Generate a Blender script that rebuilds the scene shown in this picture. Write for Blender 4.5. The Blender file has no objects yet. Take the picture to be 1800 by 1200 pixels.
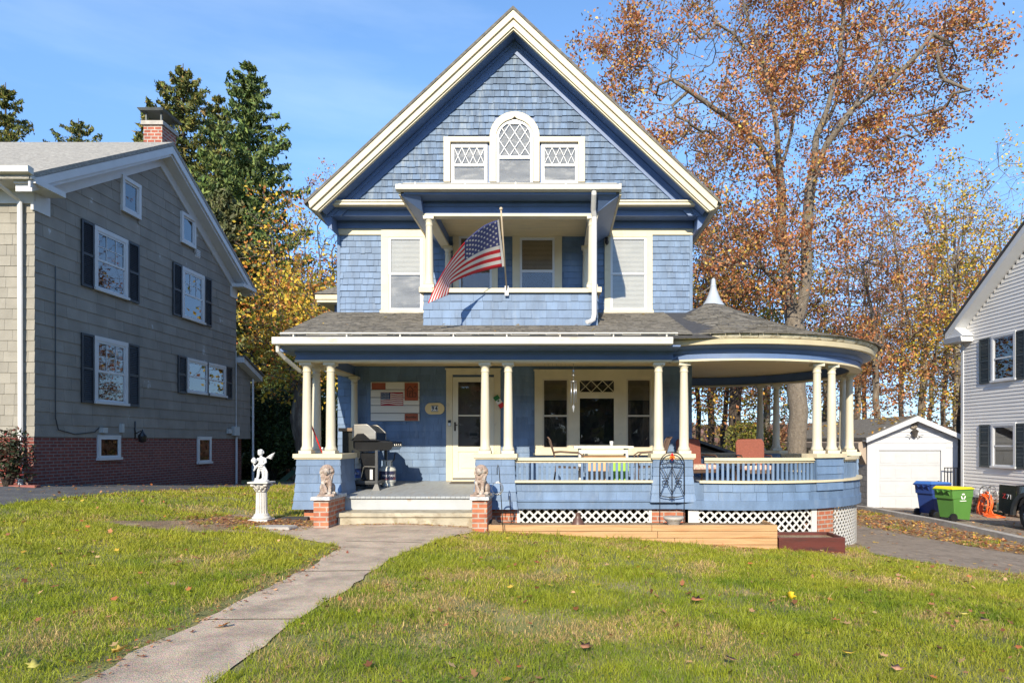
import bpy, bmesh, math, random
import numpy as np
from mathutils import Vector, Matrix
R=math.radians
scene=bpy.context.scene
COL=scene.collection
# ------------------------------------------------------------------ camera
F=1200.0; PX=978.0; PY=776.0; EYE=1.4      # focal length / principal point in photo pixels, eye height
cd=bpy.data.cameras.new("camera"); cam=bpy.data.objects.new("camera",cd); COL.objects.link(cam)
cam.location=(0,0,EYE); cam.rotation_euler=(R(90),0,0)
cd.sensor_width=36; cd.lens=24; cd.shift_x=-0.0433; cd.shift_y=0.0978
cd.clip_start=0.05; cd.clip_end=3000
scene.camera=cam
# ------------------------------------------------------------------ light
SUN_DIR=Vector((0.13,1.0,-0.53)).normalized()
w=bpy.data.worlds.new("World"); scene.world=w; w.use_nodes=True
nt=w.node_tree; nt.nodes.clear()
o=nt.nodes.new('ShaderNodeOutputWorld'); bg=nt.nodes.new('ShaderNodeBackground')
sky=nt.nodes.new('ShaderNodeTexSky'); sky.sky_type='NISHITA'; sky.sun_disc=False
sky.sun_elevation=math.asin(-SUN_DIR.z); sky.sun_rotation=R(180+7.4)
sky.air_density=1.0; sky.dust_density=0.1; sky.ozone_density=3.2; sky.altitude=150
bg.inputs['Strength'].default_value=0.15
# thin high cloud, part of the sky itself
tc=nt.nodes.new('ShaderNodeTexCoord'); mp=nt.nodes.new('ShaderNodeMapping'); mp.inputs['Scale'].default_value=(1.0,1.0,5.0)
nz=nt.nodes.new('ShaderNodeTexNoise'); nz.inputs['Scale'].default_value=1.6; nz.inputs['Detail'].default_value=6; nz.inputs['Roughness'].default_value=.55
cr=nt.nodes.new('ShaderNodeValToRGB'); cr.color_ramp.elements[0].position=.50; cr.color_ramp.elements[1].position=.95
cr.color_ramp.elements[0].color=(0,0,0,1); cr.color_ramp.elements[1].color=(.30,.30,.30,1)
mx=nt.nodes.new('ShaderNodeMixRGB'); mx.inputs['Color2'].default_value=(5.5,6.3,7.4,1)
nt.links.new(tc.outputs['Generated'],mp.inputs[0]); nt.links.new(mp.outputs[0],nz.inputs['Vector']); nt.links.new(nz.outputs[0],cr.inputs[0])
hs=nt.nodes.new('ShaderNodeHueSaturation'); hs.inputs['Saturation'].default_value=1.08; hs.inputs['Value'].default_value=1.27; nt.links.new(sky.outputs[0],hs.inputs['Color'])
sx=nt.nodes.new('ShaderNodeSeparateXYZ'); nt.links.new(tc.outputs['Generated'],sx.inputs[0])
hr=nt.nodes.new('ShaderNodeValToRGB'); hr.color_ramp.elements[0].position=0.0; hr.color_ramp.elements[0].color=(.34,.44,.68,1); hr.color_ramp.elements[1].position=.42; hr.color_ramp.elements[1].color=(1,1,1,1); nt.links.new(sx.outputs[2],hr.inputs[0])
mh=nt.nodes.new('ShaderNodeMixRGB'); mh.blend_type='MULTIPLY'; mh.inputs['Fac'].default_value=1; nt.links.new(hs.outputs[0],mh.inputs['Color1']); nt.links.new(hr.outputs[0],mh.inputs['Color2'])
nt.links.new(cr.outputs[0],mx.inputs['Fac']); nt.links.new(mh.outputs[0],mx.inputs['Color1']); nt.links.new(mx.outputs[0],bg.inputs['Color'])
nt.links.new(bg.outputs[0],o.inputs['Surface'])
sl=bpy.data.lights.new("sun",'SUN'); sl.energy=4.7; sl.angle=R(0.5); sl.color=(1.0,0.89,0.70)
so=bpy.data.objects.new("sun",sl); COL.objects.link(so); so.rotation_euler=SUN_DIR.to_track_quat('-Z','Y').to_euler(); so.location=(-5,-30,20)
vs=scene.view_settings; vs.view_transform='Standard'; vs.look='None'; vs.exposure=0.60; vs.gamma=1; vs.use_curve_mapping=False

# ------------------------------------------------------------------ materials
MC={}
def newmat(name):
    m=bpy.data.materials.new(name); m.use_nodes=True; n=m.node_tree; n.nodes.clear()
    out=n.nodes.new('ShaderNodeOutputMaterial'); b=n.nodes.new('ShaderNodeBsdfPrincipled'); n.links.new(b.outputs[0],out.inputs[0])
    MC[name]=m
    return m,n,b
def sc(c,f): return (min(1,c[0]*f),min(1,c[1]*f),min(1,c[2]*f),1)
def M(name,c,rough=.6,var=.12,scale=6,bump=.15,bscale=30,metal=0,island=0,stretch=(1,1,1),c2=None,c2pos=(.55,.62),c2scale=3,dist=.005,spec=.5):
    """paint/stone/wood: base colour broken up by noise, optional per-piece variation, optional patches of a second colour"""
    if name in MC: return MC[name]
    m,n,b=newmat(name); L=n.links.new
    t=n.nodes.new('ShaderNodeTexCoord'); mp=n.nodes.new('ShaderNodeMapping'); mp.inputs['Scale'].default_value=stretch
    L(t.outputs['Object'],mp.inputs[0])
    nz=n.nodes.new('ShaderNodeTexNoise'); nz.inputs['Scale'].default_value=scale; nz.inputs['Detail'].default_value=5; L(mp.outputs[0],nz.inputs['Vector'])
    r=n.nodes.new('ShaderNodeValToRGB'); r.color_ramp.elements[0].position=.3; r.color_ramp.elements[1].position=.7
    r.color_ramp.elements[0].color=sc(c,1-var); r.color_ramp.elements[1].color=sc(c,1+var); L(nz.outputs[0],r.inputs[0])
    col=r.outputs[0]
    if island:
        g=n.nodes.new('ShaderNodeNewGeometry'); h=n.nodes.new('ShaderNodeHueSaturation')
        a=n.nodes.new('ShaderNodeMath'); a.operation='MULTIPLY_ADD'; a.inputs[1].default_value=island*2; a.inputs[2].default_value=1-island
        L(g.outputs['Random Per Island'],a.inputs[0]); L(a.outputs[0],h.inputs['Value']); L(col,h.inputs['Color']); col=h.outputs[0]
    if c2:
        n2=n.nodes.new('ShaderNodeTexNoise'); n2.inputs['Scale'].default_value=c2scale; n2.inputs['Detail'].default_value=7; n2.inputs['Roughness'].default_value=.62; L(mp.outputs[0],n2.inputs['Vector'])
        r2=n.nodes.new('ShaderNodeValToRGB'); r2.color_ramp.elements[0].position=c2pos[0]; r2.color_ramp.elements[1].position=c2pos[1]; L(n2.outputs[0],r2.inputs[0])
        x=n.nodes.new('ShaderNodeMixRGB'); x.inputs['Color2'].default_value=(*c2,1); L(r2.outputs[0],x.inputs['Fac']); L(col,x.inputs['Color1']); col=x.outputs[0]
    L(col,b.inputs['Base Color'])
    b.inputs['Roughness'].default_value=rough; b.inputs['Metallic'].default_value=metal; b.inputs['Specular IOR Level'].default_value=spec
    if bump:
        n3=n.nodes.new('ShaderNodeTexNoise'); n3.inputs['Scale'].default_value=bscale; n3.inputs['Detail'].default_value=4; L(mp.outputs[0],n3.inputs['Vector'])
        bp=n.nodes.new('ShaderNodeBump'); bp.inputs['Strength'].default_value=bump; bp.inputs['Distance'].default_value=dist*4; L(n3.outputs[0],bp.inputs['Height']); L(bp.outputs[0],b.inputs['Normal'])
    return m
def brick(name,c1,c2,mortar,bw=.21,bh=.075,ms=.012,rough=.85):
    if name in MC: return MC[name]
    m,n,b=newmat(name); L=n.links.new
    t=n.nodes.new('ShaderNodeTexCoord'); s=n.nodes.new('ShaderNodeSeparateXYZ'); L(t.outputs['Object'],s.inputs[0])
    a=n.nodes.new('ShaderNodeMath'); a.operation='ADD'; L(s.outputs[0],a.inputs[0]); L(s.outputs[1],a.inputs[1])
    cb=n.nodes.new('ShaderNodeCombineXYZ'); L(a.outputs[0],cb.inputs[0]); L(s.outputs[2],cb.inputs[1])
    k=n.nodes.new('ShaderNodeTexBrick'); L(cb.outputs[0],k.inputs['Vector']); k.inputs['Scale'].default_value=1
    k.inputs['Brick Width'].default_value=bw; k.inputs['Row Height'].default_value=bh; k.inputs['Mortar Size'].default_value=ms; k.inputs['Mortar Smooth'].default_value=.15
    k.inputs['Color1'].default_value=(*c1,1); k.inputs['Color2'].default_value=(*c2,1); k.inputs['Mortar'].default_value=(*mortar,1)
    nz=n.nodes.new('ShaderNodeTexNoise'); nz.inputs['Scale'].default_value=9; nz.inputs['Detail'].default_value=6; L(t.outputs['Object'],nz.inputs['Vector'])
    r=n.nodes.new('ShaderNodeValToRGB'); r.color_ramp.elements[0].position=.3; r.color_ramp.elements[1].position=.75
    r.color_ramp.elements[0].color=(.68,.68,.7,1); r.color_ramp.elements[1].color=(1.1,1.08,1.05,1); L(nz.outputs[0],r.inputs[0])
    x=n.nodes.new('ShaderNodeMixRGB'); x.blend_type='MULTIPLY'; x.inputs['Fac'].default_value=1; L(k.outputs[0],x.inputs[1]); L(r.outputs[0],x.inputs[2])
    L(x.outputs[0],b.inputs['Base Color']); b.inputs['Roughness'].default_value=rough
    bp=n.nodes.new('ShaderNodeBump'); bp.inputs['Strength'].default_value=.6; bp.inputs['Distance'].default_value=-.01; L(k.outputs['Fac'],bp.inputs['Height']); L(bp.outputs[0],b.inputs['Normal'])
    return m
def leafmat(name,trans=.35,rough=.5):
    if name in MC: return MC[name]
    m,n,b=newmat(name); L=n.links.new
    at=n.nodes.new('ShaderNodeAttribute'); at.attribute_name='Col'
    b.inputs['Roughness'].default_value=rough; L(at.outputs['Color'],b.inputs['Base Color']); b.inputs['Specular IOR Level'].default_value=.3
    tr=n.nodes.new('ShaderNodeBsdfTranslucent'); L(at.outputs['Color'],tr.inputs['Color'])
    mx=n.nodes.new('ShaderNodeMixShader'); mx.inputs[0].default_value=trans
    out=[q for q in n.nodes if q.type=='OUTPUT_MATERIAL'][0]
    L(b.outputs[0],mx.inputs[1]); L(tr.outputs[0],mx.inputs[2]); L(mx.outputs[0],out.inputs[0])
    return m
def glassmat(name,tint=(1,1,1),refl=.0,wav=.006):
    """window pane: see-through with a sky reflection, slightly wavy"""
    if name in MC: return MC[name]
    m,n,b=newmat(name); L=n.links.new; n.nodes.remove(b)
    out=[q for q in n.nodes if q.type=='OUTPUT_MATERIAL'][0]
    t=n.nodes.new('ShaderNodeBsdfTransparent'); t.inputs[0].default_value=(*tint,1)
    g=n.nodes.new('ShaderNodeBsdfGlossy'); g.inputs['Roughness'].default_value=.02
    fr=n.nodes.new('ShaderNodeFresnel'); fr.inputs[0].default_value=1.5
    a=n.nodes.new('ShaderNodeMath'); a.operation='MULTIPLY_ADD'; a.inputs[1].default_value=1.15; a.inputs[2].default_value=refl; a.use_clamp=True; L(fr.outputs[0],a.inputs[0])
    mx=n.nodes.new('ShaderNodeMixShader'); L(a.outputs[0],mx.inputs[0]); L(t.outputs[0],mx.inputs[1]); L(g.outputs[0],mx.inputs[2]); L(mx.outputs[0],out.inputs[0])
    tc=n.nodes.new('ShaderNodeTexCoord'); nz=n.nodes.new('ShaderNodeTexNoise'); nz.inputs['Scale'].default_value=2.0; L(tc.outputs['Object'],nz.inputs['Vector'])
    bp=n.nodes.new('ShaderNodeBump'); bp.inputs['Strength'].default_value=.4; bp.inputs['Distance'].default_value=wav; L(nz.outputs[0],bp.inputs['Height']); L(bp.outputs[0],g.inputs['Normal'])
    return m

BLUE_SH=M('blue shingle paint',(.116,.184,.298),.6,.17,5,.25,25,island=.13,stretch=(1,1,.35),c2=(.19,.25,.34),c2pos=(.56,.80),c2scale=6)
BLUE_GAB=M('weathered blue gable shingle paint',(.102,.158,.250),.65,.25,7,.35,25,island=.20,stretch=(1.6,1.6,.3),c2=(.23,.28,.34),c2pos=(.52,.74),c2scale=5)
BLUE_TR=M('blue trim paint',(.092,.152,.30),.5,.09,3,.08,20,c2=(.12,.19,.32),c2pos=(.62,.8),c2scale=2)
CREAM=M('cream trim paint',(.61,.53,.365),.5,.08,3,.12,25,c2=(.42,.35,.24),c2pos=(.60,.80),c2scale=3.5)
CREAM_COL=M('cream column paint',(.58,.53,.41),.45,.08,2.5,.05,25,c2=(.44,.38,.28),c2pos=(.66,.84),c2scale=3,stretch=(1,1,.3))
WHITE=M('white paint',(.58,.575,.57),.45,.05,4,.06,30,c2=(.60,.59,.56),c2pos=(.66,.85),c2scale=3)
WHITE_V=M('white vinyl sash',(.60,.61,.62),.4,.03,4,0)
GUTTER=M('white gutter metal',(.58,.56,.50),.4,.06,3,.05,20,c2=(.36,.30,.23),c2pos=(.58,.78),c2scale=4,stretch=(.5,1,2))
ROOFM=M('grey asphalt shingle',(.125,.115,.10),.95,.25,9,.6,140,island=.45,c2=(.22,.20,.165),c2pos=(.45,.72),c2scale=12,dist=.004)
DARKROOF=M('dark roof edge',(.05,.05,.055),.9,.2,9,.3,60)
GREYDECK=M('grey deck paint',(.33,.35,.36),.55,.10,4,.1,20,c2=(.30,.24,.17),c2pos=(.58,.72),c2scale=3,stretch=(4,.6,1))
BRICK=brick('red orange brick',(.42,.12,.06),(.50,.18,.09),(.42,.34,.28))
BRICK_D=brick('dark red brick',(.19,.045,.034),(.27,.068,.045),(.26,.22,.20),bw=.21,bh=.068,ms=.009)
CONC=M('pale concrete',(.40,.37,.33),.9,.15,9,.5,70,c2=(.25,.22,.18),c2pos=(.5,.75),c2scale=4)
LATT=M('white lattice paint',(.58,.57,.54),.6,.05,5,.1,30)
BLACK=M('black painted metal',(.018,.018,.02),.35,.2,8,.05,30)
DARK=M('dark interior',(.028,.024,.022),.8,.5,1.3,0)
GLASS=glassmat('window glass',(1,1,1),.0)
GLASS_D=glassmat('shaded window glass',(.85,.85,.85),.0)

# ------------------------------------------------------------------ mesh helpers
class MB:
    def __init__(s): s.v=[]; s.f=[]; s.m=[]; s.sm=[]; s.cur=0; s.smooth=False
    def add(s,vs,fs):
        k=len(s.v); s.v+= [tuple(a) for a in vs]
        for f in fs: s.f.append([i+k for i in f]); s.m.append(s.cur); s.sm.append(s.smooth)
    def box(s,x0,x1,y0,y1,z0,z1):
        s.add([(x0,y0,z0),(x1,y0,z0),(x1,y1,z0),(x0,y1,z0),(x0,y0,z1),(x1,y0,z1),(x1,y1,z1),(x0,y1,z1)],
              [(0,3,2,1),(4,5,6,7),(0,1,5,4),(1,2,6,5),(2,3,7,6),(3,0,4,7)])
    def hexa(s,p): # 4 bottom, 4 top
        s.add(p,[(0,3,2,1),(4,5,6,7),(0,1,5,4),(1,2,6,5),(2,3,7,6),(3,0,4,7)])
    def pbox(s,P,u0,u1,v0,v1,n0,n1):
        s.hexa([P(u0,v0,n1),P(u1,v0,n1),P(u1,v0,n0),P(u0,v0,n0),P(u0,v1,n1),P(u1,v1,n1),P(u1,v1,n0),P(u0,v1,n0)])
    def prism(s,poly,fn,a,b):
        """poly 2-D, fn(p,t) -> 3-D, extruded from a to b"""
        n=len(poly); s.add([fn(p,a) for p in poly]+[fn(p,b) for p in poly],
            [tuple(range(n-1,-1,-1)),tuple(range(n,2*n))]+[(i,(i+1)%n,(i+1)%n+n,i+n) for i in range(n)])
    def tube(s,pts,rad,n=8,cap=True,flat=None):
        pts=[Vector(p) for p in pts]; k=len(pts)
        if not hasattr(rad,'__len__'): rad=[rad]*k
        vs=[]; up=Vector((0,0,1))
        prev=None
        for i,p in enumerate(pts):
            d=(pts[min(i+1,k-1)]-pts[max(i-1,0)])
            if d.length<1e-9: d=Vector((0,0,1))
            d.normalize()
            if prev is None:
                a=d.cross(up)
                if a.length<.05: a=d.cross(Vector((1,0,0)))
            else:
                a=prev-d*prev.dot(d)
                if a.length<.01: a=d.cross(up)
            a.normalize(); b=d.cross(a); prev=a
            for j in range(n):
                t=2*math.pi*j/n; vs.append(p+(a*math.cos(t)+b*math.sin(t)*(flat or 1))*rad[i])
        fs=[]
        for i in range(k-1):
            for j in range(n): fs.append((i*n+j,i*n+(j+1)%n,(i+1)*n+(j+1)%n,(i+1)*n+j))
        if cap: fs+= [tuple(range(n-1,-1,-1)),tuple(range((k-1)*n,k*n))]
        s.add(vs,fs)
    def lathe(s,prof,c=(0,0,0),n=20):
        """prof: list of (r,z)"""
        vs=[]; fs=[]; k=len(prof)
        for r,z in prof:
            for j in range(n):
                t=2*math.pi*j/n; vs.append((c[0]+r*math.cos(t),c[1]+r*math.sin(t),c[2]+z))
        for i in range(k-1):
            for j in range(n): fs.append((i*n+j,i*n+(j+1)%n,(i+1)*n+(j+1)%n,(i+1)*n+j))
        fs+= [tuple(range(n-1,-1,-1)),tuple(range((k-1)*n,k*n))]
        s.add(vs,fs)
    def ball(s,c,r,n=12,m=8,rot=None):
        if not hasattr(r,'__len__'): r=(r,r,r)
        vs=[];fs=[]
        for i in range(m+1):
            ph=math.pi*i/m
            for j in range(n):
                t=2*math.pi*j/n; v=Vector((r[0]*math.sin(ph)*math.cos(t),r[1]*math.sin(ph)*math.sin(t),r[2]*math.cos(ph)))
                if rot: v=rot@v
                vs.append(Vector(c)+v)
        for i in range(m):
            for j in range(n): fs.append((i*n+j,(i+1)*n+j,(i+1)*n+(j+1)%n,i*n+(j+1)%n))
        s.add(vs,fs)
    def build(s,name,mat,parent=None,local=False,recalc=True,bevel=0):
        me=bpy.data.meshes.new(name)
        off=Vector((0,0,0))
        if parent is not None and not local:
            q=parent
            while q is not None: off+=Vector(q.location); q=q.parent
        v=[(a[0]-off.x,a[1]-off.y,a[2]-off.z) for a in s.v]
        me.from_pydata(v,[],s.f)
        for mm in (mat if isinstance(mat,(list,tuple)) else [mat]): me.materials.append(mm)
        me.polygons.foreach_set('material_index',s.m); me.polygons.foreach_set('use_smooth',s.sm)
        if recalc:
            bm=bmesh.new(); bm.from_mesh(me); bmesh.ops.recalc_face_normals(bm,faces=bm.faces); bm.to_mesh(me); bm.free()
        me.update()
        ob=bpy.data.objects.new(name,me); COL.objects.link(ob)
        if parent is not None: ob.parent=parent
        if bevel:
            b=ob.modifiers.new('bevel','BEVEL'); b.width=bevel; b.segments=2; b.limit_method='ANGLE'; b.angle_limit=R(50)
        return ob
def tag(o,label=None,cat=None,group=None,kind=None):
    if label: o['label']=label
    if cat: o['category']=cat
    if group: o['group']=group
    if kind: o['kind']=kind
    return o
def thing(name,loc,label,cat,group=None,rz=0):
    o=bpy.data.objects.new(name,None); COL.objects.link(o); o.location=loc; o.rotation_euler=(0,0,rz); o.empty_display_size=.2
    return tag(o,label,cat,group)
def copy_tree(o,parent=None):
    c=o.copy(); COL.objects.link(c); c.parent=parent
    for ch in list(o.children): copy_tree(ch,c)
    return c
def plane(o,u,n):
    o=Vector(o);u=Vector(u);n=Vector(n);z=Vector((0,0,1))
    return lambda a,b,c: o+u*a+z*b+n*c
def smooth(ob):
    for p in ob.data.polygons: p.use_smooth=True
def np_mesh(name,V,Fc,mat,parent=None,col=None,kind=None):
    """V (N,3), Fc (M,k) uniform polygons, col (N,3)"""
    me=bpy.data.meshes.new(name); N=len(V); Mf,k=Fc.shape
    me.vertices.add(N); me.vertices.foreach_set('co',np.ascontiguousarray(V,dtype=np.float32).ravel())
    me.loops.add(Mf*k); me.loops.foreach_set('vertex_index',np.ascontiguousarray(Fc,dtype=np.int32).ravel())
    me.polygons.add(Mf); me.polygons.foreach_set('loop_start',np.arange(0,Mf*k,k,dtype=np.int32)); 
    try: me.polygons.foreach_set('loop_total',np.full(Mf,k,dtype=np.int32))
    except Exception: pass
    if col is not None:
        a=me.color_attributes.new('Col','FLOAT_COLOR','POINT'); c4=np.ones((N,4),dtype=np.float32); c4[:,:3]=col; a.data.foreach_set('color',c4.ravel())
    me.materials.append(mat); me.update(); me.validate()
    ob=bpy.data.objects.new(name,me); COL.objects.link(ob)
    if parent is not None: ob.parent=parent
    if kind: ob['kind']=kind
    return ob
def leaf_mesh(name,C,S,colr,mat,parent=None,seed=0,flat=0,droop=0,aspect=.62,kind=None,lobed=False):
    """one small folded leaf face pair per centre"""
    rs=np.random.RandomState(seed); n=len(C)
    d=rs.normal(size=(n,3)); d[:,2]=d[:,2]*(1-flat)-droop; d/=np.linalg.norm(d,axis=1)[:,None]
    if flat: nn=np.stack([rs.normal(0,.35*(1.3-flat),n),rs.normal(0,.35*(1.3-flat),n),np.ones(n)],1)
    else: nn=rs.normal(size=(n,3))
    s=np.cross(d,nn); s/=np.linalg.norm(s,axis=1)[:,None]+1e-9; nn=np.cross(s,d)
    S=S[:,None]
    if lobed:
        sh=[(0,-.55,0),(.55,-.35,.10),(.38,-.02,.03),(.72,.30,.16),(.28,.36,.04),(0,.95,.12),(-.28,.36,.04),(-.72,.30,.16),(-.38,-.02,.03),(-.55,-.35,.10)]
        V=np.stack([C+s*S*a+d*S*b+nn*S*c*1.6 for a,b,c in sh],1).reshape(-1,3)
        Fc=(np.arange(n)[:,None]*10+np.array([0,1,2,3,4,5,6,7,8,9])[None]); k=10
    else:
        sh=[(0,-1,0),(aspect,0,.22),(0,1,0),(-aspect,0,.22)]
        V=np.stack([C+s*S*a+d*S*b+nn*S*c for a,b,c in sh],1).reshape(-1,3)
        Fc=np.arange(n*4).reshape(n,4); k=4
    return np_mesh(name,V,Fc,mat,parent,np.repeat(colr,k,axis=0),kind)
def pick(pal,n,rs,jit=.18):
    pal=np.array(pal); wts=pal[:,3]/pal[:,3].sum(); i=rs.choice(len(pal),n,p=wts)
    return np.clip(pal[i,:3]*(1+rs.normal(0,jit,(n,1)))*(1+rs.normal(0,.05,(n,3))),0,1)
def vnoise(x,y,seed=0):
    """smooth value noise, numpy"""
    xi=np.floor(x).astype(int); yi=np.floor(y).astype(int); fx=x-xi; fy=y-yi; fx=fx*fx*(3-2*fx); fy=fy*fy*(3-2*fy)
    def h(a,b):
        n=(a*374761393+b*668265263+seed*1442695041)&0x7fffffff; n=((n^(n>>13))*1274126177)&0x7fffffff; return ((n^(n>>16))&0xffff)/65535.
    return (h(xi,yi)*(1-fx)+h(xi+1,yi)*fx)*(1-fy)+(h(xi,yi+1)*(1-fx)+h(xi+1,yi+1)*fx)*fy
def fbm(x,y,s,seed=0): return .5*vnoise(x/s,y/s,seed)+.3*vnoise(x/s*2.1,y/s*2.1,seed+7)+.2*vnoise(x/s*4.7,y/s*4.7,seed+13)
def shingles(mb,P,v0,v1,ex,lo,hi,wmin,wmax,th,rng,holes=(),jit=.004,gap=.004):
    """courses of overlapping wedge-shaped shingles on the surface P(u,v,n)"""
    v=v0
    while v<v1-1e-4:
        vt=min(v+ex,v1); a=min(lo(v),lo(vt))if callable(lo) else lo; b=max(hi(v),hi(vt)) if callable(hi) else hi
        u=a-rng.random()*wmin*.8
        while u<b:
            wd=rng.uniform(wmin,wmax); ua=max(u,a); ub=min(u+wd-gap,b); u+=wd
            if ub-ua<.02: continue
            skip=False
            for h in holes:
                if v<h[3] and vt>h[2]:
                    if ua<h[0]<ub: ub=h[0]
                    elif ua<h[1]<ub: ua=h[1]
                    elif ua>=h[0] and ub<=h[1]: skip=True
            if skip or ub-ua<.02: continue
            if callable(lo):
                # trim the corners of the course to the sloping edge
                bl=max(ua,lo(v)); tl=max(ua,lo(vt)); br=min(ub,hi(v)); tr=min(ub,hi(vt))
                if br-bl<.015 or tr-tl<.0: continue
            else: bl=tl=ua; br=tr=ub
            cu=(bl+br)/2; cv=(v+vt)/2
            j=rng.uniform(-jit,jit); t=th*rng.uniform(.75,1.2); vb=v+j
            mb.hexa([P(bl,vb,t),P(br,vb+rng.uniform(-jit,jit)*.4,t),P(br,vb,0),P(bl,vb,0),P(tl,vt+.006,.003),P(tr,vt+.006,.003),P(tr,vt+.006,0),P(tl,vt+.006,0)])
        v+=ex
def text_mesh(s,size,name,mat,parent,loc,rot,local=True,ext=.001,sx=1,bold=0):
    c=bpy.data.curves.new(name,'FONT'); c.body=s; c.size=size; c.align_x='CENTER'; c.align_y='CENTER'; c.extrude=ext; c.resolution_u=3; c.offset=bold
    t=bpy.data.objects.new(name,c); COL.objects.link(t); bpy.context.view_layer.update()
    me=bpy.data.meshes.new_from_object(t.evaluated_get(bpy.context.evaluated_depsgraph_get()))
    COL.objects.unlink(t); bpy.data.objects.remove(t)
    Mx=Matrix.Translation(Vector(loc))@rot.to_4x4()@Matrix.Diagonal((sx,1,1,1)); me.transform(Mx)
    me.materials.clear(); me.materials.append(mat); me.name=name
    ob=bpy.data.objects.new(name,me); COL.objects.link(ob); ob.parent=parent
    return ob
ROT_F=Matrix.Rotation(R(90),3,'X')      # text that faces -y

# ------------------------------------------------------------------ terrain
TP=np.array([(-1,10.6,0),(-3.5,10.7,.06),(-2.4,10.8,.08),(1.2,10.6,-.13),(3.4,10.6,-.28),(4.5,10.6,-.34),(5.4,12.3,-.46),(-4.75,11,.12),(-4.6,14,.1),
 (-8.5,10.3,.45),(-8.5,15,.33),(-8.8,20,.1),(-10.3,13.5,.53),(-10.3,17.7,.28),(-10.3,22,.02),(0,4,-.12),(-4,4,-.02),(4,4,-.3),(-3,7,-.0),(3,7,-.2),
 (7,10,-.56),(8,12,-.62),(8,17.4,-.78),(10,14.5,-.78),(10,18,-.76),(10,22,-.82),(12,19,-.84),(12,16,-.77),(14,23.5,-1.0),(12,24.4,-.96),(16,26,-1.1),
 (5,18,-.8),(4,22,-1.),(-6,16,.12),(-6,20,0),(-6,26,-.2),(0,30,-1.),(15,36,-1.5),(-20,35,-.5),(0,60,-2.5),(50,60,-3),(-50,60,-2),(8,4,-.7),(-8,4,.2),(-10,8,.5),
 (0,-8,-.4),(30,-8,-1),(-30,-8,.6),(-30,20,.4),(40,25,-1.6),(-14,12,.75)],float)
def _k(r2): return .5*r2*np.log(r2+1e-9)
NTP=len(TP); _A=np.zeros((NTP+3,NTP+3)); _d=((TP[:,None,:2]-TP[None,:,:2])**2).sum(2); _A[:NTP,:NTP]=_k(_d)+np.eye(NTP)*.02
_A[:NTP,NTP]=1; _A[:NTP,NTP+1:]=TP[:,:2]; _A[NTP,:NTP]=1; _A[NTP+1:,:NTP]=TP[:,:2].T
WTP=np.linalg.solve(_A,np.concatenate([TP[:,2],[0,0,0]]))
def HZ(x,y):
    x=np.clip(np.atleast_1d(np.asarray(x,float)),-50,50); y=np.clip(np.atleast_1d(np.asarray(y,float)),-8,60)
    out=np.empty(len(x))
    for a in range(0,len(x),20000):
        xx=x[a:a+20000]; yy=y[a:a+20000]; d=(xx[:,None]-TP[None,:,0])**2+(yy[:,None]-TP[None,:,1])**2
        out[a:a+20000]=_k(d)@WTP[:NTP]+WTP[NTP]+WTP[NTP+1]*xx+WTP[NTP+2]*yy
    return out
def hz(x,y): return float(HZ([x],[y])[0])
_gx=np.arange(-52,52.01,.5); _gy=np.arange(-9,61,.5); _GX,_GY=np.meshgrid(_gx,_gy); _GZ=HZ(_GX.ravel(),_GY.ravel()).reshape(_GX.shape)
def HG(x,y):
    """fast bilinear ground height"""
    fx=np.clip((np.asarray(x,float)+52)/.5,0,len(_gx)-1.001); fy=np.clip((np.asarray(y,float)+9)/.5,0,len(_gy)-1.001); i=fx.astype(int); j=fy.astype(int); fx=fx-i; fy=fy-j
    return (_GZ[j,i]*(1-fx)+_GZ[j,i+1]*fx)*(1-fy)+(_GZ[j+1,i]*(1-fx)+_GZ[j+1,i+1]*fx)*fy
def gp(px,py):
    """where the sight line through photo pixel (px,py) meets the ground"""
    a=1.0; b=80.0
    f=lambda d: EYE-(py-PY)*d/F-hz((px-PX)*d/F,d)
    d=1.0
    while d<80 and f(d)>0: d+=.25
    a=d-.25;b=d
    for _ in range(25):
        m=(a+b)/2
        if f(m)>0: a=m
        else: b=m
    return ((px-PX)*a/F,a)
def inpoly(x,y,poly):
    x=np.asarray(x);y=np.asarray(y); c=np.zeros(x.shape,bool); n=len(poly)
    for i in range(n):
        x1,y1=poly[i];x2,y2=poly[(i+1)%n]
        t=((y1>y)!=(y2>y))&(x<(x2-x1)*(y-y1)/((y2-y1) if y2!=y1 else 1e-9)+x1); c^=t
    return c
rng=random.Random(7)
# ================================================================== SETTING
def grid_mesh(xs,ys,zf,name,mat,col=None):
    X,Y=np.meshgrid(xs,ys); Z=zf(X.ravel(),Y.ravel()); V=np.stack([X.ravel(),Y.ravel(),Z],1); nx=len(xs);ny=len(ys)
    i=np.arange(ny-1)[:,None]*nx+np.arange(nx-1)[None]; Fc=np.stack([i,i+1,i+nx+1,i+nx],-1).reshape(-1,4)
    ob=np_mesh(name,V,Fc,mat,col=col(X.ravel(),Y.ravel()) if col else None); ob['kind']='structure'; smooth(ob); return ob
xs=np.concatenate([[-900,-500,-250,-120,-80],np.arange(-52,52.01,.5),[80,120,250,500,900]])
ys=np.concatenate([[-300,-100,-40,-20],np.arange(-9,61,.5),[80,120,250,500,1200]])
SOIL=M('lawn soil and thatch',(.17,.17,.05),.95,.35,1.2,.6,60,c2=(.32,.26,.12),c2pos=(.5,.66),c2scale=1.6,dist=.01)
grid_mesh(xs,ys,lambda x,y:HG(x,y),'ground',SOIL)
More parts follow.
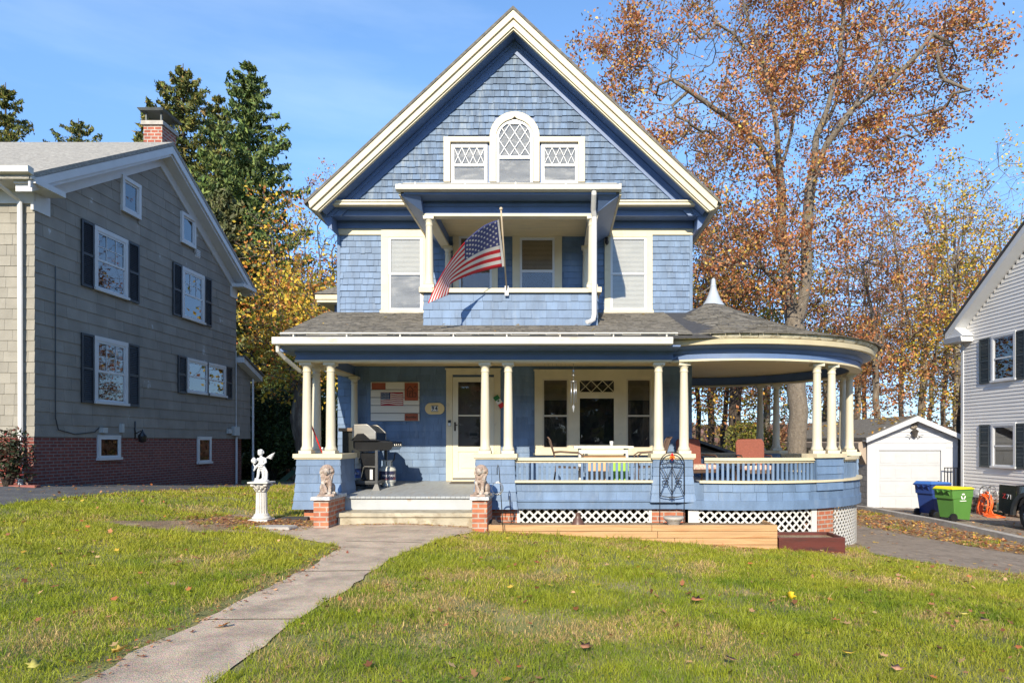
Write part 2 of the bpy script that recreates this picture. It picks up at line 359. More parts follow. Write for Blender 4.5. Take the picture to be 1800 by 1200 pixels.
def patch(name,polys,mat,lift,step=.25,kind='structure',label=None):
    """a sheet that follows the ground inside a polygon, triangulated on a fine grid"""
    bm=bmesh.new(); vs=[bm.verts.new((x,y,0)) for x,y in polys]; f=bm.faces.new(vs)
    x0=min(p[0] for p in polys);x1=max(p[0] for p in polys);y0=min(p[1] for p in polys);y1=max(p[1] for p in polys)
    for a in np.arange(x0+step,x1,step): bmesh.ops.bisect_plane(bm,geom=bm.verts[:]+bm.edges[:]+bm.faces[:],plane_co=(a,0,0),plane_no=(1,0,0))
    for a in np.arange(y0+step,y1,step): bmesh.ops.bisect_plane(bm,geom=bm.verts[:]+bm.edges[:]+bm.faces[:],plane_co=(0,a,0),plane_no=(0,1,0))
    co=np.array([v.co[:] for v in bm.verts]); z=HG(co[:,0],co[:,1])+lift
    for v,q in zip(bm.verts,z): v.co.z=q
    bmesh.ops.recalc_face_normals(bm,faces=bm.faces)
    if sum(f.normal.z for f in bm.faces)<0: bmesh.ops.reverse_faces(bm,faces=bm.faces)
    me=bpy.data.meshes.new(name); bm.to_mesh(me); bm.free(); me.materials.append(mat)
    ob=bpy.data.objects.new(name,me); COL.objects.link(ob); ob['kind']=kind; return ob
def rough_edge(pts,amp,seed,step=.18):
    """break a straight-edged polygon into a slightly ragged one"""
    r=random.Random(seed); out=[]
    n=len(pts)
    for i in range(n):
        a=Vector((*pts[i],0));b=Vector((*pts[(i+1)%n],0)); L=(b-a).length; k=max(1,int(L/step)); nn=Vector((-(b-a).y,(b-a).x,0)).normalized() if L>0 else Vector((0,0,0))
        for j in range(k):
            p=a.lerp(b,j/k)+nn*r.uniform(-amp,amp); out.append((p.x,p.y))
    return out
PATHM=M('worn concrete path',(.50,.365,.235),.92,.18,3,.7,120,c2=(.28,.20,.135),c2pos=(.48,.72),c2scale=2.2,dist=.004)
# speckle of exposed grit
_n=PATHM.node_tree; _b=[q for q in _n.nodes if q.type=='BSDF_PRINCIPLED'][0]; _src=_b.inputs['Base Color'].links[0].from_socket
_t=_n.nodes.new('ShaderNodeTexCoord'); _v=_n.nodes.new('ShaderNodeTexVoronoi'); _v.inputs['Scale'].default_value=90; _n.links.new(_t.outputs['Object'],_v.inputs['Vector'])
_x=_n.nodes.new('ShaderNodeMixRGB'); _x.blend_type='OVERLAY'; _x.inputs['Fac'].default_value=.22; _n.links.new(_src,_x.inputs[1]); _n.links.new(_v.outputs['Color'],_x.inputs[2])
_s=_n.nodes.new('ShaderNodeHueSaturation'); _s.inputs['Saturation'].default_value=.8; _n.links.new(_x.outputs[0],_s.inputs['Color']); _n.links.new(_s.outputs[0],_b.inputs['Base Color'])
_left=[gp(*q) for q in [(150,1200),(230,1150),(340,1100),(440,1050),(540,1000),(600,962)]]
_right=[gp(*q) for q in [(375,1200),(440,1152),(510,1097),(600,1042),(690,982),(765,950),(832,936)]]
def ext(a,b,k): return (a[0]+(a[0]-b[0])*k,a[1]+(a[1]-b[1])*k)
_left=[ext(_left[0],_left[1],7)]+_left; _right=[ext(_right[0],_right[1],6)]+_right
PATH=_left+[(-3.9,9.7),(-4.2,10.0),(-4.3,10.35),(-3.6,10.9),(-1.1,10.95)]+_right[::-1]
PATHR=rough_edge(PATH,.03,3)
patch('walkway',PATHR,PATHM,.012)
SPUR=[(-6.5,9.75),(-5.9,9.5),(-5.1,9.5),(-4.3,9.75),(-3.7,10.2),(-3.6,11.3),(-5.4,11.6),(-5.6,10.6),(-6.2,10.1)]
DIRT=M('bare soil',(.26,.175,.10),.95,.35,3,.8,50,c2=(.36,.27,.17),c2pos=(.5,.62),c2scale=2.5,dist=.012)
patch('soil_patch',rough_edge(SPUR,.10,5),DIRT,.006)
patch('soil_strip',rough_edge([(-1.2,10.25),(4.7,10.2),(5.0,10.8),(5.9,12.5),(6.2,16),(2.5,11.5),(-1.2,11.0)],.05,6),DIRT,.006)
ASPH=M('old grey asphalt',(.24,.19,.145),.95,.22,2,.7,90,c2=(.34,.27,.205),c2pos=(.46,.66),c2scale=7,dist=.006)
ASPH_D=M('dark asphalt',(.085,.085,.088),.95,.2,2,.5,90,c2=(.13,.13,.13),c2pos=(.5,.7),c2scale=3,dist=.005)
DRV=[(5.9,34),(6.0,17),(5.7,13.2),(5.25,11.6),(4.95,10.7),(5.6,10.25),(6.8,9.75),(8.4,8.7),(9.5,7.4),(12.5,7.0),(10.5,9.4),(8.9,11.2),(8.2,13),(7.9,17),(7.9,24),(8.1,34)]
patch('driveway',rough_edge(DRV,.05,8),ASPH,.014,.4)
LDRV=[(-10.29,4),(-10.29,24),(-6.5,26),(-5.6,24.5),(-6.6,22.4),(-8.5,20.5),(-8.45,15),(-8.35,10.3),(-8.3,4)]
patch('left_driveway',rough_edge(LDRV,.04,9),ASPH_D,.014,.4)
RDRV=[(10.12,6),(10.12,25.5),(14.6,25.5),(14.1,23.5),(14.1,6)]
patch('right_driveway',RDRV,ASPH,.014,.4)
_l=patch('leaf_strip_soil',rough_edge([(8.15,13),(7.95,17),(7.95,26),(9.9,26),(9.9,9.0),(10.5,7.6),(12.4,7.2),(10.4,9.6),(8.9,11.3)],.05,12),DIRT,.008,.4)
# joints and a crack across the walkway
JM=M('dirt filled joint',(.13,.10,.07),.95,.3,9,.3,40)
for k,(a,b) in enumerate((((352,1091),(520,1090)),((512,1006),(655,1004)),((608,952),(742,955)),((640,928),(835,930)))):
    A=np.array(gp(*a));B=np.array(gp(*b)); d=(B-A)/np.linalg.norm(B-A); nn_=np.array([-d[1],d[0]])*.008
    q=[tuple(A+nn_),tuple(A-nn_),tuple(B-nn_),tuple(B+nn_)]
    patch('walkway_joint',q,JM,.0165,.5)
# kerb between the driveways
mb=MB(); yy=np.arange(7.5,27.2,1.2)
for a in yy:
    b=a+1.195; za,zb=hz(10,a),hz(10,b)
    mb.hexa([(9.9,a,za-.2),(10.12,a,za-.2),(10.12,b,zb-.2),(9.9,b,zb-.2),(9.91,a,za+.13),(10.11,a,za+.13),(10.11,b,zb+.13),(9.91,b,zb+.13)])
k=mb.build('kerb',CONC); k['kind']='structure'
# far wooded hill
HILLM=M('far wooded hillside',(.20,.125,.085),.95,.35,.05,0,c2=(.13,.12,.05),c2pos=(.5,.6),c2scale=.04)
def hillz(x,y):
    r=np.clip((y-130)/110,0,1); r=r*r*(3-2*r)
    return -4+r*(6.0+2.0*fbm(x,y,60,3)+1.2*np.sin(x/70+1))
grid_mesh(np.arange(-700,701,10.),np.arange(120,420,10.),hillz,'hills',HILLM)

# ================================================================== MAIN HOUSE
YW=14.0; YG=13.6; YR=13.2; XC=-.83; XL=-4.48; XR=2.78
house=thing('blue_house',(XC,14,0),'large blue shingled house with cream trim, a steep front gable and a round corner porch','house')
FW=plane((0,YW,0),(1,0,0),(0,-1,0)); FG=plane((0,YG,0),(1,0,0),(0,-1,0))
# --- body
mb=MB(); mb.box(XL,XR,YW,24,.3,5.9)
# gable core
AZ=9.69; EZ=6.01; SL=(AZ-EZ)/3.93
mb.prism([(XC-3.75,5.9),(XC+3.75,5.9),(XC+3.75,6.0),(XC,AZ-.33),(XC-3.75,6.0)],lambda p,t:(p[0],t,p[1]),YG+.012,24)
mb.build('wall_core',BLUE_TR,house)
mb=MB()
_x=lambda p:(p-978)/85.7
HO=lambda a,b,t,c:(_x(a)+.0,_x(b)-.0,EYE+(776-c)/85.7,EYE+(776-t)/85.7)
shingles(mb,FW,.60,3.02,.145,XL,XR,.15,.52,.018,rng,holes=[HO(790,875,656,846),HO(947,1146,658,793)])                       # porch back wall
mb.build('porch_wall_shingles',BLUE_SH,house)
mb=MB()
WH=[HO(675,750,410,549),HO(1067,1143,410,549),HO(905,984,410,512),HO(800,872,408,512)]
shingles(mb,FW,3.85,5.62,.128,XL,XR,.09,.21,.023,rng,holes=WH)             # upper storey
mb.build('upper_wall_shingles',BLUE_SH,house)
mb=MB()
gz=lambda v:max(0,(AZ-.35-v)/SL)
GH=[((788-978)/88.2,(1021-978)/88.2,6.3,EYE+(776-248)/88.2),((870-978)/88.2,(940-978)/88.2,6.3,EYE+(776-215)/88.2)]
shingles(mb,FG,6.10,9.3,.127,lambda v:XC-gz(v),lambda v:XC+gz(v),.07,.19,.026,rng,holes=GH,jit=.006)
mb.build('gable_shingles',BLUE_GAB,house)
# --- roof slabs
for sgn in (-1,1):
    mb=MB(); f=lambda p,t,s=sgn:(XC+s*p[0],t,p[1])
    e=4.0; 
    mb.prism([(0,AZ+.06),(e,AZ+.06-e*SL),(e,AZ-.0-e*SL),(0,AZ)],f,YR-.12,24.3)
    mb.build('roof_slope',ROOFM,house)
    # rake boards: two cream steps
    mb=MB(); L0=3.93
    mb.prism([(0,AZ),(L0,AZ-L0*SL),(L0-.03,AZ-(L0)*SL-.13),(0,AZ-.15)],f,YR-.10,YR+.05)
    mb.prism([(0,AZ-.152),(L0-.04,AZ-L0*SL-.128),(L0-.14,AZ-L0*SL-.165),(0,AZ-.30)],f,YR-.055,YR+.05)
    mb.prism([(0,AZ-.302),(L0-.14,AZ-L0*SL-.167),(L0-.18,AZ-L0*SL-.165),(0,AZ-.34)],f,YR-.02,YR+.05)
    mb.build('rake_board',CREAM,house)
    mb=MB()
    mb.prism([(0,AZ-.30),(3.72,AZ-.30-3.72*SL),(3.72,AZ-.33-3.72*SL),(0,AZ-.33)],f,YR+.05,YG+.2)      # soffit
    mb.prism([(0,AZ-.34),(3.70,AZ-.34-3.70*SL),(3.46,AZ-.34-3.70*SL),(0,AZ-.585)],f,YG-.04,YG+.05)     # frieze under the soffit
    mb.prism([(0,AZ-.34),(3.72,AZ-.34-3.72*SL),(3.62,AZ-.34-3.72*SL),(0,AZ-.40)],f,YG-.07,YG-.035)
    mb.build('rake_soffit',BLUE_TR,house)
    # boxed side eave with slanted soffit
    mb=MB()
    mb.prism([(3.90,6.03),(3.66,6.08),(3.62,5.60),(3.70,5.66),(3.86,5.93)],f,YR+.35,24)
    mb.build('side_eave',BLUE_TR,house)
    mb=MB(); mb.prism([(3.90,6.06),(4.02,6.04),(4.00,5.95),(3.93,5.93),(3.87,5.95)],f,YR-.02,24); mb.build('side_gutter',GUTTER,house)
mb=MB(); mb.box(XC-3.80,XC+3.80,13.36,13.5,6.035,6.12); mb.box(XC-3.78,XC+3.78,13.34,13.36,6.09,6.12)
mb.prism([(XL-.02,5.63),(XR+.02,5.63),(XR+.02,5.75),(XL-.02,5.75)],lambda p,t:(p[0],t,p[1]),13.965,14.0)
mb.build('band_board',CREAM,house)
mb=MB(); mb.hexa([(XC-3.78,13.5,6.03),(XC+3.78,13.5,6.03),(XC+3.7,14,5.94),(XC-3.7,14,5.94),(XC-3.78,13.5,6.09),(XC+3.78,13.5,6.09),(XC+3.7,14,6.09),(XC-3.7,14,6.09)])
mb.box(XL-.015,XR+.015,13.95,14,5.76,5.94); mb.box(XL-.02,XR+.02,13.93,13.97,5.90,5.95); mb.box(XL-.02,XR+.02,13.935,13.955,5.755,5.78)
mb.build('frieze_board',BLUE_TR,house)
for a,b in ((XL-.01,XL+.05),(XR-.05,XR+.01)): mb=MB(); mb.box(a,b,13.975,14.0,3.85,5.62); mb.build('corner_board',BLUE_SH,house)

# --- windows ---------------------------------------------------------------
BLIND=M('pale window blind',(.42,.43,.41),.7,.05,3,0)
BLIND_T=M('tan window blind',(.55,.43,.30),.7,.08,3,0)
CURT=M('grey screen and painted pane reflection',(.17,.175,.175),.8,.25,2.2,0,stretch=(1,1,3),c2=(.36,.36,.35),c2pos=(.5,.72),c2scale=2.5)
CURT_D=M('dark room with curtain',(.06,.048,.04),.8,.5,2.5,0,stretch=(3,3,1),c2=(.26,.20,.15),c2pos=(.52,.70),c2scale=2)
BROWNC=M('brown curtain',(.16,.11,.08),.8,.15,3,.1,20,stretch=(5,5,1))
def sash(mb,P,u0,u1,v0,v1,w,n0,n1):
    mb.pbox(P,u0,u1,v0,v0+w,n0,n1); mb.pbox(P,u0,u1,v1-w,v1,n0,n1)
    mb.pbox(P,u0,u0+w,v0+w,v1-w,n0,n1); mb.pbox(P,u1-w,u1,v0+w,v1-w,n0,n1)
def diamonds(mb,P,u0,u1,v0,v1,nu,nv,w,n0,n1,clip=None):
    """lead lattice: diagonal bars clipped to the rectangle (and an optional arch)"""
    du=(u1-u0)/nu; dv=(v1-v0)/nv; s=dv/du
    for sg in (1,-1):
        for k in range(-nv-1,nu+nv+2):
            # line u = u0 + k*du + sg*(v-v0)/s
            pts=[]
            N=60
            for i in range(N+1):
                v=v0+(v1-v0)*i/N; u=u0+k*du+sg*(v-v0)/s
                ok=u0<=u<=u1 and (clip is None or clip(u,v))
                if ok: pts.append((u,v))
                elif pts: break
            if len(pts)>2:
                a,b=pts[0],pts[-1]; L=math.hypot(b[0]-a[0],b[1]-a[1]); nx,ny=-(b[1]-a[1])/L*w/2,(b[0]-a[0])/L*w/2
                q=[(a[0]+nx,a[1]+ny),(b[0]+nx,b[1]+ny),(b[0]-nx,b[1]-ny),(a[0]-nx,a[1]-ny)]
                mb.prism(q,lambda p,t:P(p[0],p[1],t),n0,n1)
def window(par,P,u0,u1,v0,v1,frame=CREAM,sashm=WHITE_V,back=BLIND,split=.5,trim=.09,blind=True,glass=None,muntin=None,lattice=None,trimw=None,sill=True,lower=None,label=None,top_only_blind=None,proud=.05,curtain=None):
    """double-hung window: u0..v1 is the sash opening, trim goes round it"""
    mb=MB(); t=trim
    mb.pbox(P,u0-t,u0,v0,v1,0,proud); mb.pbox(P,u1,u1+t,v0,v1,0,proud); mb.pbox(P,u0-t,u1+t,v1,v1+t,0,proud+.004)
    if sill: mb.pbox(P,u0-t-.02,u1+t+.02,v0-.06,v0,0,proud+.035)
    else: mb.pbox(P,u0-t,u1+t,v0-t,v0,0,proud)
    fr=mb.build('window',frame,par)
    if label: fr['label']=label
    mb=MB(); vm=v0+(v1-v0)*split if split else v1; w=min(.045,.09*(u1-u0))
    if split: sash(mb,P,u0,u1,vm-.02,v1,w,.018,.040); sash(mb,P,u0,u1,v0,vm+.02,w,.012,.030)
    else: sash(mb,P,u0,u1,v0,v1,w,.018,.040)
    if muntin:
        nu,nv=muntin; a=vm+.02
        for i in range(1,nu): x=u0+(u1-u0)*i/nu; mb.pbox(P,x-.007,x+.007,a,v1-w,.022,.034)
        for i in range(1,nv): z=a+(v1-w-a)*i/nv; mb.pbox(P,u0+w,u1-w,z-.007,z+.007,.022,.035)
    if lattice: diamonds(mb,P,u0+w,u1-w,vm+.02,v1-w,lattice[0],lattice[1],.010,.021,.033)
    mb.build('sash',sashm,fr)
    mb=MB(); mb.pbox(P,u0+w*.5,u1-w*.5,v0+w*.5,v1-w*.5,.0195,.0215); mb.build('pane',glass or GLASS,fr)
    mb=MB(); mb.pbox(P,u0+.01,u1-.01,v0+.01,v1-.01,.002,.005); mb.build('room',back if not blind else (CURT if back is BLIND else DARK),fr)  # behind pale blinds: lighter grey backing, the pane's reflection put into its colour
    if blind:
        mb=MB(); z=v1-.03; zb=v0+.02 if top_only_blind is None else v0+(v1-v0)*top_only_blind
        while z>zb:
            mb.hexa([P(u0+w,z-.019,.0125),P(u1-w,z-.019,.0125),P(u1-w,z-.019,.0135),P(u0+w,z-.019,.0135),P(u0+w,z,.006),P(u1-w,z,.006),P(u1-w,z,.0075),P(u0+w,z,.0075)]); z-=.026
        mb.build('blind',back,fr)
    return fr
X=lambda px,s=85.7:(px-PX)/s
Z=lambda py,s=85.7:EYE+(PY-py)/s
window(house,FW,X(684),X(743),Z(546),Z(418),back=BLIND,trim=.15,split=.5,top_only_blind=.5)
window(house,FW,X(1073),X(1136),Z(546),Z(418),back=BLIND,trim=.12,split=.5)
window(house,FW,X(914),X(975),Z(510),Z(419),back=BLIND_T,trim=.15,split=.36,top_only_blind=.40)
fr=window(house,FW,X(807),X(865),Z(510),Z(416),back=BROWNC,blind=False,trim=.12,split=.52)
# gable window group (Palladian)
SG=88.2; GX=lambda px:(px-PX)/SG; GZ=lambda py:EYE+(PY-py)/SG
cx=GX(905); 
mb=MB()
o0,o1=GX(781),GX(1028); zt=GZ(243); zb_=GZ(322)
ro=(GX(948)-GX(861))/2; ri=(GX(938)-GX(873))/2; zc=GZ(243)
# flat parts of the surround
mb.pbox(FG,o0,cx-ro,zt-.10,zt,0,.07); mb.pbox(FG,cx+ro,o1,zt-.10,zt,0,.07)
mb.pbox(FG,o0,o0+.13,zb_,zt-.10,0,.07); mb.pbox(FG,o1-.13,o1,zb_,zt-.10,0,.07)
mb.pbox(FG,cx-ro,cx-ri,zb_,zc,0,.075); mb.pbox(FG,cx+ri,cx+ro,zb_,zc,0,.075)
N=24; arch=[(cx-ro*math.cos(math.pi*i/N),zc+ro*math.sin(math.pi*i/N)) for i in range(N+1)]
def inner(i):
    t=math.pi*i/N; k=1+.14*max(0,1-abs(t-math.pi/2)/.16); return (cx-ri*math.cos(t),zc+ri*.95*math.sin(t)*k)
for i in range(N):
    a,b=arch[i],arch[i+1]; c,d=inner(i+1),inner(i); mb.prism([a,b,c,d],lambda p,t:FG(p[0],p[1],t),0,.075)
win=mb.build('window',CREAM,house); win['label']='arched window in the middle of the gable'
mb=MB()
w=.04; cs0,cs1=cx-ri+.01,cx+ri-.01; vm=GZ(279)
for i in range(N):
    t0,t1=math.pi*i/N,math.pi*(i+1)/N; r1,r2=ri*.99,ri*.99-.05
    mb.prism([(cx-r1*math.cos(t0),zc+r1*.95*math.sin(t0)),(cx-r1*math.cos(t1),zc+r1*.95*math.sin(t1)),(cx-r2*math.cos(t1),zc+r2*.95*math.sin(t1)),(cx-r2*math.cos(t0),zc+r2*.95*math.sin(t0))],lambda p,t:FG(p[0],p[1],t),.018,.045)
mb.pbox(FG,cs0,cs0+.05,zb_,zc,.018,.045); mb.pbox(FG,cs1-.05,cs1,zb_,zc,.018,.045); mb.pbox(FG,cs0+.05,cs1-.05,vm-.02,vm+.035,.018,.045)
mb.pbox(FG,cx-ri*.62,cx+ri*.62,zc+ri*.70,zc+ri*.80,.018,.043)
diamonds(mb,FG,cs0+.05,cs1-.05,vm+.035,zc+ri*.70,3,2,.012,.022,.036)
mb.build('sash',WHITE_V,win)
mb=MB(); pts=[(cs0+.02,zb_)]+[(cx-(ri-.02)*math.cos(math.pi*i/N),zc+(ri-.02)*.95*math.sin(math.pi*i/N)) for i in range(N+1)]+[(cs1-.02,zb_)]
mb.prism(pts,lambda p,t:FG(p[0],p[1],t),.024,.026); mb.build('pane',GLASS,win)
mb=MB(); mb.prism(pts,lambda p,t:FG(p[0],p[1],t),.004,.008); mb.build('screen',CURT,win)
for a,b in ((795,856),(953,1015)):
    wa=window(house,FG,GX(a),GX(b),zb_,GZ(257),back=CURT,blind=False,trim=.012,split=.46,lattice=(4,1),sill=False,frame=WHITE_V,proud=.05)

# --- columns -----------------------------------------------------------------
def column(x,y,z0,z1,r=.075,par=house,ring=True):
    h=z1-z0; mb=MB(); mb.smooth=True
    prof=[(r*1.30,.05),(r*1.36,.065),(r*1.36,.085),(r*1.18,.105),(r*1.10,.125)]
    for i in range(9):
        t=i/8; prof.append((r*(1.06-.22*t**1.6),.13+(h-.13-.17)*t))
    prof+=[(r*.84,h-.165),(r*.96,h-.155),(r*.96,h-.142),(r*.86,h-.135),(r*.88,h-.09),(r*1.15,h-.062),(r*1.17,h-.05)]
    mb.lathe(prof,(x,y,z0),22); mb.smooth=False
    mb.box(x-r*1.38,x+r*1.38,y-r*1.38,y+r*1.38,z0,z0+.052); mb.box(x-r*1.30,x+r*1.30,y-r*1.30,y+r*1.30,z1-.052,z1)
    return mb.build('column',CREAM_COL,par)
ZB=2.73; ZC=1.20
YP=11.5
for x in (-4.2,-3.8,-1.2,-.81,1.72,2.15): column(x,YP,ZC,ZB)
column(-4.2,11.95,ZC,ZB); column(-4.1,13.86,.6,2.72,.07)
GC=(3.15,14.0); GR=2.8; CR=2.7
def gpos(deg,r,z=0): return (GC[0]+r*math.cos(R(deg)),GC[1]+r*math.sin(R(deg)),z)
for dg in (-61.5,-53,-10,-1.5,43.5,52): 
    p=gpos(dg,CR); column(p[0],p[1],ZC,ZB)

# --- porch floor, steps, skirts ------------------------------------------------
mb=MB()
mb.hexa([(-4.28,11.47,.40),(2.3,11.47,.40),(2.3,14,.5),(-4.28,14,.5),(-4.28,11.47,.495),(2.3,11.47,.495),(2.3,14,.60),(-4.28,14,.60)])
pl=[]; 
N=60
ring=[gpos(-118+216*i/N,2.78) for i in range(N+1)]
mb.prism([(p[0],p[1]) for p in ring]+[(2.78,14),(2.2,14)],lambda p,t:(p[0],p[1],t),.44,.545)
mb.build('porch_floor',GREYDECK,house)
mb=MB(); x=-3.58
while x<-1.38:   # board ends of the deck edge
    mb.box(x,x+.079,11.315,11.469,.462,.495); x+=.083
mb.build('deck_nosing',GREYDECK,house)
mb=MB(); mb.box(-3.56,-1.22,11.36,11.40,.27,.462); mb.build('porch_riser',M('light grey riser paint',(.40,.42,.43),.6,.08,3,.1,20,c2=(.34,.25,.17),c2pos=(.60,.70),c2scale=3),house)
# pedestals (shingled, flared at the foot)
def pedestal(x0,x1,y0,y1,z0=.28,z1=ZC-.07,flare=True,name='pedestal'):
    mb=MB(); mb.box(x0,x1,y0,y1,z0,z1)
    def wall(P,W):
        v=z0; n=0
        while v<z1-.01:
            vt=min(v+.145,z1); fl=(.05*(1-(v-z0)/(z1-z0))**2+.0) if flare else 0; fl2=(.05*(1-(vt-z0)/(z1-z0))**2) if flare else 0
            u=-fl; br=rng.uniform(.3,.7)*W
            for a,b in ((-fl,br-.004),(br,W+fl)):
                a2=-fl2 if a<0 else a; b2=W+fl2 if b>W else b
                mb.hexa([P(a,v,.016+fl),P(b,v,.016+fl),P(b,v,0),P(a,v,0),P(a2,vt+.004,.004+fl2),P(b2,vt+.004,.004+fl2),P(b2,vt+.004,0),P(a2,vt+.004,0)])
            v=vt
    wall(plane((x0,y0,0),(1,0,0),(0,-1,0)),x1-x0)
    wall(plane((x0,y1,0),(0,-1,0),(-1,0,0)),y1-y0); wall(plane((x1,y0,0),(0,1,0),(1,0,0)),y1-y0)
    pd=mb.build(name,BLUE_SH,house)
    mb=MB(); mb.box(x0-.05,x1+.05,y0-.05,y1+.05,z1,ZC-.001); mb.box(x0-.03,x1+.03,y0-.03,y1+.03,z1-.02,z1); mb.build('pedestal_cap',CREAM,pd)
    return pd
pedestal(-4.32,-3.60,11.36,12.12); pedestal(-1.34,-.70,11.36,11.66); pedestal(1.62,2.26,11.36,11.66,z0=.40)
# straight skirt between pedestal 2 and 3
FP=plane((0,11.42,0),(1,0,0),(0,-1,0))
mb=MB(); shingles(mb,FP,.43,.72,.143,-.70,1.62,.18,.42,.018,rng,jit=.002); 
mb.build('skirt_shingles',BLUE_SH,house)
mb=MB(); mb.box(-1.34,2.0,11.385,11.45,.28,.43); mb.box(-1.34,2.0,11.36,11.40,.405,.432); mb.box(-.7,2.0,11.42,11.45,.43,.73); mb.build('skirt_board',BLUE_SH,house)
def GPm(r): return lambda u,v,n: Vector(gpos(-116+math.degrees(u/GR),r+n,v))
ARC=R(214)*GR
mb=MB(); Pg=GPm(GR)
# break long shingles so that they follow the curve
shingles(mb,Pg,.43,.72,.143,.55,ARC,.18,.36,.018,rng,jit=.002)
mb.build('round_skirt_shingles',BLUE_SH,house)
def ringbox(mb,d0,d1,r0,r1,z0,z1,step=3.0,z0b=None):
    k=max(1,int((d1-d0)/step))
    for i in range(k):
        a=d0+(d1-d0)*i/k; b=d0+(d1-d0)*(i+1)/k
        mb.hexa([gpos(a,r0,z0),gpos(b,r0,z0),gpos(b,r1,z0 if z0b is None else z0b),gpos(a,r1,z0 if z0b is None else z0b),gpos(a,r0,z1),gpos(b,r0,z1),gpos(b,r1,z1),gpos(a,r1,z1)])
def ringband(mb,d0,d1,prof,step=2.5):
    """closed profile (r,z) swept round the arc, one continuous piece"""
    k=max(2,int((d1-d0)/step)); n=len(prof); vs=[]; fs=[]
    for i in range(k+1):
        a=d0+(d1-d0)*i/k
        for r,z in prof: vs.append(gpos(a,r,z))
    for i in range(k):
        for j in range(n): fs.append((i*n+j,i*n+(j+1)%n,(i+1)*n+(j+1)%n,(i+1)*n+j))
    fs+=[tuple(range(n-1,-1,-1)),tuple(range(k*n,(k+1)*n))]; mb.add(vs,fs)
mb=MB(); mb.smooth=False
ringband(mb,-114,98,[(GR-.06,.28),(GR+.035,.28),(GR+.035,.43),(GR-.06,.43)]); ringband(mb,-114,98,[(GR-.05,.432),(GR-.005,.432),(GR-.005,.72),(GR-.05,.72)])
mb.build('round_skirt_board',BLUE_SH,house)
# sills + hand rails + balusters
def spans(): return [(-104.5,-64.2),(-50.2,-13),(1.6,40.7),(55,97)]
mb=MB(); mb.box(-.75,1.68,11.34,11.5,.72,.757); ringband(mb,-106,98,[(GR-.12,.72),(GR+.055,.72),(GR+.055,.757),(GR-.12,.757)]); mb.build('sill_board',CREAM,house)
rail=MB(); rail.box(-.72,1.63,11.39,11.53,1.085,1.135); rail.box(-.70,1.62,11.43,11.49,1.05,1.085)
rl=rail.build('railing',CREAM,house)
x=-.655
while x<1.6:
    b=MB(); b.box(x-.020,x+.020,11.44,11.475,.757,1.05); b.build('baluster',BLUE_SH,rl); x+=.0835
for a,b_ in spans():
    mb=MB(); ringband(mb,a,b_,[(GR-.14,1.085),(GR-.0,1.085),(GR-.0,1.135),(GR-.14,1.135)]); ringband(mb,a,b_,[(GR-.10,1.05),(GR-.04,1.05),(GR-.04,1.084),(GR-.10,1.084)])
    rl=mb.build('railing',CREAM,house); n=int(R(b_-a)*GR/.083); 
    for i in range(n):
        d=a+(b_-a)*(i+.5)/n; c=Vector(gpos(d,GR-.07)); t=Vector((-math.sin(R(d)),math.cos(R(d)),0)); q=Vector((math.cos(R(d)),math.sin(R(d)),0))
        m2=MB(); m2.hexa([c+t*sx*.020+q*sy*.017+Vector((0,0,z)) for z in (.757,1.05) for sx,sy in ((-1,-1),(1,-1),(1,1),(-1,1))]); m2.build('baluster',BLUE_SH,rl)
# side rail on the left
mb=MB(); mb.box(-4.28,-4.14,12.12,14,1.085,1.135); rl=mb.build('railing',CREAM,house)
y=12.2
while y<13.95:
    m2=MB(); m2.box(-4.23,-4.195,y,y+.04,.6,1.085); m2.build('baluster',BLUE_SH,rl); y+=.1
mb=MB(); mb.box(-4.28,-4.22,12.1,14,.1,.62); mb.build('side_skirt',BLUE_SH,house)
# round pedestals on the ring
def ringped(d0,d1):
    mb=MB(); ringband(mb,d0,d1,[(GR-.24,.72),(GR+.0,.72),(GR+.0,1.13),(GR-.24,1.13)])
    v=.58
    while v<1.12:
        vt=min(v+.137,1.13); ringband(mb,d0-.3,d1+.3,[(GR-.0,v),(GR+.045,v),(GR+.03,vt),(GR,vt)],step=20); v=vt
    pd=mb.build('pedestal',BLUE_SH,house)
    mb=MB(); ringband(mb,d0-1.2,d1+1.2,[(GR-.27,1.13),(GR+.075,1.13),(GR+.075,ZC-.001),(GR-.27,ZC-.001)]); mb.build('pedestal_cap',CREAM,pd)
for c in (-57.2,-5.7,47.8): ringped(c-7,c+7)
# brick piers
def pier(x0,x1,y0,y1,z0,z1,nm='brick_pier'): 
    mb=MB(); mb.box(x0,x1,y0,y1,z0,z1); return mb.build(nm,BRICK,house)
pier(-4.22,-3.62,11.42,12.0,-.1,.28); pier(-1.34,-.66,11.45,11.8,-.2,.28); pier(1.6,2.16,11.47,11.9,-.4,.28)
mb=MB(); ringband(mb,-62.5,-54.0,[(GR-.35,-.6),(GR-.04,-.6),(GR-.04,.28),(GR-.35,.28)]); mb.build('brick_pier',BRICK,house)
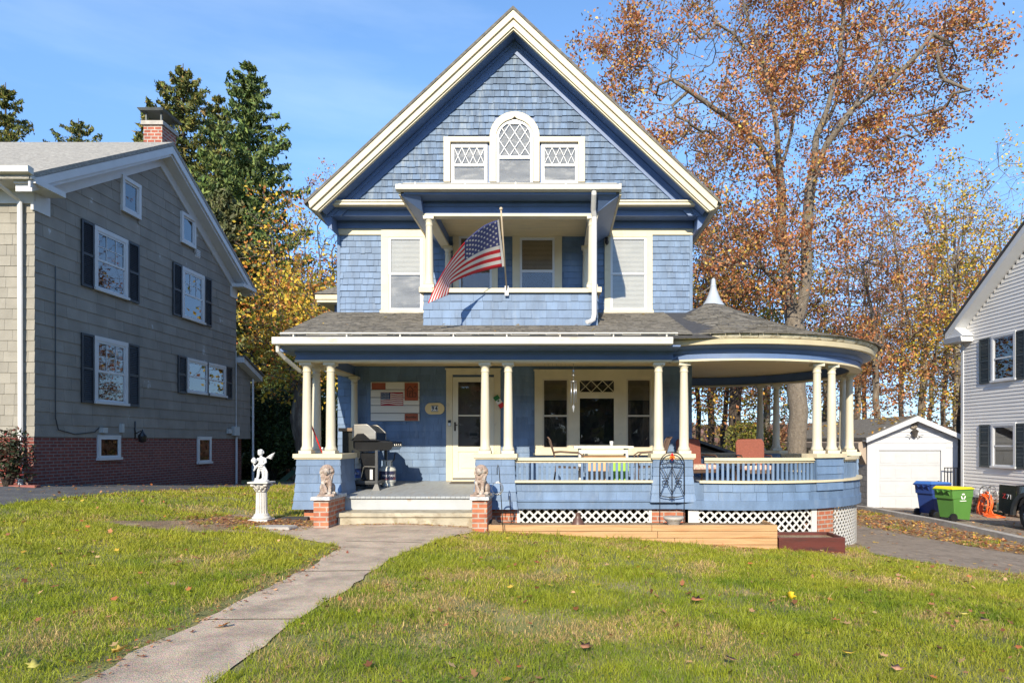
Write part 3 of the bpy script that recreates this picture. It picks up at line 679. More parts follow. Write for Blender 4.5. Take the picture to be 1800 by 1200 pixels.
# lattice panels
def lattice(P,W,z0,z1,name='lattice_panel',frame=(.05,.05,.0,.0),sp=.140,w=.031,zlo=None):
    mb=MB(); H=z1-z0
    zl=zlo or (lambda u:z0)
    for sg in (1,-1):
        k=-int(H/sp)-2
        while k*sp<W+H+sp:
            pts=[]; N=40
            for i in range(N+1):
                v=z0+H*i/N; u=k*sp+(v-z0) if sg>0 else k*sp-(v-z0)+ (0)
                if 0<=u<=W and v>=zl(u): pts.append((u,v))
                elif pts: break
            if len(pts)>2:
                n0,n1=((.0,.007) if sg>0 else (.0075,.0145)); h=w*.707
                for j in range(0,len(pts)-1,6):
                    a,b=pts[j],pts[min(j+6,len(pts)-1)]
                    mb.prism([(a[0]-h,a[1]),(a[0]+h,a[1]),(b[0]+h,b[1]),(b[0]-h,b[1])],lambda p,t:P(min(max(p[0],0),W),p[1],t),n0,n1)
            k+=1
    if frame[0]: mb.pbox(P,0,frame[0],zl(0),z1,.016,.03)
    if frame[1]: mb.pbox(P,W-frame[1],W,zl(W),z1,.016,.03)
    return mb.build(name,LATT,house)
lattice(plane((-.66,11.48,0),(1,0,0),(0,-1,0)),2.26,-.12,.275)
def PG2(d0,r): return lambda u,v,n: Vector(gpos(d0+math.degrees(u/r),r+n,v))
lattice(PG2(-110,GR-.06),2.24,-.38,.275,frame=(.17,.12))
lattice(PG2(-53.5,GR-.06),2.1,-.55,.275,frame=(.0,.06),sp=.115)
lattice(PG2(-10,GR-.06),3.5,-.75,.275,frame=(.0,.0))
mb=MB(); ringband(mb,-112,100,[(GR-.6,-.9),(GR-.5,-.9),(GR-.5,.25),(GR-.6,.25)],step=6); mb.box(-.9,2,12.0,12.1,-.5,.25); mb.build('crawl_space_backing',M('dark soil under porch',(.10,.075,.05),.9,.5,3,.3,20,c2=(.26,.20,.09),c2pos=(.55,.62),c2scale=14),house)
# concrete step
mb=MB(); mb.hexa([(-3.50,10.88,-.05),(-1.30,10.88,-.05),(-1.30,11.37,-.05),(-3.50,11.37,-.05),(-3.49,10.9,.195),(-1.31,10.9,.195),(-1.31,11.37,.21),(-3.49,11.37,.21)])
mb.box(-3.52,-1.28,10.865,11.36,.197,.268)
mb.build('concrete_step',M('worn yellowish concrete',(.40,.36,.27),.9,.22,4,.6,60,c2=(.27,.22,.15),c2pos=(.5,.68),c2scale=7),house,bevel=.012)

# --- entablature, ceiling, roof of the porch -------------------------------------
mb=MB()
mb.box(-4.34,1.95,11.39,11.6,2.76,2.945)                       # front beam
mb.box(-4.34,-4.13,11.6,14,2.76,2.945)
mb.hexa([(-4.46,10.99,2.93),(2.0,10.99,2.93),(2.0,11.42,2.90),(-4.45,11.42,2.90),(-4.46,10.99,2.955),(2.0,10.99,2.955),(2.0,11.42,2.95),(-4.6,11.42,2.95)])
mb.box(-4.62,-4.34,11.4,13.99,2.90,2.95)
mb.box(-4.36,2.0,11.375,11.392,2.86,2.915); mb.box(-4.355,2.0,11.38,11.392,2.775,2.80)
ringband(mb,-117,99,[(GR-.14,2.76),(GR+.02,2.76),(GR+.02,2.945),(GR-.14,2.945)],step=1.5)
ringband(mb,-117,99,[(GR+.0,2.90),(GR+.20,2.955),(GR+.20,2.975),(GR+.0,2.96)],step=1.5)
ringband(mb,-117,99,[(GR+.02,2.86),(GR+.045,2.86),(GR+.06,2.915),(GR+.02,2.915)],step=1.5)
mb.build('porch_beam',BLUE_TR,house)
mb=MB(); mb.box(-4.36,1.93,11.37,11.62,ZB,2.762); mb.box(-4.36,-4.11,11.62,14,ZB,2.762)
ringband(mb,-117,99,[(GR-.17,ZB),(GR+.04,ZB),(GR+.04,2.762),(GR-.17,2.762)],step=1.5); mb.build('beam_moulding',CREAM,house)
CEIL=M('cream yellow porch ceiling',(.74,.56,.29),.5,.08,2,.1,20,stretch=(1,10,1),c2=(.50,.36,.20),c2pos=(.6,.75),c2scale=3)
mb=MB(); x=-4.13
while x<2.6:
    mb.box(x,x+.081,11.6,14,2.945,2.958); x+=.0845
yb=11.3
while yb<16.72:
    dx=math.sqrt(max(0,2.66**2-(yb+.04-GC[1])**2)); x0=GC[0]-dx if yb<11.6 or yb>14 else 2.62; x0=max(x0,2.60 if yb<14 else 2.80)
    mb.box(x0,GC[0]+dx,yb,yb+.081,2.955,2.967); yb+=.0845
mb.build('porch_ceiling',CEIL,house)
# gutters & drip edge
mb=MB()
mb.prism([(10.86,2.955),(11.0,2.945),(11.0,3.05),(10.88,3.07),(10.85,3.06)],lambda p,t:(t,p[0],p[1]),-4.53,1.86)
mb.build('gutter',GUTTER,house,bevel=.006)
mb=MB(); mb.box(-4.43,1.95,10.94,10.965,3.105,3.15)
for x in np.arange(-4.2,1.9,.85): mb.box(x,x+.02,10.87,10.97,3.07,3.11)
mb.box(-4.4,1.9,10.99,11.03,3.04,3.11)
mb.build('drip_edge',GUTTER,house)
mb=MB(); mb.smooth=False
ringband(mb,-116,99,[(GR+.19,2.965),(GR+.26,2.975),(GR+.285,3.05),(GR+.26,3.06),(GR+.20,3.06)],step=1.5); mb.build('round_fascia',CREAM,house)
RIM=M('weathered cream rim',(.66,.60,.45),.7,.2,5,.5,25,c2=(.38,.31,.2),c2pos=(.52,.66),c2scale=7)
mb=MB(); r2=random.Random(3); d=-116
while d<98:
    L=r2.uniform(5,11); j=r2.uniform(-.008,.008); ringband(mb,d,min(d+L-.15,99),[(GR+.20,3.062),(GR+.29,3.062+j),(GR+.32,3.10+j),(GR+.31,3.14+j),(GR+.20,3.15)],step=2); d+=L
mb.build('round_rim',RIM,house)
# shed roof with individual shingles
def PR(u,v,n):   # v measured up the slope from the eave
    t=v/3.14; y=10.95+3.05*t; z=3.125+.92*t; xl=-4.50-.16*t
    return Vector((u,y-.288*n,z+.957*n))
mb=MB(); mb.hexa([(-4.42,10.95,3.06),(3.0,10.95,3.06),(3.0,14.0,3.9),(-4.72,14,3.9),(-4.42,10.95,3.125),(3.0,10.95,3.125),(3.0,14.0,4.045),(-4.72,14,4.045)])
mb.build('porch_roof_deck',DARKROOF,house)
mb=MB(); shingles(mb,PR,-.03,3.14,.125,lambda v:-4.45-.09*v,lambda v:2.2,.10,.30,.012,rng,jit=.005,gap=.006); mb.build('porch_roof',ROOFM,house)
# conical roof over the round corner
GRE=GR+.34
def PCn(u,v,n):
    t=v/3.3; r=GRE*(1-t)+.14*t; z=3.13+1.10*t+.10*math.sin(math.pi*t)*-1.0
    a=u
    return Vector((GC[0]+(r+n*.3)*math.cos(a),GC[1]+(r+n*.3)*math.sin(a),z+n*.95))
mb=MB(); mb.smooth=True; mb.lathe([(GRE-.03,3.09),(GRE-.04,3.115)]+[((GRE*(1-t)+.14*t)-.03,3.115+1.10*t-.10*math.sin(math.pi*t)) for t in np.linspace(0.02,1,14)],(GC[0],GC[1],0),72); mb.build('round_roof_deck',DARKROOF,house)
mb=MB(); v=-.03; r2=random.Random(11)
while v<3.15:
    t=max(0,v/3.3); rr=GRE*(1-t)+.14*t; a=R(-130)+r2.random()*.1
    while a<R(110):
        da=r2.uniform(.13,.30)/rr; j=r2.uniform(-.006,.006); vt=v+.128; th=.012*r2.uniform(.6,1.6)
        b=a+da*.97
        mb.hexa([PCn(a,v+j,th),PCn(b,v+j,th),PCn(b,v,0),PCn(a,v,0),PCn(a,vt,.002),PCn(b,vt,.002),PCn(b,vt,-.002),PCn(a,vt,-.002)]); a+=da
    v+=.125
mb.build('round_roof',ROOFM,house)
mb=MB(); mb.smooth=True
mb.lathe([(r_,4.08+(z_-4.10)*.84) for r_,z_ in [(.30,4.10),(.27,4.16),(.215,4.25),(.155,4.36),(.105,4.50),(.075,4.60),(.062,4.66),(.058,4.69),(.062,4.70),(.055,4.74),(.046,4.75),(.047,4.80),(.040,4.86),(.02,4.895),(.004,4.90)]],(GC[0]+.07,GC[1],0),24)
mb.build('finial',M('pale blue finial paint',(.38,.42,.47),.5,.08,5,.1,20),house)

# --- balcony ---------------------------------------------------------------------
YB=12.0; BL,BR=-2.33,.72
mb=MB(); mb.box(BL,BR,YB,14,3.2,4.01); mb.build('balcony_core',BLUE_TR,house)
mb=MB(); FB=plane((0,YB,0),(1,0,0),(0,-1,0))
shingles(mb,FB,3.42,4.0,.148,BL,BR,.11,.24,.018,rng,jit=.003)
for P,x in ((plane((BL,14,0),(0,-1,0),(-1,0,0)),0),(plane((BR,YB,0),(0,1,0),(1,0,0)),0)): shingles(mb,P,3.42,4.0,.148,0,2,.11,.24,.018,rng,jit=.003)
mb.build('balcony_shingles',BLUE_SH,house)
mb=MB(); mb.box(BL-.05,BR+.05,YB-.06,YB+.2,4.01,4.085); mb.box(BL-.05,BL+.12,YB+.2,14,4.01,4.085); mb.box(BR-.12,BR+.05,YB+.2,14,4.01,4.085)
mb.box(BL-.07,BL+.16,YB-.08,YB+.16,4.012,4.10); mb.box(BR-.16,BR+.07,YB-.08,YB+.16,4.012,4.10)
mb.build('balcony_rail',CREAM,house)
for x,y in ((-2.245,YB+.06),(.63,YB+.06),(-2.2,13.88),(.60,13.88)): column(x,y,4.10,5.36,.07)
mb=MB()
mb.box(BL,BR,YB-.0,YB+.13,5.395,5.62); mb.box(BL,BL+.14,YB+.13,14,5.395,5.62); mb.box(BR-.14,BR,YB+.13,14,5.395,5.62)
mb.box(BL-.02,BR+.02,YB-.025,YB,5.53,5.58)
mb.box(-2.60,1.02,11.64,13.6,5.615,5.65)
mb.build('balcony_beam',BLUE_TR,house)
mb=MB(); mb.box(BL-.015,BR+.015,YB-.02,YB+.15,5.355,5.398); mb.box(BL-.015,BL+.155,YB+.15,14,5.355,5.398); mb.box(BR-.155,BR+.015,YB+.15,14,5.355,5.398)
mb.box(BL+.14,BR-.14,13.96,14.0,5.62,5.72)
mb.build('balcony_moulding',CREAM,house)
mb=MB(); y=YB+.13
while y<13.95: mb.box(BL+.14,BR-.14,y,y+.078,5.60,5.613); y+=.082
mb.build('balcony_ceiling',CEIL,house)
mb=MB(); mb.prism([(11.53,5.665),(11.64,5.65),(11.64,5.74),(11.55,5.755),(11.52,5.745)],lambda p,t:(t,p[0],p[1]),-2.72,1.10)
mb.box(-2.62,1.03,11.66,11.69,5.78,5.815)
for x in np.arange(-2.4,1.0,.85): mb.box(x,x+.02,11.54,11.68,5.755,5.785)
mb.build('balcony_gutter',GUTTER,house)
mb=MB(); mb.hexa([(-2.66,11.64,5.65),(1.08,11.64,5.65),(1.08,13.6,5.65),(-2.66,13.6,5.65),(-2.64,11.64,5.80),(1.06,11.64,5.80),(1.06,13.6,5.96),(-2.64,13.6,5.96)]); mb.build('balcony_roof',DARKROOF,house)
for a,b in ((-2.69,-2.655),(1.075,1.11)):
    mb=MB(); mb.box(a,b,11.64,14.0,5.60,5.80); mb.build('balcony_fascia',CREAM,house)
mb=MB(); mb.hexa([(-2.65,11.66,5.60),(BL,11.9,5.40),(BL,14,5.40),(-2.65,14,5.60),(-2.65,11.66,5.64),(BL,11.66,5.64),(BL,14,5.64),(-2.65,14,5.64)]); mb.build('balcony_cove',BLUE_TR,house)
mb=MB(); mb.hexa([(BR,11.9,5.40),(1.07,11.66,5.60),(1.07,14,5.60),(BR,14,5.40),(BR,11.66,5.64),(1.07,11.66,5.64),(1.07,14,5.64),(BR,14,5.64)]); mb.build('balcony_cove',BLUE_TR,house)
# downspouts
def spout(pts,par,w=.036,mat=GUTTER,nm='downspout'):
    mb=MB(); mb.smooth=False; mb.tube(pts,w,8,flat=.75); return mb.build(nm,mat,par)
spout([(.64,11.58,5.68),(.64,11.60,5.60),(.64,11.80,5.40),(.66,11.87,5.30),(.66,11.88,3.62),(.64,11.86,3.52),(.57,11.80,3.47),(.53,11.76,3.46)],house,.045,WHITE)
spout([(-4.47,10.95,2.95),(-4.47,10.95,2.86),(-4.42,11.1,2.76),(-4.33,11.5,2.60),(-4.31,12.2,2.55),(-4.31,12.25,.3),(-4.45,12.2,.1),(-4.6,12.0,.06)],house,.042)
# security lamp next to the right upstairs window
mb=MB(); mb.smooth=True; mb.box(X(1066)-.03,X(1066)+.03,13.9,13.97,5.50,5.56); mb.ball((X(1066),13.86,5.45),(.04,.05,.06)); mb.build('floodlight',BLACK,house)
# --- small side bay on the left ---------------------------------------------------
mb=MB(); mb.box(-5.62,XL,17.3,20,3.45,5.0); mb.build('side_bay',BLUE_TR,house)
mb=MB(); mb.box(-5.95,XL,16.95,20.3,4.86,4.93); mb.box(-5.98,XL,16.92,20.32,4.93,5.06); mb.build('bay_cornice',CREAM,house)
mb=MB(); mb.hexa([(-6.02,16.88,5.06),(XL,16.88,5.06),(XL,20.3,5.06),(-6.02,20.3,5.06),(-5.0,18.2,5.75),(XL,17.9,5.85),(XL,19.5,5.85),(-5.0,19.5,5.75)]); mb.build('bay_roof',ROOFM,house)
# --- front door ---------------------------------------------------------------------
DCREAM=M('cream door paint',(.62,.57,.44),.45,.06,3,.05,20)
mb=MB(); x0,x1=X(785),X(880); zt=2.87
mb.pbox(FW,x0,x0+.13,.6,zt-.10,0,.05); mb.pbox(FW,x1-.13,x1,.6,zt-.10,0,.05); mb.pbox(FW,x0,x1,zt-.10,zt,0,.055); mb.pbox(FW,x0-.02,x1+.02,zt-.0,zt+.03,0,.075)
mb.pbox(FW,x0+.13,x1-.13,.59,.63,0,.09)
df=mb.build('door_frame',CREAM,house)
mb=MB(); d0,d1=x0+.135,x1-.135; w=.11
mb.pbox(FW,d0,d0+w,.66,2.72,.02,.05); mb.pbox(FW,d1-w,d1,.66,2.72,.02,.05); mb.pbox(FW,d0+w,d1-w,2.62,2.72,.02,.05); mb.pbox(FW,d0+w,d1-w,.66,.80,.02,.05); mb.pbox(FW,d0+w,d1-w,1.20,1.30,.02,.05)
mb.pbox(FW,d0+w,d1-w,.80,1.20,.02,.032); mb.pbox(FW,d0+w+.06,d1-w-.06,.86,1.14,.02,.042)
mb.pbox(FW,d0+w,d1-w,1.92,1.95,.02,.045)
dr=mb.build('door',DCREAM,house)
mb=MB(); mb.pbox(FW,d0+w-.01,d1-w+.01,1.29,2.63,.03,.033); mb.build('pane',GLASS_D,dr)
mb=MB(); mb.pbox(FW,d0+.02,d1-.02,.7,2.7,.003,.006); mb.build('inner_door',M('grey inner door',(.22,.19,.17),.6,.2,2,0,c2=(.07,.05,.04),c2pos=(.5,.55),c2scale=1.2),dr)
mb=MB(); mb.pbox(FW,d0+.34,d0+.50,1.52,1.58,.006,.012); mb.build('letter_slot',BLACK,dr)
mb=MB(); mb.pbox(FW,d0+.03,d0+.065,1.62,1.80,.05,.065); mb.pbox(FW,d0+.035,d0+.10,1.73,1.75,.065,.085); mb.build('door_handle',M('dark bronze',(.06,.04,.03),.4,.1,5,0,metal=.8),dr)
mb=MB(); mb.pbox(FW,x0+.04,x0+.10,1.72,1.84,.05,.07); db=mb.build('doorbell',BLACK,df)
mb=MB(); mb.pbox(FW,x0+.044,x0+.096,1.725,1.785,.07,.073); mb.build('button_plate',WHITE_V,db)
# --- big porch window group -----------------------------------------------------------
mb=MB(); a,b=X(940),X(1148); zt=Z(652); zb=Z(795)
wx=[(X(954),X(999),Z(788),Z(666)),(X(1016),X(1082),Z(784),Z(697)),(X(1016),X(1082),Z(692),Z(666)),(X(1101),X(1145)-.01,Z(788),Z(666))]
mb.pbox(FW,a,wx[0][0],zb,zt,0,.05); mb.pbox(FW,wx[0][1],wx[1][0],zb,zt,0,.05); mb.pbox(FW,wx[1][1],wx[3][0],zb,zt,0,.05); mb.pbox(FW,wx[3][1],b+.02,zb,zt,0,.05)
mb.pbox(FW,wx[0][0],wx[0][1],wx[0][3],zt,0,.05); mb.pbox(FW,wx[1][0],wx[1][1],wx[0][3],zt,0,.05); mb.pbox(FW,wx[3][0],wx[3][1],wx[0][3],zt,0,.05)
mb.pbox(FW,wx[1][0],wx[1][1],wx[1][3],wx[2][2],0,.05)
mb.pbox(FW,wx[1][0],wx[1][1],zb,wx[1][2],0,.05)
mb.pbox(FW,wx[0][0],wx[0][1],zb,wx[0][2],0,.05); mb.pbox(FW,wx[3][0],wx[3][1],zb,wx[3][2],0,.05)
mb.pbox(FW,a-.03,b+.04,zb-.05,zb,0,.10); mb.pbox(FW,a-.02,b+.03,zt,zt+.03,0,.07)
wf=mb.build('window',CREAM,house); wf['label']='wide three part window behind the porch table'
for i,q in enumerate(wx):
    mb=MB()
    if i in (0,3):
        vm=q[2]+(q[3]-q[2])*.47; sash(mb,FW,q[0],q[1],vm-.012,q[3],.03,.018,.045); sash(mb,FW,q[0],q[1],q[2],vm+.012,.03,.012,.036)
    else: sash(mb,FW,q[0],q[1],q[2],q[3],.035,.018,.045)
    if i==2: diamonds(mb,FW,q[0]+.035,q[1]-.035,q[2]+.035,q[3]-.035,3,1,.014,.024,.036)
    mb.build('sash',CREAM if i in(1,2) else M('tan sash paint',(.50,.43,.32),.5,.05,3,0),wf)
    mb=MB(); mb.pbox(FW,q[0]+.01,q[1]-.01,q[2]+.01,q[3]-.01,.021,.023); mb.build('pane',GLASS_D,wf)
    mb=MB(); mb.pbox(FW,q[0]+.005,q[1]-.005,q[2]+.005,q[3]-.005,.002,.006); mb.build('room',CURT_D if i!=1 else DARK,wf)
    if i in (0,3):
        mb=MB(); z=q[3]-.03
        while z>q[3]-.42:
            mb.pbox(FW,q[0]+.03,q[1]-.03,z-.016,z,.008,.012); z-=.024
        mb.build('blind',BLIND_T,wf)
# address plate
pp=thing('address_plate',(X(765),13.98,Z(718)),'cream oval address plate reading 94 on the blue porch wall','sign')
mb=MB(); hw,hh=.20,.118; pts=[]
for i in range(24):
    t=2*math.pi*i/24; cxx=(hw-hh)*(1 if math.cos(t)>0 else -1); pts.append((cxx+hh*math.cos(t),hh*math.sin(t)))
mb.prism(pts,lambda p,t:(p[0],t,p[1]),-.035,0); mb.build('plate',M('yellow cream plate',(.66,.50,.24),.5,.05,3,0),pp,local=True,bevel=.006)
mb=MB()
for dx in (-.035,.035): mb.box(dx-.032,dx+.032,-.042,-.036,-.05,.05)
mb.build('number_tile',WHITE_V,pp,local=True)
mb=MB(); mb.box(-.075,.075,-.043,-.0365,.054,.064); mb.box(-.075,.075,-.043,-.0365,-.064,-.054); mb.build('number_bar',BLACK,pp,local=True)
for ch,dx in (('9',-.035),('4',.035)): text_mesh(ch,.120,'numeral',BLACK,pp,(dx,-.043,0),ROT_F,sx=.85,bold=.004)
# ================================================================== LEFT NEIGHBOUR
NX=-10.3; N0=13.46; N1=21.95
nb=thing('grey_house',(NX,N0,.4),'weathered grey shingled house on a dark red brick base with black shutters','house')
GREYS=M('grey shingle peeling',(.27,.245,.21),.85,.14,2.2,.3,30,island=.08,c2=(.46,.46,.45),c2pos=(.655,.68),c2scale=2.2,stretch=(1,1,.8))
GREYF=M('beige grey shingle',(.27,.25,.21),.85,.12,3,.3,30,island=.10,c2=(.60,.58,.52),c2pos=(.69,.73),c2scale=3.2)
SHUT=M('black shutter paint',(.022,.024,.030),.5,.15,4,.1,30)
SW=plane((NX,N0,0),(0,1,0),(1,0,0))        # side wall facing the blue house, u = depth from the front corner
FN=plane((NX,N0,0),(-1,0,0),(0,-1,0))
D=lambda px:1200*10.3/(978-px)             # depth of a photo column on the side wall
U=lambda px:D(px)-N0
ZS=lambda px,py:EYE+(PY-py)*D(px)/1200
mb=MB(); mb.box(-20,NX-.002,N0+.002,N1,-.5,1.50); mb.box(-13,NX-.3,N1,22.97,-.5,1.5); mb.build('brick_base',BRICK_D,nb)
mb=MB(); mb.box(-20,NX-.01,N0+.01,N1,1.5,6.35)
SLN=(9.12-6.45)/(17.7-12.93)
mb.prism([(N0,6.3),(N1,6.3),(N1,9.12-(N1-17.7)*SLN-.2),(17.7,8.92),(N0,9.12-(17.7-N0)*SLN-.2)],lambda p,t:(t,p[0],p[1]),-20,NX-.01)
mb.prism([(N1,1.5),(22.97,1.5),(22.97,3.6),(N1,4.1)],lambda p,t:(t,p[0],p[1]),-13,NX-.01)
mb.build('wall_core',GREYS,nb)
mb=MB(); rise=lambda v:(8.95-v)/SLN
lo=lambda v:max(0,17.7-rise(v)-N0); hi=lambda v:min(N1-N0,17.7+rise(v)-N0)
v=1.50; 
NH=[(U(163)+.03,U(222)-.03,4.8,6.2),(U(318)+.03,U(357)-.03,4.8,6.2),(U(163)+.03,U(222)-.03,2.3,3.72),(U(327)+.03,U(395)-.03,2.78,3.72),(U(211)+.03,U(244)-.03,6.9,7.68),(U(316)+.03,U(341)-.03,6.9,7.68)]
shingles(mb,SW,1.50,8.9,.25,lo,hi,.62,.66,.016,rng,jit=.003,gap=.005,holes=NH)
shingles(mb,plane((NX,N1,0),(0,1,0),(1,0,0)),1.50,3.75,.25,.01,1.02,.5,.62,.016,rng,jit=.003)
mb.build('side_shingles',GREYS,nb)
mb=MB(); shingles(mb,FN,1.50,6.1,.21,-.02,6,.16,.34,.016,rng,jit=.004); mb.build('front_shingles',GREYF,nb)
# roof
for a,b,nm in ((12.85,17.7,'roof_slope'),(17.7,22.55,'roof_slope')):
    mb=MB(); za=9.16-abs(a-17.7)*SLN; zb=9.16-abs(b-17.7)*SLN
    mb.hexa([(-22,a,za-.10),(-9.93,a,za-.10),(-9.93,b,zb-.10),(-22,b,zb-.10),(-22,a,za),(-9.93,a,za),(-9.93,b,zb),(-22,b,zb)]); mb.build(nm,M('light grey roof shingle',(.36,.34,.30),.95,.2,6,.5,90,stretch=(1,1,4),c2=(.22,.21,.19),c2pos=(.45,.6),c2scale=14),nb)
    mb=MB(); s=1 if b>18 else -1
    f=lambda p,t:(t,p[0],p[1])
    y0,y1=(17.7,22.5) if s>0 else (17.7,12.9)
    z0,z1=9.05,9.05-4.8*SLN
    mb.prism([(y0,z0),(y1,z1),(y1,z1-.17),(y0,z0-.19)],f,-9.98,-9.94)
    mb.prism([(y0,z0-.12),(y1-s*.1,z1-.06),(y1-s*.1,z1-.2),(y0,z0-.26)],f,-10.3,-9.985)
    mb.prism([(y0,z0-.22),(y1-s*.55,z1+.02),(y1-s*.55,z1-.24),(y0,z0-.52)],f,-10.30,-10.255)
    mb.build('rake_board',WHITE,nb)
mb=MB()
mb.box(-20,-9.9,12.88,13.46,6.36,6.42); mb.box(-20,NX+.03,13.41,13.45,6.08,6.36); mb.box(NX-.0,-9.88,12.95,13.75,6.30,6.41)
mb.box(NX-.02,NX+.035,13.40,13.85,5.95,6.32)
mb.build('eave_return',WHITE,nb); mb=MB()
mb.box(NX-.0,-9.88,21.6,22.5,6.30,6.41); mb.box(NX-.02,NX+.035,21.55,21.98,5.98,6.32)
mb.build('eave_return',WHITE,nb)
mb=MB(); mb.prism([(12.74,6.44),(12.88,6.42),(12.88,6.55),(12.76,6.56),(12.73,6.55)],f,-20,-9.86)
mb.build('gutter',GUTTER,nb)
mb=MB(); mb.hexa([(-13,21.97,3.95),(-10.05,21.97,3.95),(-10.05,23.35,3.45),(-13,23.35,3.45),(-13,21.97,4.12),(-10.05,21.97,4.12),(-10.05,23.35,3.62),(-13,23.35,3.62)])
mb.build('rear_roof',WHITE,nb)
mb=MB(); mb.hexa([(-13,21.97,4.125),(-10.0,21.97,4.125),(-10.0,23.4,3.625),(-13,23.4,3.625),(-13,21.97,4.18),(-10.0,21.97,4.18),(-10.0,23.4,3.68),(-13,23.4,3.68)]); mb.build('rear_roof_shingles',ROOFM,nb)
mb=MB(); mb.box(-11.55,-11.03,19.1,19.8,7.9,10.25); c=mb.build('chimney',BRICK,nb)
c.data.materials.clear(); c.data.materials.append(brick('chimney brick',(.34,.085,.05),(.42,.12,.07),(.45,.40,.34),.2,.09,.014))
mb=MB(); mb.box(-11.6,-10.98,19.05,19.85,10.25,10.36); mb.build('chimney_crown',CONC,c)
mb=MB(); 
for x,y in ((-11.5,19.15),(-11.08,19.15),(-11.5,19.75),(-11.08,19.75)): mb.box(x-.02,x+.02,y-.02,y+.02,10.36,10.62)
mb.hexa([(-11.62,19.0,10.62),(-10.96,19.0,10.62),(-10.96,19.9,10.62),(-11.62,19.9,10.62),(-11.66,18.96,10.68),(-10.92,18.96,10.68),(-10.92,19.94,10.68),(-11.66,19.94,10.68)]); mb.build('chimney_cap',M('dull metal',(.10,.11,.11),.5,.2,4,.1,20),c)
NGL=glassmat('sky reflecting glass',(.6,.6,.6),.10,.0015)
def shutter(par,P,u0,u1,v0,v1,mat=SHUT):
    mb=MB(); w=.05; sash(mb,P,u0,u1,v0,v1,w,.018,.05); vm=(v0+v1)/2; mb.pbox(P,u0+w,u1-w,vm-.03,vm+.03,.018,.048)
    v=v0+w+.01
    while v<v1-w-.02:
        if abs(v-vm)>.045: mb.hexa([P(u0+w,v,.046),P(u1-w,v,.046),P(u1-w,v,.040),P(u0+w,v,.040),P(u0+w,v+.03,.026),P(u1-w,v+.03,.026),P(u1-w,v+.03,.02),P(u0+w,v+.03,.02)])
        v+=.042
    mb.pbox(P,u0+w,u1-w,v0+w,v1-w,.014,.02)
    return mb.build('shutter',mat,par)
def nwin(pa,pb,z0,z1,sh=(),nm=None,**k):
    fr=window(nb,SW,U(pa)+.1,U(pb)-.1,z0+.06,z1-.1,frame=WHITE,trim=.10,back=CURT_D,blind=False,glass=NGL,muntin=(3,2),**k)
    for a,b in sh: shutter(nb,SW,U(a),U(b),z0,z1)
    return fr
nwin(163,222,4.78,6.22,[(140.5,162.5),(222.5,242)]); nwin(318,357,4.80,6.22,[(302,317.5),(357.5,370)])
nwin(163,222,2.25,3.76,[(140.5,162.5),(222.5,242)])
shutter(nb,SW,U(311),U(325.5),2.73,3.75); shutter(nb,SW,U(395.5),U(406),2.73,3.75)
um=(U(327)+U(395))/2
for a,b in ((U(327)+.08,um-.05),(um+.05,U(395)-.08)): window(nb,SW,a,b,2.82,3.66,frame=WHITE,trim=.08,back=BLIND,blind=False,glass=NGL)
for a,b in ((211,244),(316,341)):
    window(nb,SW,U(a)+.09,U(b)-.09,6.95,7.62,frame=WHITE,trim=.09,split=None,back=CURT_D,blind=False,glass=NGL,sill=False,proud=.07)
for a,b,z0,z1 in ((170,210,1.04,1.50),(346,370,.82,1.50)):
    window(nb,SW,U(a)+.05,U(b)-.05,z0,z1,frame=WHITE,trim=.05,split=None,back=CURT,blind=False,glass=GLASS_D,proud=.04)
spout([(-10.6,12.86,6.45),(-10.6,12.88,6.3),(-10.55,13.1,6.22),(-10.50,13.36,6.1),(-10.50,13.38,.55)],nb,.05,WHITE)
spout([(-10.22,23.0,3.5),(-10.22,23.0,-.05)],nb,.045,WHITE)
mb=MB(); mb.tube([SW(U(413),1.55,.05),SW(U(413),-.0,.05)],.035,8); mb.tube([SW(U(413),1.6,.04),SW(U(413),4.3,.04)],.012,6); mb.build('conduit',WHITE,nb)
mb=MB(); mb.pbox(SW,U(406),U(415),1.60,1.88,0,.12); mb.pbox(SW,U(398),U(404),1.66,1.80,0,.08); mb.build('meter_box',M('grey meter box',(.45,.46,.44),.5,.05,3,0),nb)
mb=MB(); mb.tube([SW(U(95),5.0,.03),SW(U(95),1.9,.03),SW(U(100),1.65,.03),SW(U(130),1.56,.03),SW(U(165),1.62,.03),SW(U(172),1.72,.03)],.010,6); mb.build('cable',BLACK,nb)
mb=MB(); mb.pbox(SW,U(174),U(182),1.60,1.72,0,.10); mb.pbox(SW,U(209),U(213),1.62,1.82,0,.08); mb.build('junction_box',M('grey meter box',(.45,.46,.44)),nb)
mb=MB(); P=SW; mb.smooth=True; mb.tube([P(U(236),1.60,.03),P(U(236),1.66,.16),P(U(236),1.58,.20)],.014,6); mb.lathe([(.02,-.12),(.08,-.10),(.095,.02),(.10,.05),(.03,.14),(.012,.2)],P(U(236),1.50,.20),10); mb.tube([P(U(236),1.48,.02),P(U(236),1.9,.02)],.018,6); mb.build('wall_lantern',BLACK,nb)
mb=MB(); 
for i in range(4): mb.pbox(SW,U(343),U(350),7.05-1.62+i*.05,7.08-1.62+i*.05,.01,.04)
mb.pbox(SW,U(342.5),U(350.5),5.40,5.62,0,.015); 
v=mb.build('wall_vent',WHITE,nb); v.location=(0,0,ZS(346,445)-5.52)
mb=MB()
for i in range(7):
    x=-11.9+i*.30; mb.box(x,x+.28,12.85,13.0,.40,.58)
for i in range(1): mb.box(-10.0,-9.85,13.0,13.4,.35,.5)
e=mb.build('garden_edging',M('pink red edging block',(.28,.10,.08),.9,.2,6,.3,30)); tag(e,'low dark red block edging below the shrub at the corner of the grey house','edging')

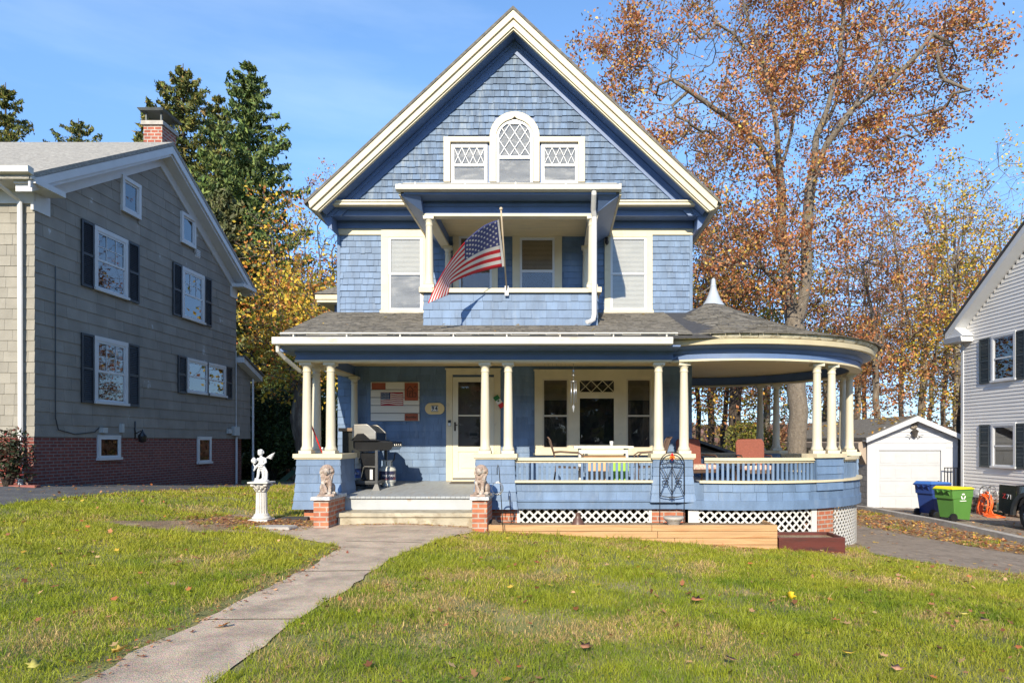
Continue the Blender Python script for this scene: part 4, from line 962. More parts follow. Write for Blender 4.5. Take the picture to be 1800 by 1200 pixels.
# ================================================================== RIGHT NEIGHBOUR
RX=14.0; R1=23.5
rb=thing('white_house',(RX,R1,-1),'white vinyl sided house with dark green shutters and a fieldstone base','house',rz=R(3))
VSD=M('pale grey vinyl siding',(.74,.72,.69),.55,.03,2,.03,20)
PW=plane((RX,R1,0),(0,-1,0),(-1,0,0))      # u = distance from the far corner towards the street
DR=lambda px:1200*RX/(px-978)
UR=lambda px:R1-DR(px)
mb=MB(); 
SLR=.684; yr=16.5; zr=5.15+(23.5-yr)*SLR
mb.box(RX+.02,24,9.5,R1,-.45,5.1); mb.prism([(9.5,5.1),(R1,5.1),(yr,zr)],lambda p,t:(t,p[0],p[1]),RX+.02,24)
mb.build('wall_core',VSD,rb)
mb=MB(); v=-.45
while v<zr-.3:
    hi_=R1-9.5; a=0;b=14.0
    if v>5.1: k=(v-5.1)/SLR; a=k; b=14-k
    seg=[(a,b)]
    if 3.36<v+.06<4.72 or .63<v+.06<1.90: seg=[(a,UR(1744)+.0),(UR(1777)-.0,b)]
    for a,b in seg:
        if b-a>.3: mb.hexa([PW(a,v,.022),PW(b,v,.022),PW(b,v,0),PW(a,v,0),PW(a,v+.118,.004),PW(b,v+.118,.004),PW(b,v+.118,0),PW(a,v+.118,0)])
    v+=.114
mb.build('siding',VSD,rb)
STONE=M('brown fieldstone',(.23,.17,.12),.9,.3,3,.5,20,island=.35)
mb=MB(); mb.box(RX+.03,RX+.3,9.5,R1-.02,-1.4,-.45); mb.build('foundation_core',CONC,rb)
mb=MB(); r3=random.Random(5)
for row in range(5):
    u=-.1
    while u<9:
        wd=r3.uniform(.16,.34); c=PW(u+wd/2,-1.16+row*.155+r3.uniform(-.02,.02),-.02)
        mb.smooth=True; mb.ball(c,(.09,wd*.52,.092),8,6); u+=wd
mb.build('fieldstone_base',STONE,rb)
mb=MB(); mb.pbox(PW,-.06,.06,-.45,5.1,0,.04); mb.build('corner_post',WHITE_V,rb)
mb=MB(); f=lambda p,t:(t,p[0],p[1]); yo=23.85; zo=5.15-.30
mb.prism([(yo,zo+.30),(yr,zr+.36),(yr,zr+.14),(yo,zo+.08)],f,RX-.42,RX-.38)
mb.prism([(yo,zo+.10),(yr,zr+.15),(yr,zr+.12),(yo,zo+.07)],f,RX-.40,RX+.02)
mb.build('rake_board',WHITE_V,rb)
mb=MB(); mb.hexa([(RX-.42,yo-.9,4.78),(RX+.3,yo-.9,4.78),(RX+.3,yo+.02,4.80),(RX-.42,yo+.02,4.80),(RX-.46,yo-.9,4.95),(RX+.3,yo-.9,4.95),(RX+.3,yo+.06,4.97),(RX-.46,yo+.06,4.97)])
mb.prism([(yo-.95,4.955),(yo+.05,4.975),(yo-.45,5.32)],f,RX-.40,RX+.02); mb.build('eave_return',WHITE_V,rb)
mb=MB(); mb.prism([(yo+.05,zo+.36),(yr,zr+.45),(9.3,zr+.45-7.2*SLR),(9.3,zr+.38-7.2*SLR),(yr,zr+.36),(yo+.05,zo+.28)],f,RX-.46,24); mb.build('roof',DARKROOF,rb)
SHG=M('dark green grey shutter',(.045,.060,.068),.5,.1,4,.05,20)
for z0,z1 in ((3.30,4.78),(.57,1.96)):
    window(rb,PW,UR(1744),UR(1777),z0+.06,z1-.06,frame=WHITE_V,trim=.09,back=BLIND if z0>2 else CURT,blind=z0>2,glass=NGL,proud=.06,top_only_blind=.5)
    shutter(rb,PW,UR(1721),UR(1737),z0,z1,SHG); shutter(rb,PW,UR(1779),UR(1795),z0,z1,SHG)
mb=MB(); mb.pbox(PW,UR(1716),UR(1725),-.42,-.18,.02,.08); mb.pbox(PW,UR(1718),UR(1723),-.36,-.29,.08,.12); mb.build('dryer_vent',WHITE_V,rb)
# hose reel on that wall
hr=thing('hose_reel',tuple(PW(UR(1750),-.9,.3)),'wall reel with a coiled bright orange garden hose behind the black truck','hose reel')
mb=MB(); c=PW(UR(1751),-.28,.25); mb.smooth=True
for dx in (-.12,.12):
    mb.tube([c+Vector((dx,.27*math.cos(t),.27*math.sin(t))) for t in np.linspace(0,2*math.pi,21)],.018,6,cap=False)
    for q in range(5): t=q*2*math.pi/5; mb.tube([c+Vector((dx,0,0)),c+Vector((dx,.27*math.cos(t),.27*math.sin(t)))],.012,5)
mb.tube([c+Vector((-.14,0,0)),c+Vector((.25,0,0))],.05,8); mb.build('reel',M('grey reel metal',(.35,.36,.36),.4,.1,5,0,metal=.6),hr)
HOSE=M('orange hose',(.85,.13,.02),.4,.08,5,0)
mb=MB(); mb.smooth=True; r4=random.Random(2)
for q in range(9):
    cc=c+Vector((-.10+r4.uniform(-.1,.1),r4.uniform(-.04,.04),-.30-r4.uniform(0,.12))); ry=.25+r4.uniform(-.05,.05); rz=.33+r4.uniform(-.06,.10)
    mb.tube([cc+Vector((.03*math.sin(3*t),ry*math.cos(t),rz*math.sin(t))) for t in np.linspace(0,2*math.pi,25)],.017,6,cap=False)
pts=[c+Vector((-.15,.0,-.62))]; g=c.copy(); g.z=hz(RX-.4,c.y)+.03
for q in range(60):
    t=q/59; a=q*.55; pts.append(Vector((g.x-.15-.35*t+.22*math.cos(a)*(t+.3),g.y-.2-.9*t+.28*math.sin(a),g.z+.02+.35*(1-t)**3*(1 if q<8 else .2)+.03*abs(math.sin(a*1.3)))))
mb.tube(pts,.017,6); mb.build('hose',HOSE,hr)

# ================================================================== GARAGE
GD=24.2; s=49.59; gx=lambda px:(px-PX)/49.59; gzz=lambda py:EYE+(PY-py)/49.59
ga=thing('garage',(12.6,GD,-1.0),'small white gabled garage with a closed panel door and leaves on its roof','garage')
FGp=plane((0,GD,0),(1,0,0),(0,-1,0))
WG=M('white garage siding paint',(.50,.515,.55),.5,.03,2,.04,20)
a,b=gx(1524),gx(1683); pk=gx(1605); zp=gzz(731); ze=gzz(772); zb=-1.08
BLK=brick('grey concrete block',(.30,.29,.28),(.34,.33,.32),(.20,.195,.19),.42,.2,.012)
mb=MB(); mb.box(a+.0,b,GD+.02,35,zb-.5,ze); mb.build('block_wall',BLK,ga)
mb=MB(); mb.prism([(a,ze-.1),(b,ze-.1),(b,ze),(pk,zp-.1),(a,ze)],lambda p,t:(p[0],t,p[1]),GD+.02,34.9); mb.build('gable_core',WG,ga)
mb=MB(); v=gzz(786); rs=(zp-.12-ze)/(pk-a)
while v<zp-.2:
    l=max(a,a+(v-ze)/rs); r_=min(b-.0,b-(v-ze)/rs)
    mb.hexa([FGp(l,v,.03),FGp(r_,v,.03),FGp(r_,v,0),FGp(l,v,0),FGp(l+.17/rs*.0,v+.175,.008),FGp(r_,v+.175,.008),FGp(r_,v+.175,0),FGp(l,v+.175,0)]) if r_-l>.4 else None
    v+=.18
mb.build('gable_siding',WG,ga)
d0,d1,dz=gx(1544),gx(1653),gzz(791)
mb=MB(); mb.pbox(FGp,a,d0-.10,zb,dz+.25,0,.03); mb.pbox(FGp,d1+.10,b-.42,zb,dz+.25,0,.03); mb.pbox(FGp,b-.42,b,zb,ze-.0,0,.012); mb.pbox(FGp,d0-.10,d1+.10,dz+.08,dz+.25,0,.03)
mb.pbox(FGp,d0-.10,d0,zb,dz+.08,0,.05); mb.pbox(FGp,d1,d1+.10,zb,dz+.08,0,.05); mb.pbox(FGp,d0,d1,dz,dz+.08,0,.05); mb.pbox(FGp,a-.01,b-.4,dz+.25,dz+.30,0,.045)
mb.build('door_surround',WG,ga)
mb=MB(); nr=4; H=(dz-zb)/nr
gdm=M('white garage door',(.46,.475,.50),.45,.05,2,.02,20)
for i in range(nr):
    z0=zb+i*H; mb.pbox(FGp,d0+.01,d1-.01,z0+.008,z0+H-.008,-.02,.0)
    for j in range(4):
        w_=(d1-d0)/4; mb.pbox(FGp,d0+j*w_+.07,d0+(j+1)*w_-.07,z0+.10,z0+H-.10,.0,.010)
mb.pbox(FGp,d0,d1,zb,dz,-.03,-.015)
gd_=mb.build('garage_door',gdm,ga)
mb=MB(); mb.pbox(FGp,d1-.09,d1-.05,zb+.95,zb+1.1,0,.04); mb.build('door_handle',BLACK,gd_)
for sg,e0 in ((-1,gx(1516)),(1,gx(1690))):
    mb=MB(); ez=zp-(abs(e0-pk))*rs
    q=[(pk,zp+.02),(e0,ez+.02),(e0,ez-.08),(pk,zp-.08)]
    mb.prism(q,lambda p,t:(p[0],t,p[1]),GD-.28,35.2); mb.build('roof_slope',ROOFM,ga)
    mb=MB(); mb.prism([(pk,zp-.0),(e0,ez-.0),(e0,ez-.16),(pk,zp-.19)],lambda p,t:(p[0],t,p[1]),GD-.33,GD-.285); mb.prism([(pk,zp-.085),(e0,ez-.085),(e0,ez-.11),(pk,zp-.11)],lambda p,t:(p[0],t,p[1]),GD-.28,GD+.02); mb.build('rake_board',WG,ga)
mb=MB(); mb.prism([(a-.02,ze-.02),(a-.28,ze-.12),(a-.28,ze-.32),(a,ze-.9)],lambda p,t:(p[0],t,p[1]),GD+.05,35); mb.build('side_soffit',M('tan side board',(.36,.29,.23),.7,.1,3,.1,20),ga)
GZP=lambda x,pk_=pk,zp_=zp,rs_=rs: zp_-(pk_-x)*rs_+.035
GPK=pk
# lantern on the garage
ln=thing('wall_lantern',tuple(FGp(gx(1605),gzz(765),.2)),'old metal coach lantern with scroll brackets under the garage gable peak','lantern')
c=FGp(gx(1605),gzz(760),.14); mb=MB(); mb.smooth=False
mb.lathe([(.03,-.17),(.07,-.14),(.12,.03),(.145,.05),(.05,.12),(.015,.16)],c,6)
for sg in(-1,1): mb.tube([c+Vector((sg*(.05+.22*t+.05*math.sin(t*7)),.0,-.14+.05*math.cos(t*7))) for t in np.linspace(0,1,12)],.010,5)
mb.build('lantern_body',M('dark pewter',(.10,.09,.08),.5,.3,8,.1,20,metal=.4),ln)
mb=MB(); mb.smooth=True; c=FGp(gx(1606),gzz(746),.06)
for q in range(16):
    t=q*2.4; mb.ball(c+Vector((.17*math.cos(t)*(q%4+1)/4,0,.03+.15*math.sin(t)*(q%4+1)/4)),(.06,.035,.05),6,4)
o_=mb.build('wall_ornament',M('aged bronze relief',(.20,.17,.14),.7,.4,12,.3,30)); tag(o_,'small dark relief ornament above the lantern on the garage gable','wall ornament')
# black railing beside the garage
rl=thing('metal_railing',(15.0,23.9,-1.05),'black metal railing between the garage and the white house','railing')
y_=23.9; sx=1200/y_; mb=MB(); rx0,rx1=(1660-PX)/sx,(1691-PX)/sx+.3; zt=EYE+(PY-821)/sx; z0=-1.1
mb.box(rx0,rx1,y_-.02,y_+.02,zt-.03,zt); mb.box(rx0,rx1,y_-.02,y_+.02,z0+.1,z0+.13); mb.build('rail',BLACK,rl)
x=rx0
while x<rx1: m2=MB(); m2.box(x,x+.022,y_-.011,y_+.011,z0,zt-.03); m2.build('bar',BLACK,rl); x+=.11
# shed roof behind the round porch
sh=thing('shed',(4.4,21.5,-1),'low shed with a grey shingled roof strewn with yellow leaves behind the porch','shed')
mb=MB(); mb.box(2.9,5.45,20.3,23.2,-1.4,.92); mb.build('wall',VSD,sh)
mb=MB(); mb.prism([(3.6,1.66),(5.75,.93),(5.75,.85),(3.6,1.58)],lambda p,t:(p[0],t,p[1]),20.0,23.5); mb.prism([(3.6,1.66),(2.6,1.30),(2.6,1.22),(3.6,1.58)],lambda p,t:(p[0],t,p[1]),20.0,23.5); mb.prism([(3.6,1.5),(5.4,.9),(3.0,.9),(3.0,1.3)],lambda p,t:(p[0],t,p[1]),20.3,23.2); mb.build('roof',ROOFM,sh)

# ================================================================== TRUCK
def wheel(par,c,rr,wd,side,rimm):
    tm=M('tyre rubber',(.022,.022,.022),.85,.1,5,.2,40)
    w_=MB(); w_.smooth=True; 
    prof=[(rr*.62,-wd/2),(rr*.93,-wd/2),(rr,-wd*.36),(rr,wd*.36),(rr*.93,wd/2),(rr*.62,wd/2)]
    def lx(mb,prof,n=28):
        vs=[];fs=[]
        for r_,x_ in prof:
            for j in range(n): t=2*math.pi*j/n; vs.append((c[0]+x_,c[1]+r_*math.cos(t),c[2]+r_*math.sin(t)))
        for i in range(len(prof)-1):
            for j in range(n): fs.append((i*n+j,i*n+(j+1)%n,(i+1)*n+(j+1)%n,(i+1)*n+j))
        mb.add(vs,fs)
    lx(w_,prof+[prof[0]]); wh=w_.build('wheel',tm,par)
    m2=MB(); m2.smooth=False; lx(m2,[(.02,side*wd*.30),(rr*.15,side*wd*.36),(rr*.18,side*wd*.25),(rr*.55,side*wd*.22),(rr*.63,side*wd*.42),(rr*.63,-side*wd*.4)])
    for q in range(6):
        t=q*math.pi/3; m2.tube([(c[0]+side*wd*.32,c[1]+rr*.1*math.cos(t),c[2]+rr*.1*math.sin(t)),(c[0]+side*wd*.34,c[1]+rr*.6*math.cos(t),c[2]+rr*.6*math.sin(t))],rr*.09,6)
    m2.build('rim',rimm,wh); return wh
RIMM=M('alloy rim',(.45,.46,.47),.3,.05,3,0,metal=.9)
def extr(mb,poly,x0,x1): mb.prism(poly,lambda p,t:(t,p[0],p[1]),x0,x1)
TX=11.3; TR=17.45; g0=-.77
tr=thing('pickup_truck',(TX+.95,14.6,g0),'black pickup truck parked on the right hand driveway','truck')
CARP=M('glossy black car paint',(.012,.012,.014),.12,.1,3,0,spec=.8)
zz=lambda h:g0+h
mb=MB()
# bed side with wheel arch
ax_=16.35; wr=.40
arc=[(ax_-.50*math.cos(t),zz(.40)+.52*math.sin(t)) for t in np.linspace(0,math.pi,13)]
bed=[(TR,zz(.42)),(TR-.02,zz(1.07)),(15.0,zz(1.09)),(15.0,zz(.35))]+arc+[(TR-.15,zz(.36))]
def side_panel(x0,x1):
    # strips so the arch stays concave-safe
    ys=np.linspace(15.0,TR,26)
    for i in range(25):
        y0,y1=ys[i],ys[i+1]
        lo_=lambda y:max(zz(.36)+(.06 if y>TR-.15 else 0), zz(.40)+math.sqrt(max(0,.52**2-(y-ax_)**2)) if abs(y-ax_)<.52 else -9)
        mb.hexa([(x0,y0,lo_(y0)),(x1,y0,lo_(y0)),(x1,y1,lo_(y1)),(x0,y1,lo_(y1)),(x0,y0,zz(.8)),(x1,y0,zz(.8)),(x1,y1,zz(.8)),(x0,y1,zz(.8))][:4]+[(x0+.02,y0,zz(1.08)),(x1,y0,zz(1.08)),(x1,y1,zz(1.08)),(x0+.02,y1,zz(1.08))])
side_panel(TX,TX+.10); side_panel(TX+1.75,TX+1.85)
mb.box(TX+.06,TX+1.8,TR-.06,TR,zz(.45),zz(1.06)); mb.box(TX+.06,TX+1.8,15.0,TR-.06,zz(.50),zz(.58))
bd=mb.build('bed',CARP,tr)
mb=MB(); 
extr(mb,[(15.0,zz(.34)),(15.0,zz(1.10)),(14.85,zz(1.12)),(12.9,zz(1.10)),(12.4,zz(1.02)),(11.5,zz(.95)),(11.35,zz(.80)),(11.3,zz(.40)),(13.0,zz(.33))],TX+.0,TX+1.85)
extr(mb,[(14.95,zz(1.10)),(14.75,zz(1.62)),(14.5,zz(1.70)),(13.6,zz(1.69)),(13.35,zz(1.60)),(12.75,zz(1.09))],TX+.12,TX+1.73)
mb.build('cab_body',CARP,tr,bevel=.03)
mb=MB(); 
for x in (TX+.105,TX+1.725): extr(mb,[(14.82,zz(1.14)),(14.68,zz(1.56)),(13.55,zz(1.56)),(12.95,zz(1.13))],x,x+.02)
mb.build('window',M('tinted car glass',(.01,.012,.014),.05,.1,3,0,spec=.8),tr)
FLM=M('worn black fender flare',(.035,.037,.04),.35,.2,5,.05,20)
for x in (TX-.035,TX+1.82):
  for cy in (ax_,12.35):
    mb=MB(); n=14; 
    for i in range(n):
        t0,t1=math.pi*i/n,math.pi*(i+1)/n
        p=lambda t,r_:(cy-r_*math.cos(t),zz(.36)+r_*math.sin(t))
        mb.prism([p(t0,.50),p(t0,.60),p(t1,.60),p(t1,.50)],lambda p,t:(t,p[0],p[1]),x,x+.07)
    mb.build('fender_flare',FLM,tr)
for cy in (ax_,12.35):
    wheel(tr,(TX+.16,cy,zz(.40)),.40,.24,-1,RIMM); wheel(tr,(TX+1.69,cy,zz(.40)),.40,.24,1,RIMM)
mb=MB(); mb.box(TX+.05,TX+1.8,TR+.0,TR+.17,zz(.40),zz(.60)); mb.build('rear_bumper',RIMM,tr,bevel=.02)
mb=MB(); mb.box(TX+.03,TX+.11,TR-.05,TR+.012,zz(.70),zz(1.02)); mb.build('taillight',M('red lens',(.35,.01,.01),.2,.1,3,0),tr)
mb=MB(); mb.box(TX+.1,TX+.14,TR-.02,TR+.35,zz(.30),zz(.36)); mb.build('hitch_bar',BLACK,tr)
rotL=Matrix(((0,0,-1),(-1,0,0),(0,1,0)))   # text that faces -x, reading towards -y
dec=M('white decal',(.8,.8,.8),.5,.02,3,0); decr=M('red decal',(.55,.02,.02),.5,.02,3,0)
o_=tr.location
text_mesh('Z',.17,'decal',decr,tr,(TX-.002-o_.x,TR-.22-o_.y,zz(.80)-o_.z),rotL,ext=.002,sx=1.2)
text_mesh('71',.17,'decal',dec,tr,(TX-.002-o_.x,TR-.42-o_.y,zz(.79)-o_.z),rotL,ext=.002,sx=1.2)

# ================================================================== BINS
def bin_(loc,rz,body,lid,label,H=.95,W=.58,Dp=.76,logo=False):
    b=thing('wheeled_bin',loc,label,'bin','wheeled bins on the right hand driveway',rz)
    mb=MB(); t=.80
    # y- is the front; handle/hinge at +y
    mb.hexa([(-W/2*t,-Dp/2*t,.03),(W/2*t,-Dp/2*t,.03),(W/2*t,Dp/2*t-.04,.10),(-W/2*t,Dp/2*t-.04,.10),(-W/2*.95,-Dp/2*.95,H*.70),(W/2*.95,-Dp/2*.95,H*.70),(W/2*.95,Dp/2*.90,H*.70),(-W/2*.95,Dp/2*.90,H*.70)])
    mb.hexa([(-W/2*.99,-Dp/2*.99,H*.70),(W/2*.99,-Dp/2*.99,H*.70),(W/2*.99,Dp/2,H*.66),(-W/2*.99,Dp/2,H*.66),(-W/2,-Dp/2,H*.93),(W/2,-Dp/2,H*.93),(W/2,Dp/2+.03,H*.93),(-W/2,Dp/2+.03,H*.93)])
    mb.box(-W/2-.02,W/2+.02,-Dp/2-.02,Dp/2+.05,H*.915,H*.94)
    mb.build('bin_body',body,b,local=True,bevel=.022)
    mb=MB(); mb.hexa([(-W/2-.03,-Dp/2-.05,H*.942),(W/2+.03,-Dp/2-.05,H*.942),(W/2+.03,Dp/2+.06,H*.942),(-W/2-.03,Dp/2+.06,H*.942),(-W/2+.03,-Dp/2+.03,H*.99),(W/2-.03,-Dp/2+.03,H*.99),(W/2-.03,Dp/2+.0,H*1.02),(-W/2+.03,Dp/2+.0,H*1.02)]); mb.build('lid',lid,b,local=True,bevel=.012)
    mb=MB(); mb.tube([(-W/2+.05,Dp/2+.05,H*.9),(-W/2+.05,Dp/2+.14,H*.93),(W/2-.05,Dp/2+.14,H*.93),(W/2-.05,Dp/2+.05,H*.9)],.016,8)
    for k in range(3): mb.hexa([(-W/2+.09+k*.18,Dp/2,H*.76),(-W/2+.11+k*.18,Dp/2,H*.76),(-W/2+.11+k*.18,Dp/2+.02,H*.76),(-W/2+.09+k*.18,Dp/2+.02,H*.76),(-W/2+.09+k*.18,Dp/2,H*.93),(-W/2+.11+k*.18,Dp/2,H*.93),(-W/2+.11+k*.18,Dp/2+.13,H*.93),(-W/2+.09+k*.18,Dp/2+.13,H*.93)])
    mb.build('handle',body,b,local=True)
    for sx in (-1,1):
        mb=MB(); n=18; c=(sx*(W/2-.03),Dp/2-.05,.12); vs=[];
        for xx in (-.03,.03):
            for j in range(n): a_=2*math.pi*j/n; vs.append((c[0]+xx,c[1]+.12*math.cos(a_),c[2]+.12*math.sin(a_)))
        mb.add(vs,[tuple(range(n)),tuple(range(n,2*n))]+[(j,(j+1)%n,(j+1)%n+n,j+n) for j in range(n)]); mb.build('wheel',BLACK,b,local=True)
    if logo:
        mb=MB(); y=-Dp/2-.003; z=H*.66
        xf=-W/2*.955-.012; z=H*.72
        mb.box(xf,xf+.02,-.14,.14,z+.13,z+.155); mb.box(xf,xf+.02,-.11,.11,z-.12,z-.10)
        for k in range(3):
            a0=math.pi/2+k*2*math.pi/3
            for q in range(2):
                pass
            pts=[(.085*math.cos(a0+dt),.085*math.sin(a0+dt)) for dt in (-.75,-.4,0,.4,.75)]; pin=[(p[0]*.55,p[1]*.55) for p in pts]
            mb.prism(pts+pin[::-1],lambda p,t:(t,p[0],z+.012+p[1]),xf,xf+.02)
        mb.build('recycling_emblem',dec,b,local=True)
    return b
GRN=M('green bin plastic',(.085,.22,.045),.45,.06,3,.03,30); BLU=M('blue bin plastic',(.022,.055,.22),.4,.06,3,.03,30); BLUL=M('blue bin lid',(.045,.14,.42),.4,.05,3,.03,30)
YEL=M('yellow bin lid',(.85,.62,.01),.4,.05,3,.02,30)
bx,by=(1677-PX)*18.9/1200,18.9
bin_((bx,by,hz(bx,by)+.012),R(110),GRN,YEL,'green wheeled bin with a yellow lid and white recycling symbol',logo=True)
bx,by=(1640-PX)*20.3/1200,20.3
bin_((bx,by,hz(bx,by)+.012),R(112),BLU,BLUL,'plain blue wheeled bin with a light blue lid behind the green bin',H=1.03)
# ================================================================== PORCH AND GARDEN THINGS
def remesh(ob,v,sm=True):
    m=ob.modifiers.new('merge','REMESH'); m.mode='VOXEL'; m.voxel_size=v; m.use_smooth_shade=sm; return ob
# flag on its slanted pole
fl=thing('flag',(-.86,11.95,4.1),'American flag on a slanted pole at the balcony rail','flag')
A=Vector((-.868,11.95,4.02)); B=Vector((-.885,10.92,5.10))
def pxp(px,py,d): return Vector(((px-PX)*d/F,d,EYE+(PY-py)*d/F))
mb=MB(); mb.smooth=True; mb.tube([A,B],.013,10); mb.ball(B+Vector((0,0,.02)),.028); mb.build('pole',M('worn brass pole',(.48,.38,.26),.4,.15,6,0,stretch=(1,1,.3)),fl)
mb=MB(); mb.box(-.90,-.835,11.92,11.955,3.95,4.12); mb.build('bracket',WHITE_V,fl)
top=[(877,386,10.97),(850,397,10.86),(818,424,10.78),(789,462,10.85),(767,499,10.95),(752,533,11.0)]
bot=[(887,468,11.60),(850,476,11.52),(818,486,11.42),(793,498,11.30),(790,507,11.22),(788,518,11.15)]
def cat(P,t):
    t=t*(len(P)-1); i=min(int(t),len(P)-2); f_=t-i; g=lambda k:Vector(P[max(0,min(len(P)-1,k))])
    p0,p1,p2,p3=g(i-1),g(i),g(i+1),g(i+2)
    return .5*((2*p1)+(p2-p0)*f_+(2*p0-5*p1+4*p2-p3)*f_*f_+(3*p1-p0-3*p2+p3)*f_**3)
def flagP(u,v):  # v 0 bottom 1 top
    a,b=cat(bot,u),cat(top,u); p=a.lerp(b,v); dd=p.z+.035*math.sin(u*13+v*2.2)*min(1,u*3)+.04*math.sin(u*7-1)*v*u + (-.12*math.sin(math.pi*v)*max(0,u-.6)*1.5)
    return pxp(p.x,p.y,dd)
mb=MB(); NU,NV=44,26
FR=M('flag red cloth',(.55,.018,.03),.75,.06,4,.1,60); FWh=M('flag white cloth',(.72,.68,.66),.75,.05,4,.1,60); FBl=M('flag blue cloth',(.055,.065,.20),.75,.06,4,.1,60)
vs=[flagP(.035+.965*i/NU,j/NV) for i in range(NU+1) for j in range(NV+1)]
for i in range(NU):
    for j in range(NV):
        u=(i+.5)/NU; st=12-(j//2); mt=(0 if st%2==0 else 1)
        if u<.39 and st<7: mt=2
        mb.f.append([i*(NV+1)+j,(i+1)*(NV+1)+j,(i+1)*(NV+1)+j+1,i*(NV+1)+j+1]); mb.m.append(mt); mb.sm.append(True)
mb.v=[tuple(v) for v in vs]
ck=mb.build('cloth',[FR,FWh,FBl],fl,recalc=False)
sd=ck.modifiers.new('thick','SOLIDIFY'); sd.thickness=.002
mb=MB(); mb.v=[tuple(flagP(q*.035,j/6)) for q in (0,1) for j in range(7)]
for j in range(6): mb.f.append([j,7+j,8+j,j+1]); mb.m.append(0); mb.sm.append(True)
hm=mb.build('header_band',FWh,fl,recalc=False)
mb=MB()
for r_ in range(9):
    n=6 if r_%2==0 else 5
    for k in range(n):
        uu=.035+.965*.39*((k+.5)/6 if n==6 else (k+1)/6); vv=1-(7/13)*((r_+.7)/9.4)
        c=flagP(uu,vv); du=(flagP(uu+.01,vv)-c).normalized(); dv=(flagP(uu,vv+.02)-c); dv=(dv-du*dv.dot(du)).normalized(); nn=du.cross(dv).normalized()
        for sg in (1,-1):
            pts=[c+nn*sg*.004+(du*math.cos(a_)+dv*math.sin(a_))*rr for a_,rr in [(math.pi/2+q*math.pi/5,.026 if q%2==0 else .011) for q in range(10)]]
            mb.add(pts+[c+nn*sg*.004],[(q,(q+1)%10,10) for q in range(10)])
mb.build('star',FWh,ck,recalc=False)
# wooden flag board on the porch wall
bd=thing('wooden_wall_board',(-3.3,13.97,2.2),'white plank board with a small painted American flag and three brown plaques on the porch wall','wall board')
x0,x1,z0,z1=X(653),X(738),Z(740),Z(671)
WB=M('whitewashed plank',(.66,.62,.55),.7,.08,3,.1,20,stretch=(.3,1,4)); PLQ=M('reddish brown plaque',(.30,.065,.025),.6,.15,6,.1,30)
mb=MB(); n=5; h=(z1-z0)/n
for i in range(n): mb.box(x0,x1,13.945,13.975,z0+i*h+.006,z0+(i+1)*h-.006)
mb.build('plank',WB,bd,bevel=.003)
mb=MB(); mb.box(x0+.0,x1,13.976,13.984,z0,z1); mb.build('backing',BLACK,bd)
def plq(a,b,c,d,nm='plaque'):
    mb=MB(); mb.box(X(a),X(b),13.932,13.944,Z(d),Z(c)); return mb.build(nm,PLQ,bd,bevel=.003)
plq(655,679,673,684.5); p2=plq(712.5,736,673,704); plq(712.5,736,727,739)
mb=MB(); c=(X(724),Z(689)); INK=M('dark burnt ink',(.06,.03,.015),.7,.1,5,0)
def bar2(mb,a,b,w,y0,y1):
    L=math.hypot(b[0]-a[0],b[1]-a[1]); nx,ny=-(b[1]-a[1])/L*w/2,(b[0]-a[0])/L*w/2
    mb.prism([(a[0]+nx,a[1]+ny),(b[0]+nx,b[1]+ny),(b[0]-nx,b[1]-ny),(a[0]-nx,a[1]-ny)],lambda p,t:(p[0],t,p[1]),y0,y1)
for a,b in (((-.09,.03),(-.02,.12)),((-.02,.12),(.05,.03)),((-.07,.03),(-.07,-.10)),((.03,.03),(.03,-.10)),((-.07,-.10),(.10,-.10)),((.05,-.02),(.10,-.02)),((.10,-.02),(.10,-.10)),((-.03,-.10),(-.03,-.02)),((-.03,-.02),(.0,-.02)),((.06,.09),(.09,.12)),((.09,.12),(.11,.09)),((-.05,.01),(.02,.01))):
    bar2(mb,(c[0]+a[0],c[1]+a[1]),(c[0]+b[0],c[1]+b[1]),.014,13.928,13.9335)
mb.build('house_drawing',INK,bd)
l=bd.location; text_mesh('Burritho',.062,'lettering',INK,bd,(X(724)-l.x,13.930-l.y,Z(733)-l.z),ROT_F,bold=.002)
# painted flag
fx0,fx1,fz0,fz1=X(671),X(709.5),Z(712),Z(690)
mb=MB(); NU=24; Hs=(fz1-fz0)/13
def fw(u): return .012*math.sin(u*6.3-.4)
for i in range(NU):
    ua,ub=i/NU,(i+1)/NU; xa,xb=fx0+(fx1-fx0)*ua,fx0+(fx1-fx0)*ub
    for st in range(13):
        za=fz1-(st+1)*Hs; zb=fz1-st*Hs; mb.cur=0 if st%2==0 else 1
        if ua<.40 and st<7: mb.cur=2; oa=ob_=0
        oa,ob_=(fw(ua),fw(ub)) if mb.cur!=2 else (0,0)
        if st in(0,): oa=ob_=min(oa,0)*0
        mb.add([(xa,13.937,za+oa),(xb,13.937,za+ob_),(xb,13.937,zb+ob_),(xa,13.937,zb+oa),(xa,13.944,za+oa),(xb,13.944,za+ob_),(xb,13.944,zb+ob_),(xa,13.944,zb+oa)],[(0,1,2,3),(0,4,5,1),(3,2,6,7)])
mb.cur=2; mb.box(fx0+.0,fx0+(fx1-fx0)*.40,13.934,13.944,fz1-7*Hs,fz1); mb.cur=0; mb.box(fx0-.006,fx1+.006,13.940,13.945,fz0-.012,fz1+.006)
mb.cur=1
for r_ in range(5):
    for k in range(6): 
        cx_=fx0+(fx1-fx0)*.40*(k+.5+(.0 if r_%2 else .25))/6.6; cz_=fz1-7*Hs*(r_+.5)/5; mb.box(cx_-.006,cx_+.006,13.932,13.9345,cz_-.005,cz_+.005)
mb.build('painted_flag',[M('painted red',(.33,.02,.03),.6,.1,5,0),WB,M('painted navy',(.02,.05,.14),.6,.1,5,0)],bd,recalc=False)
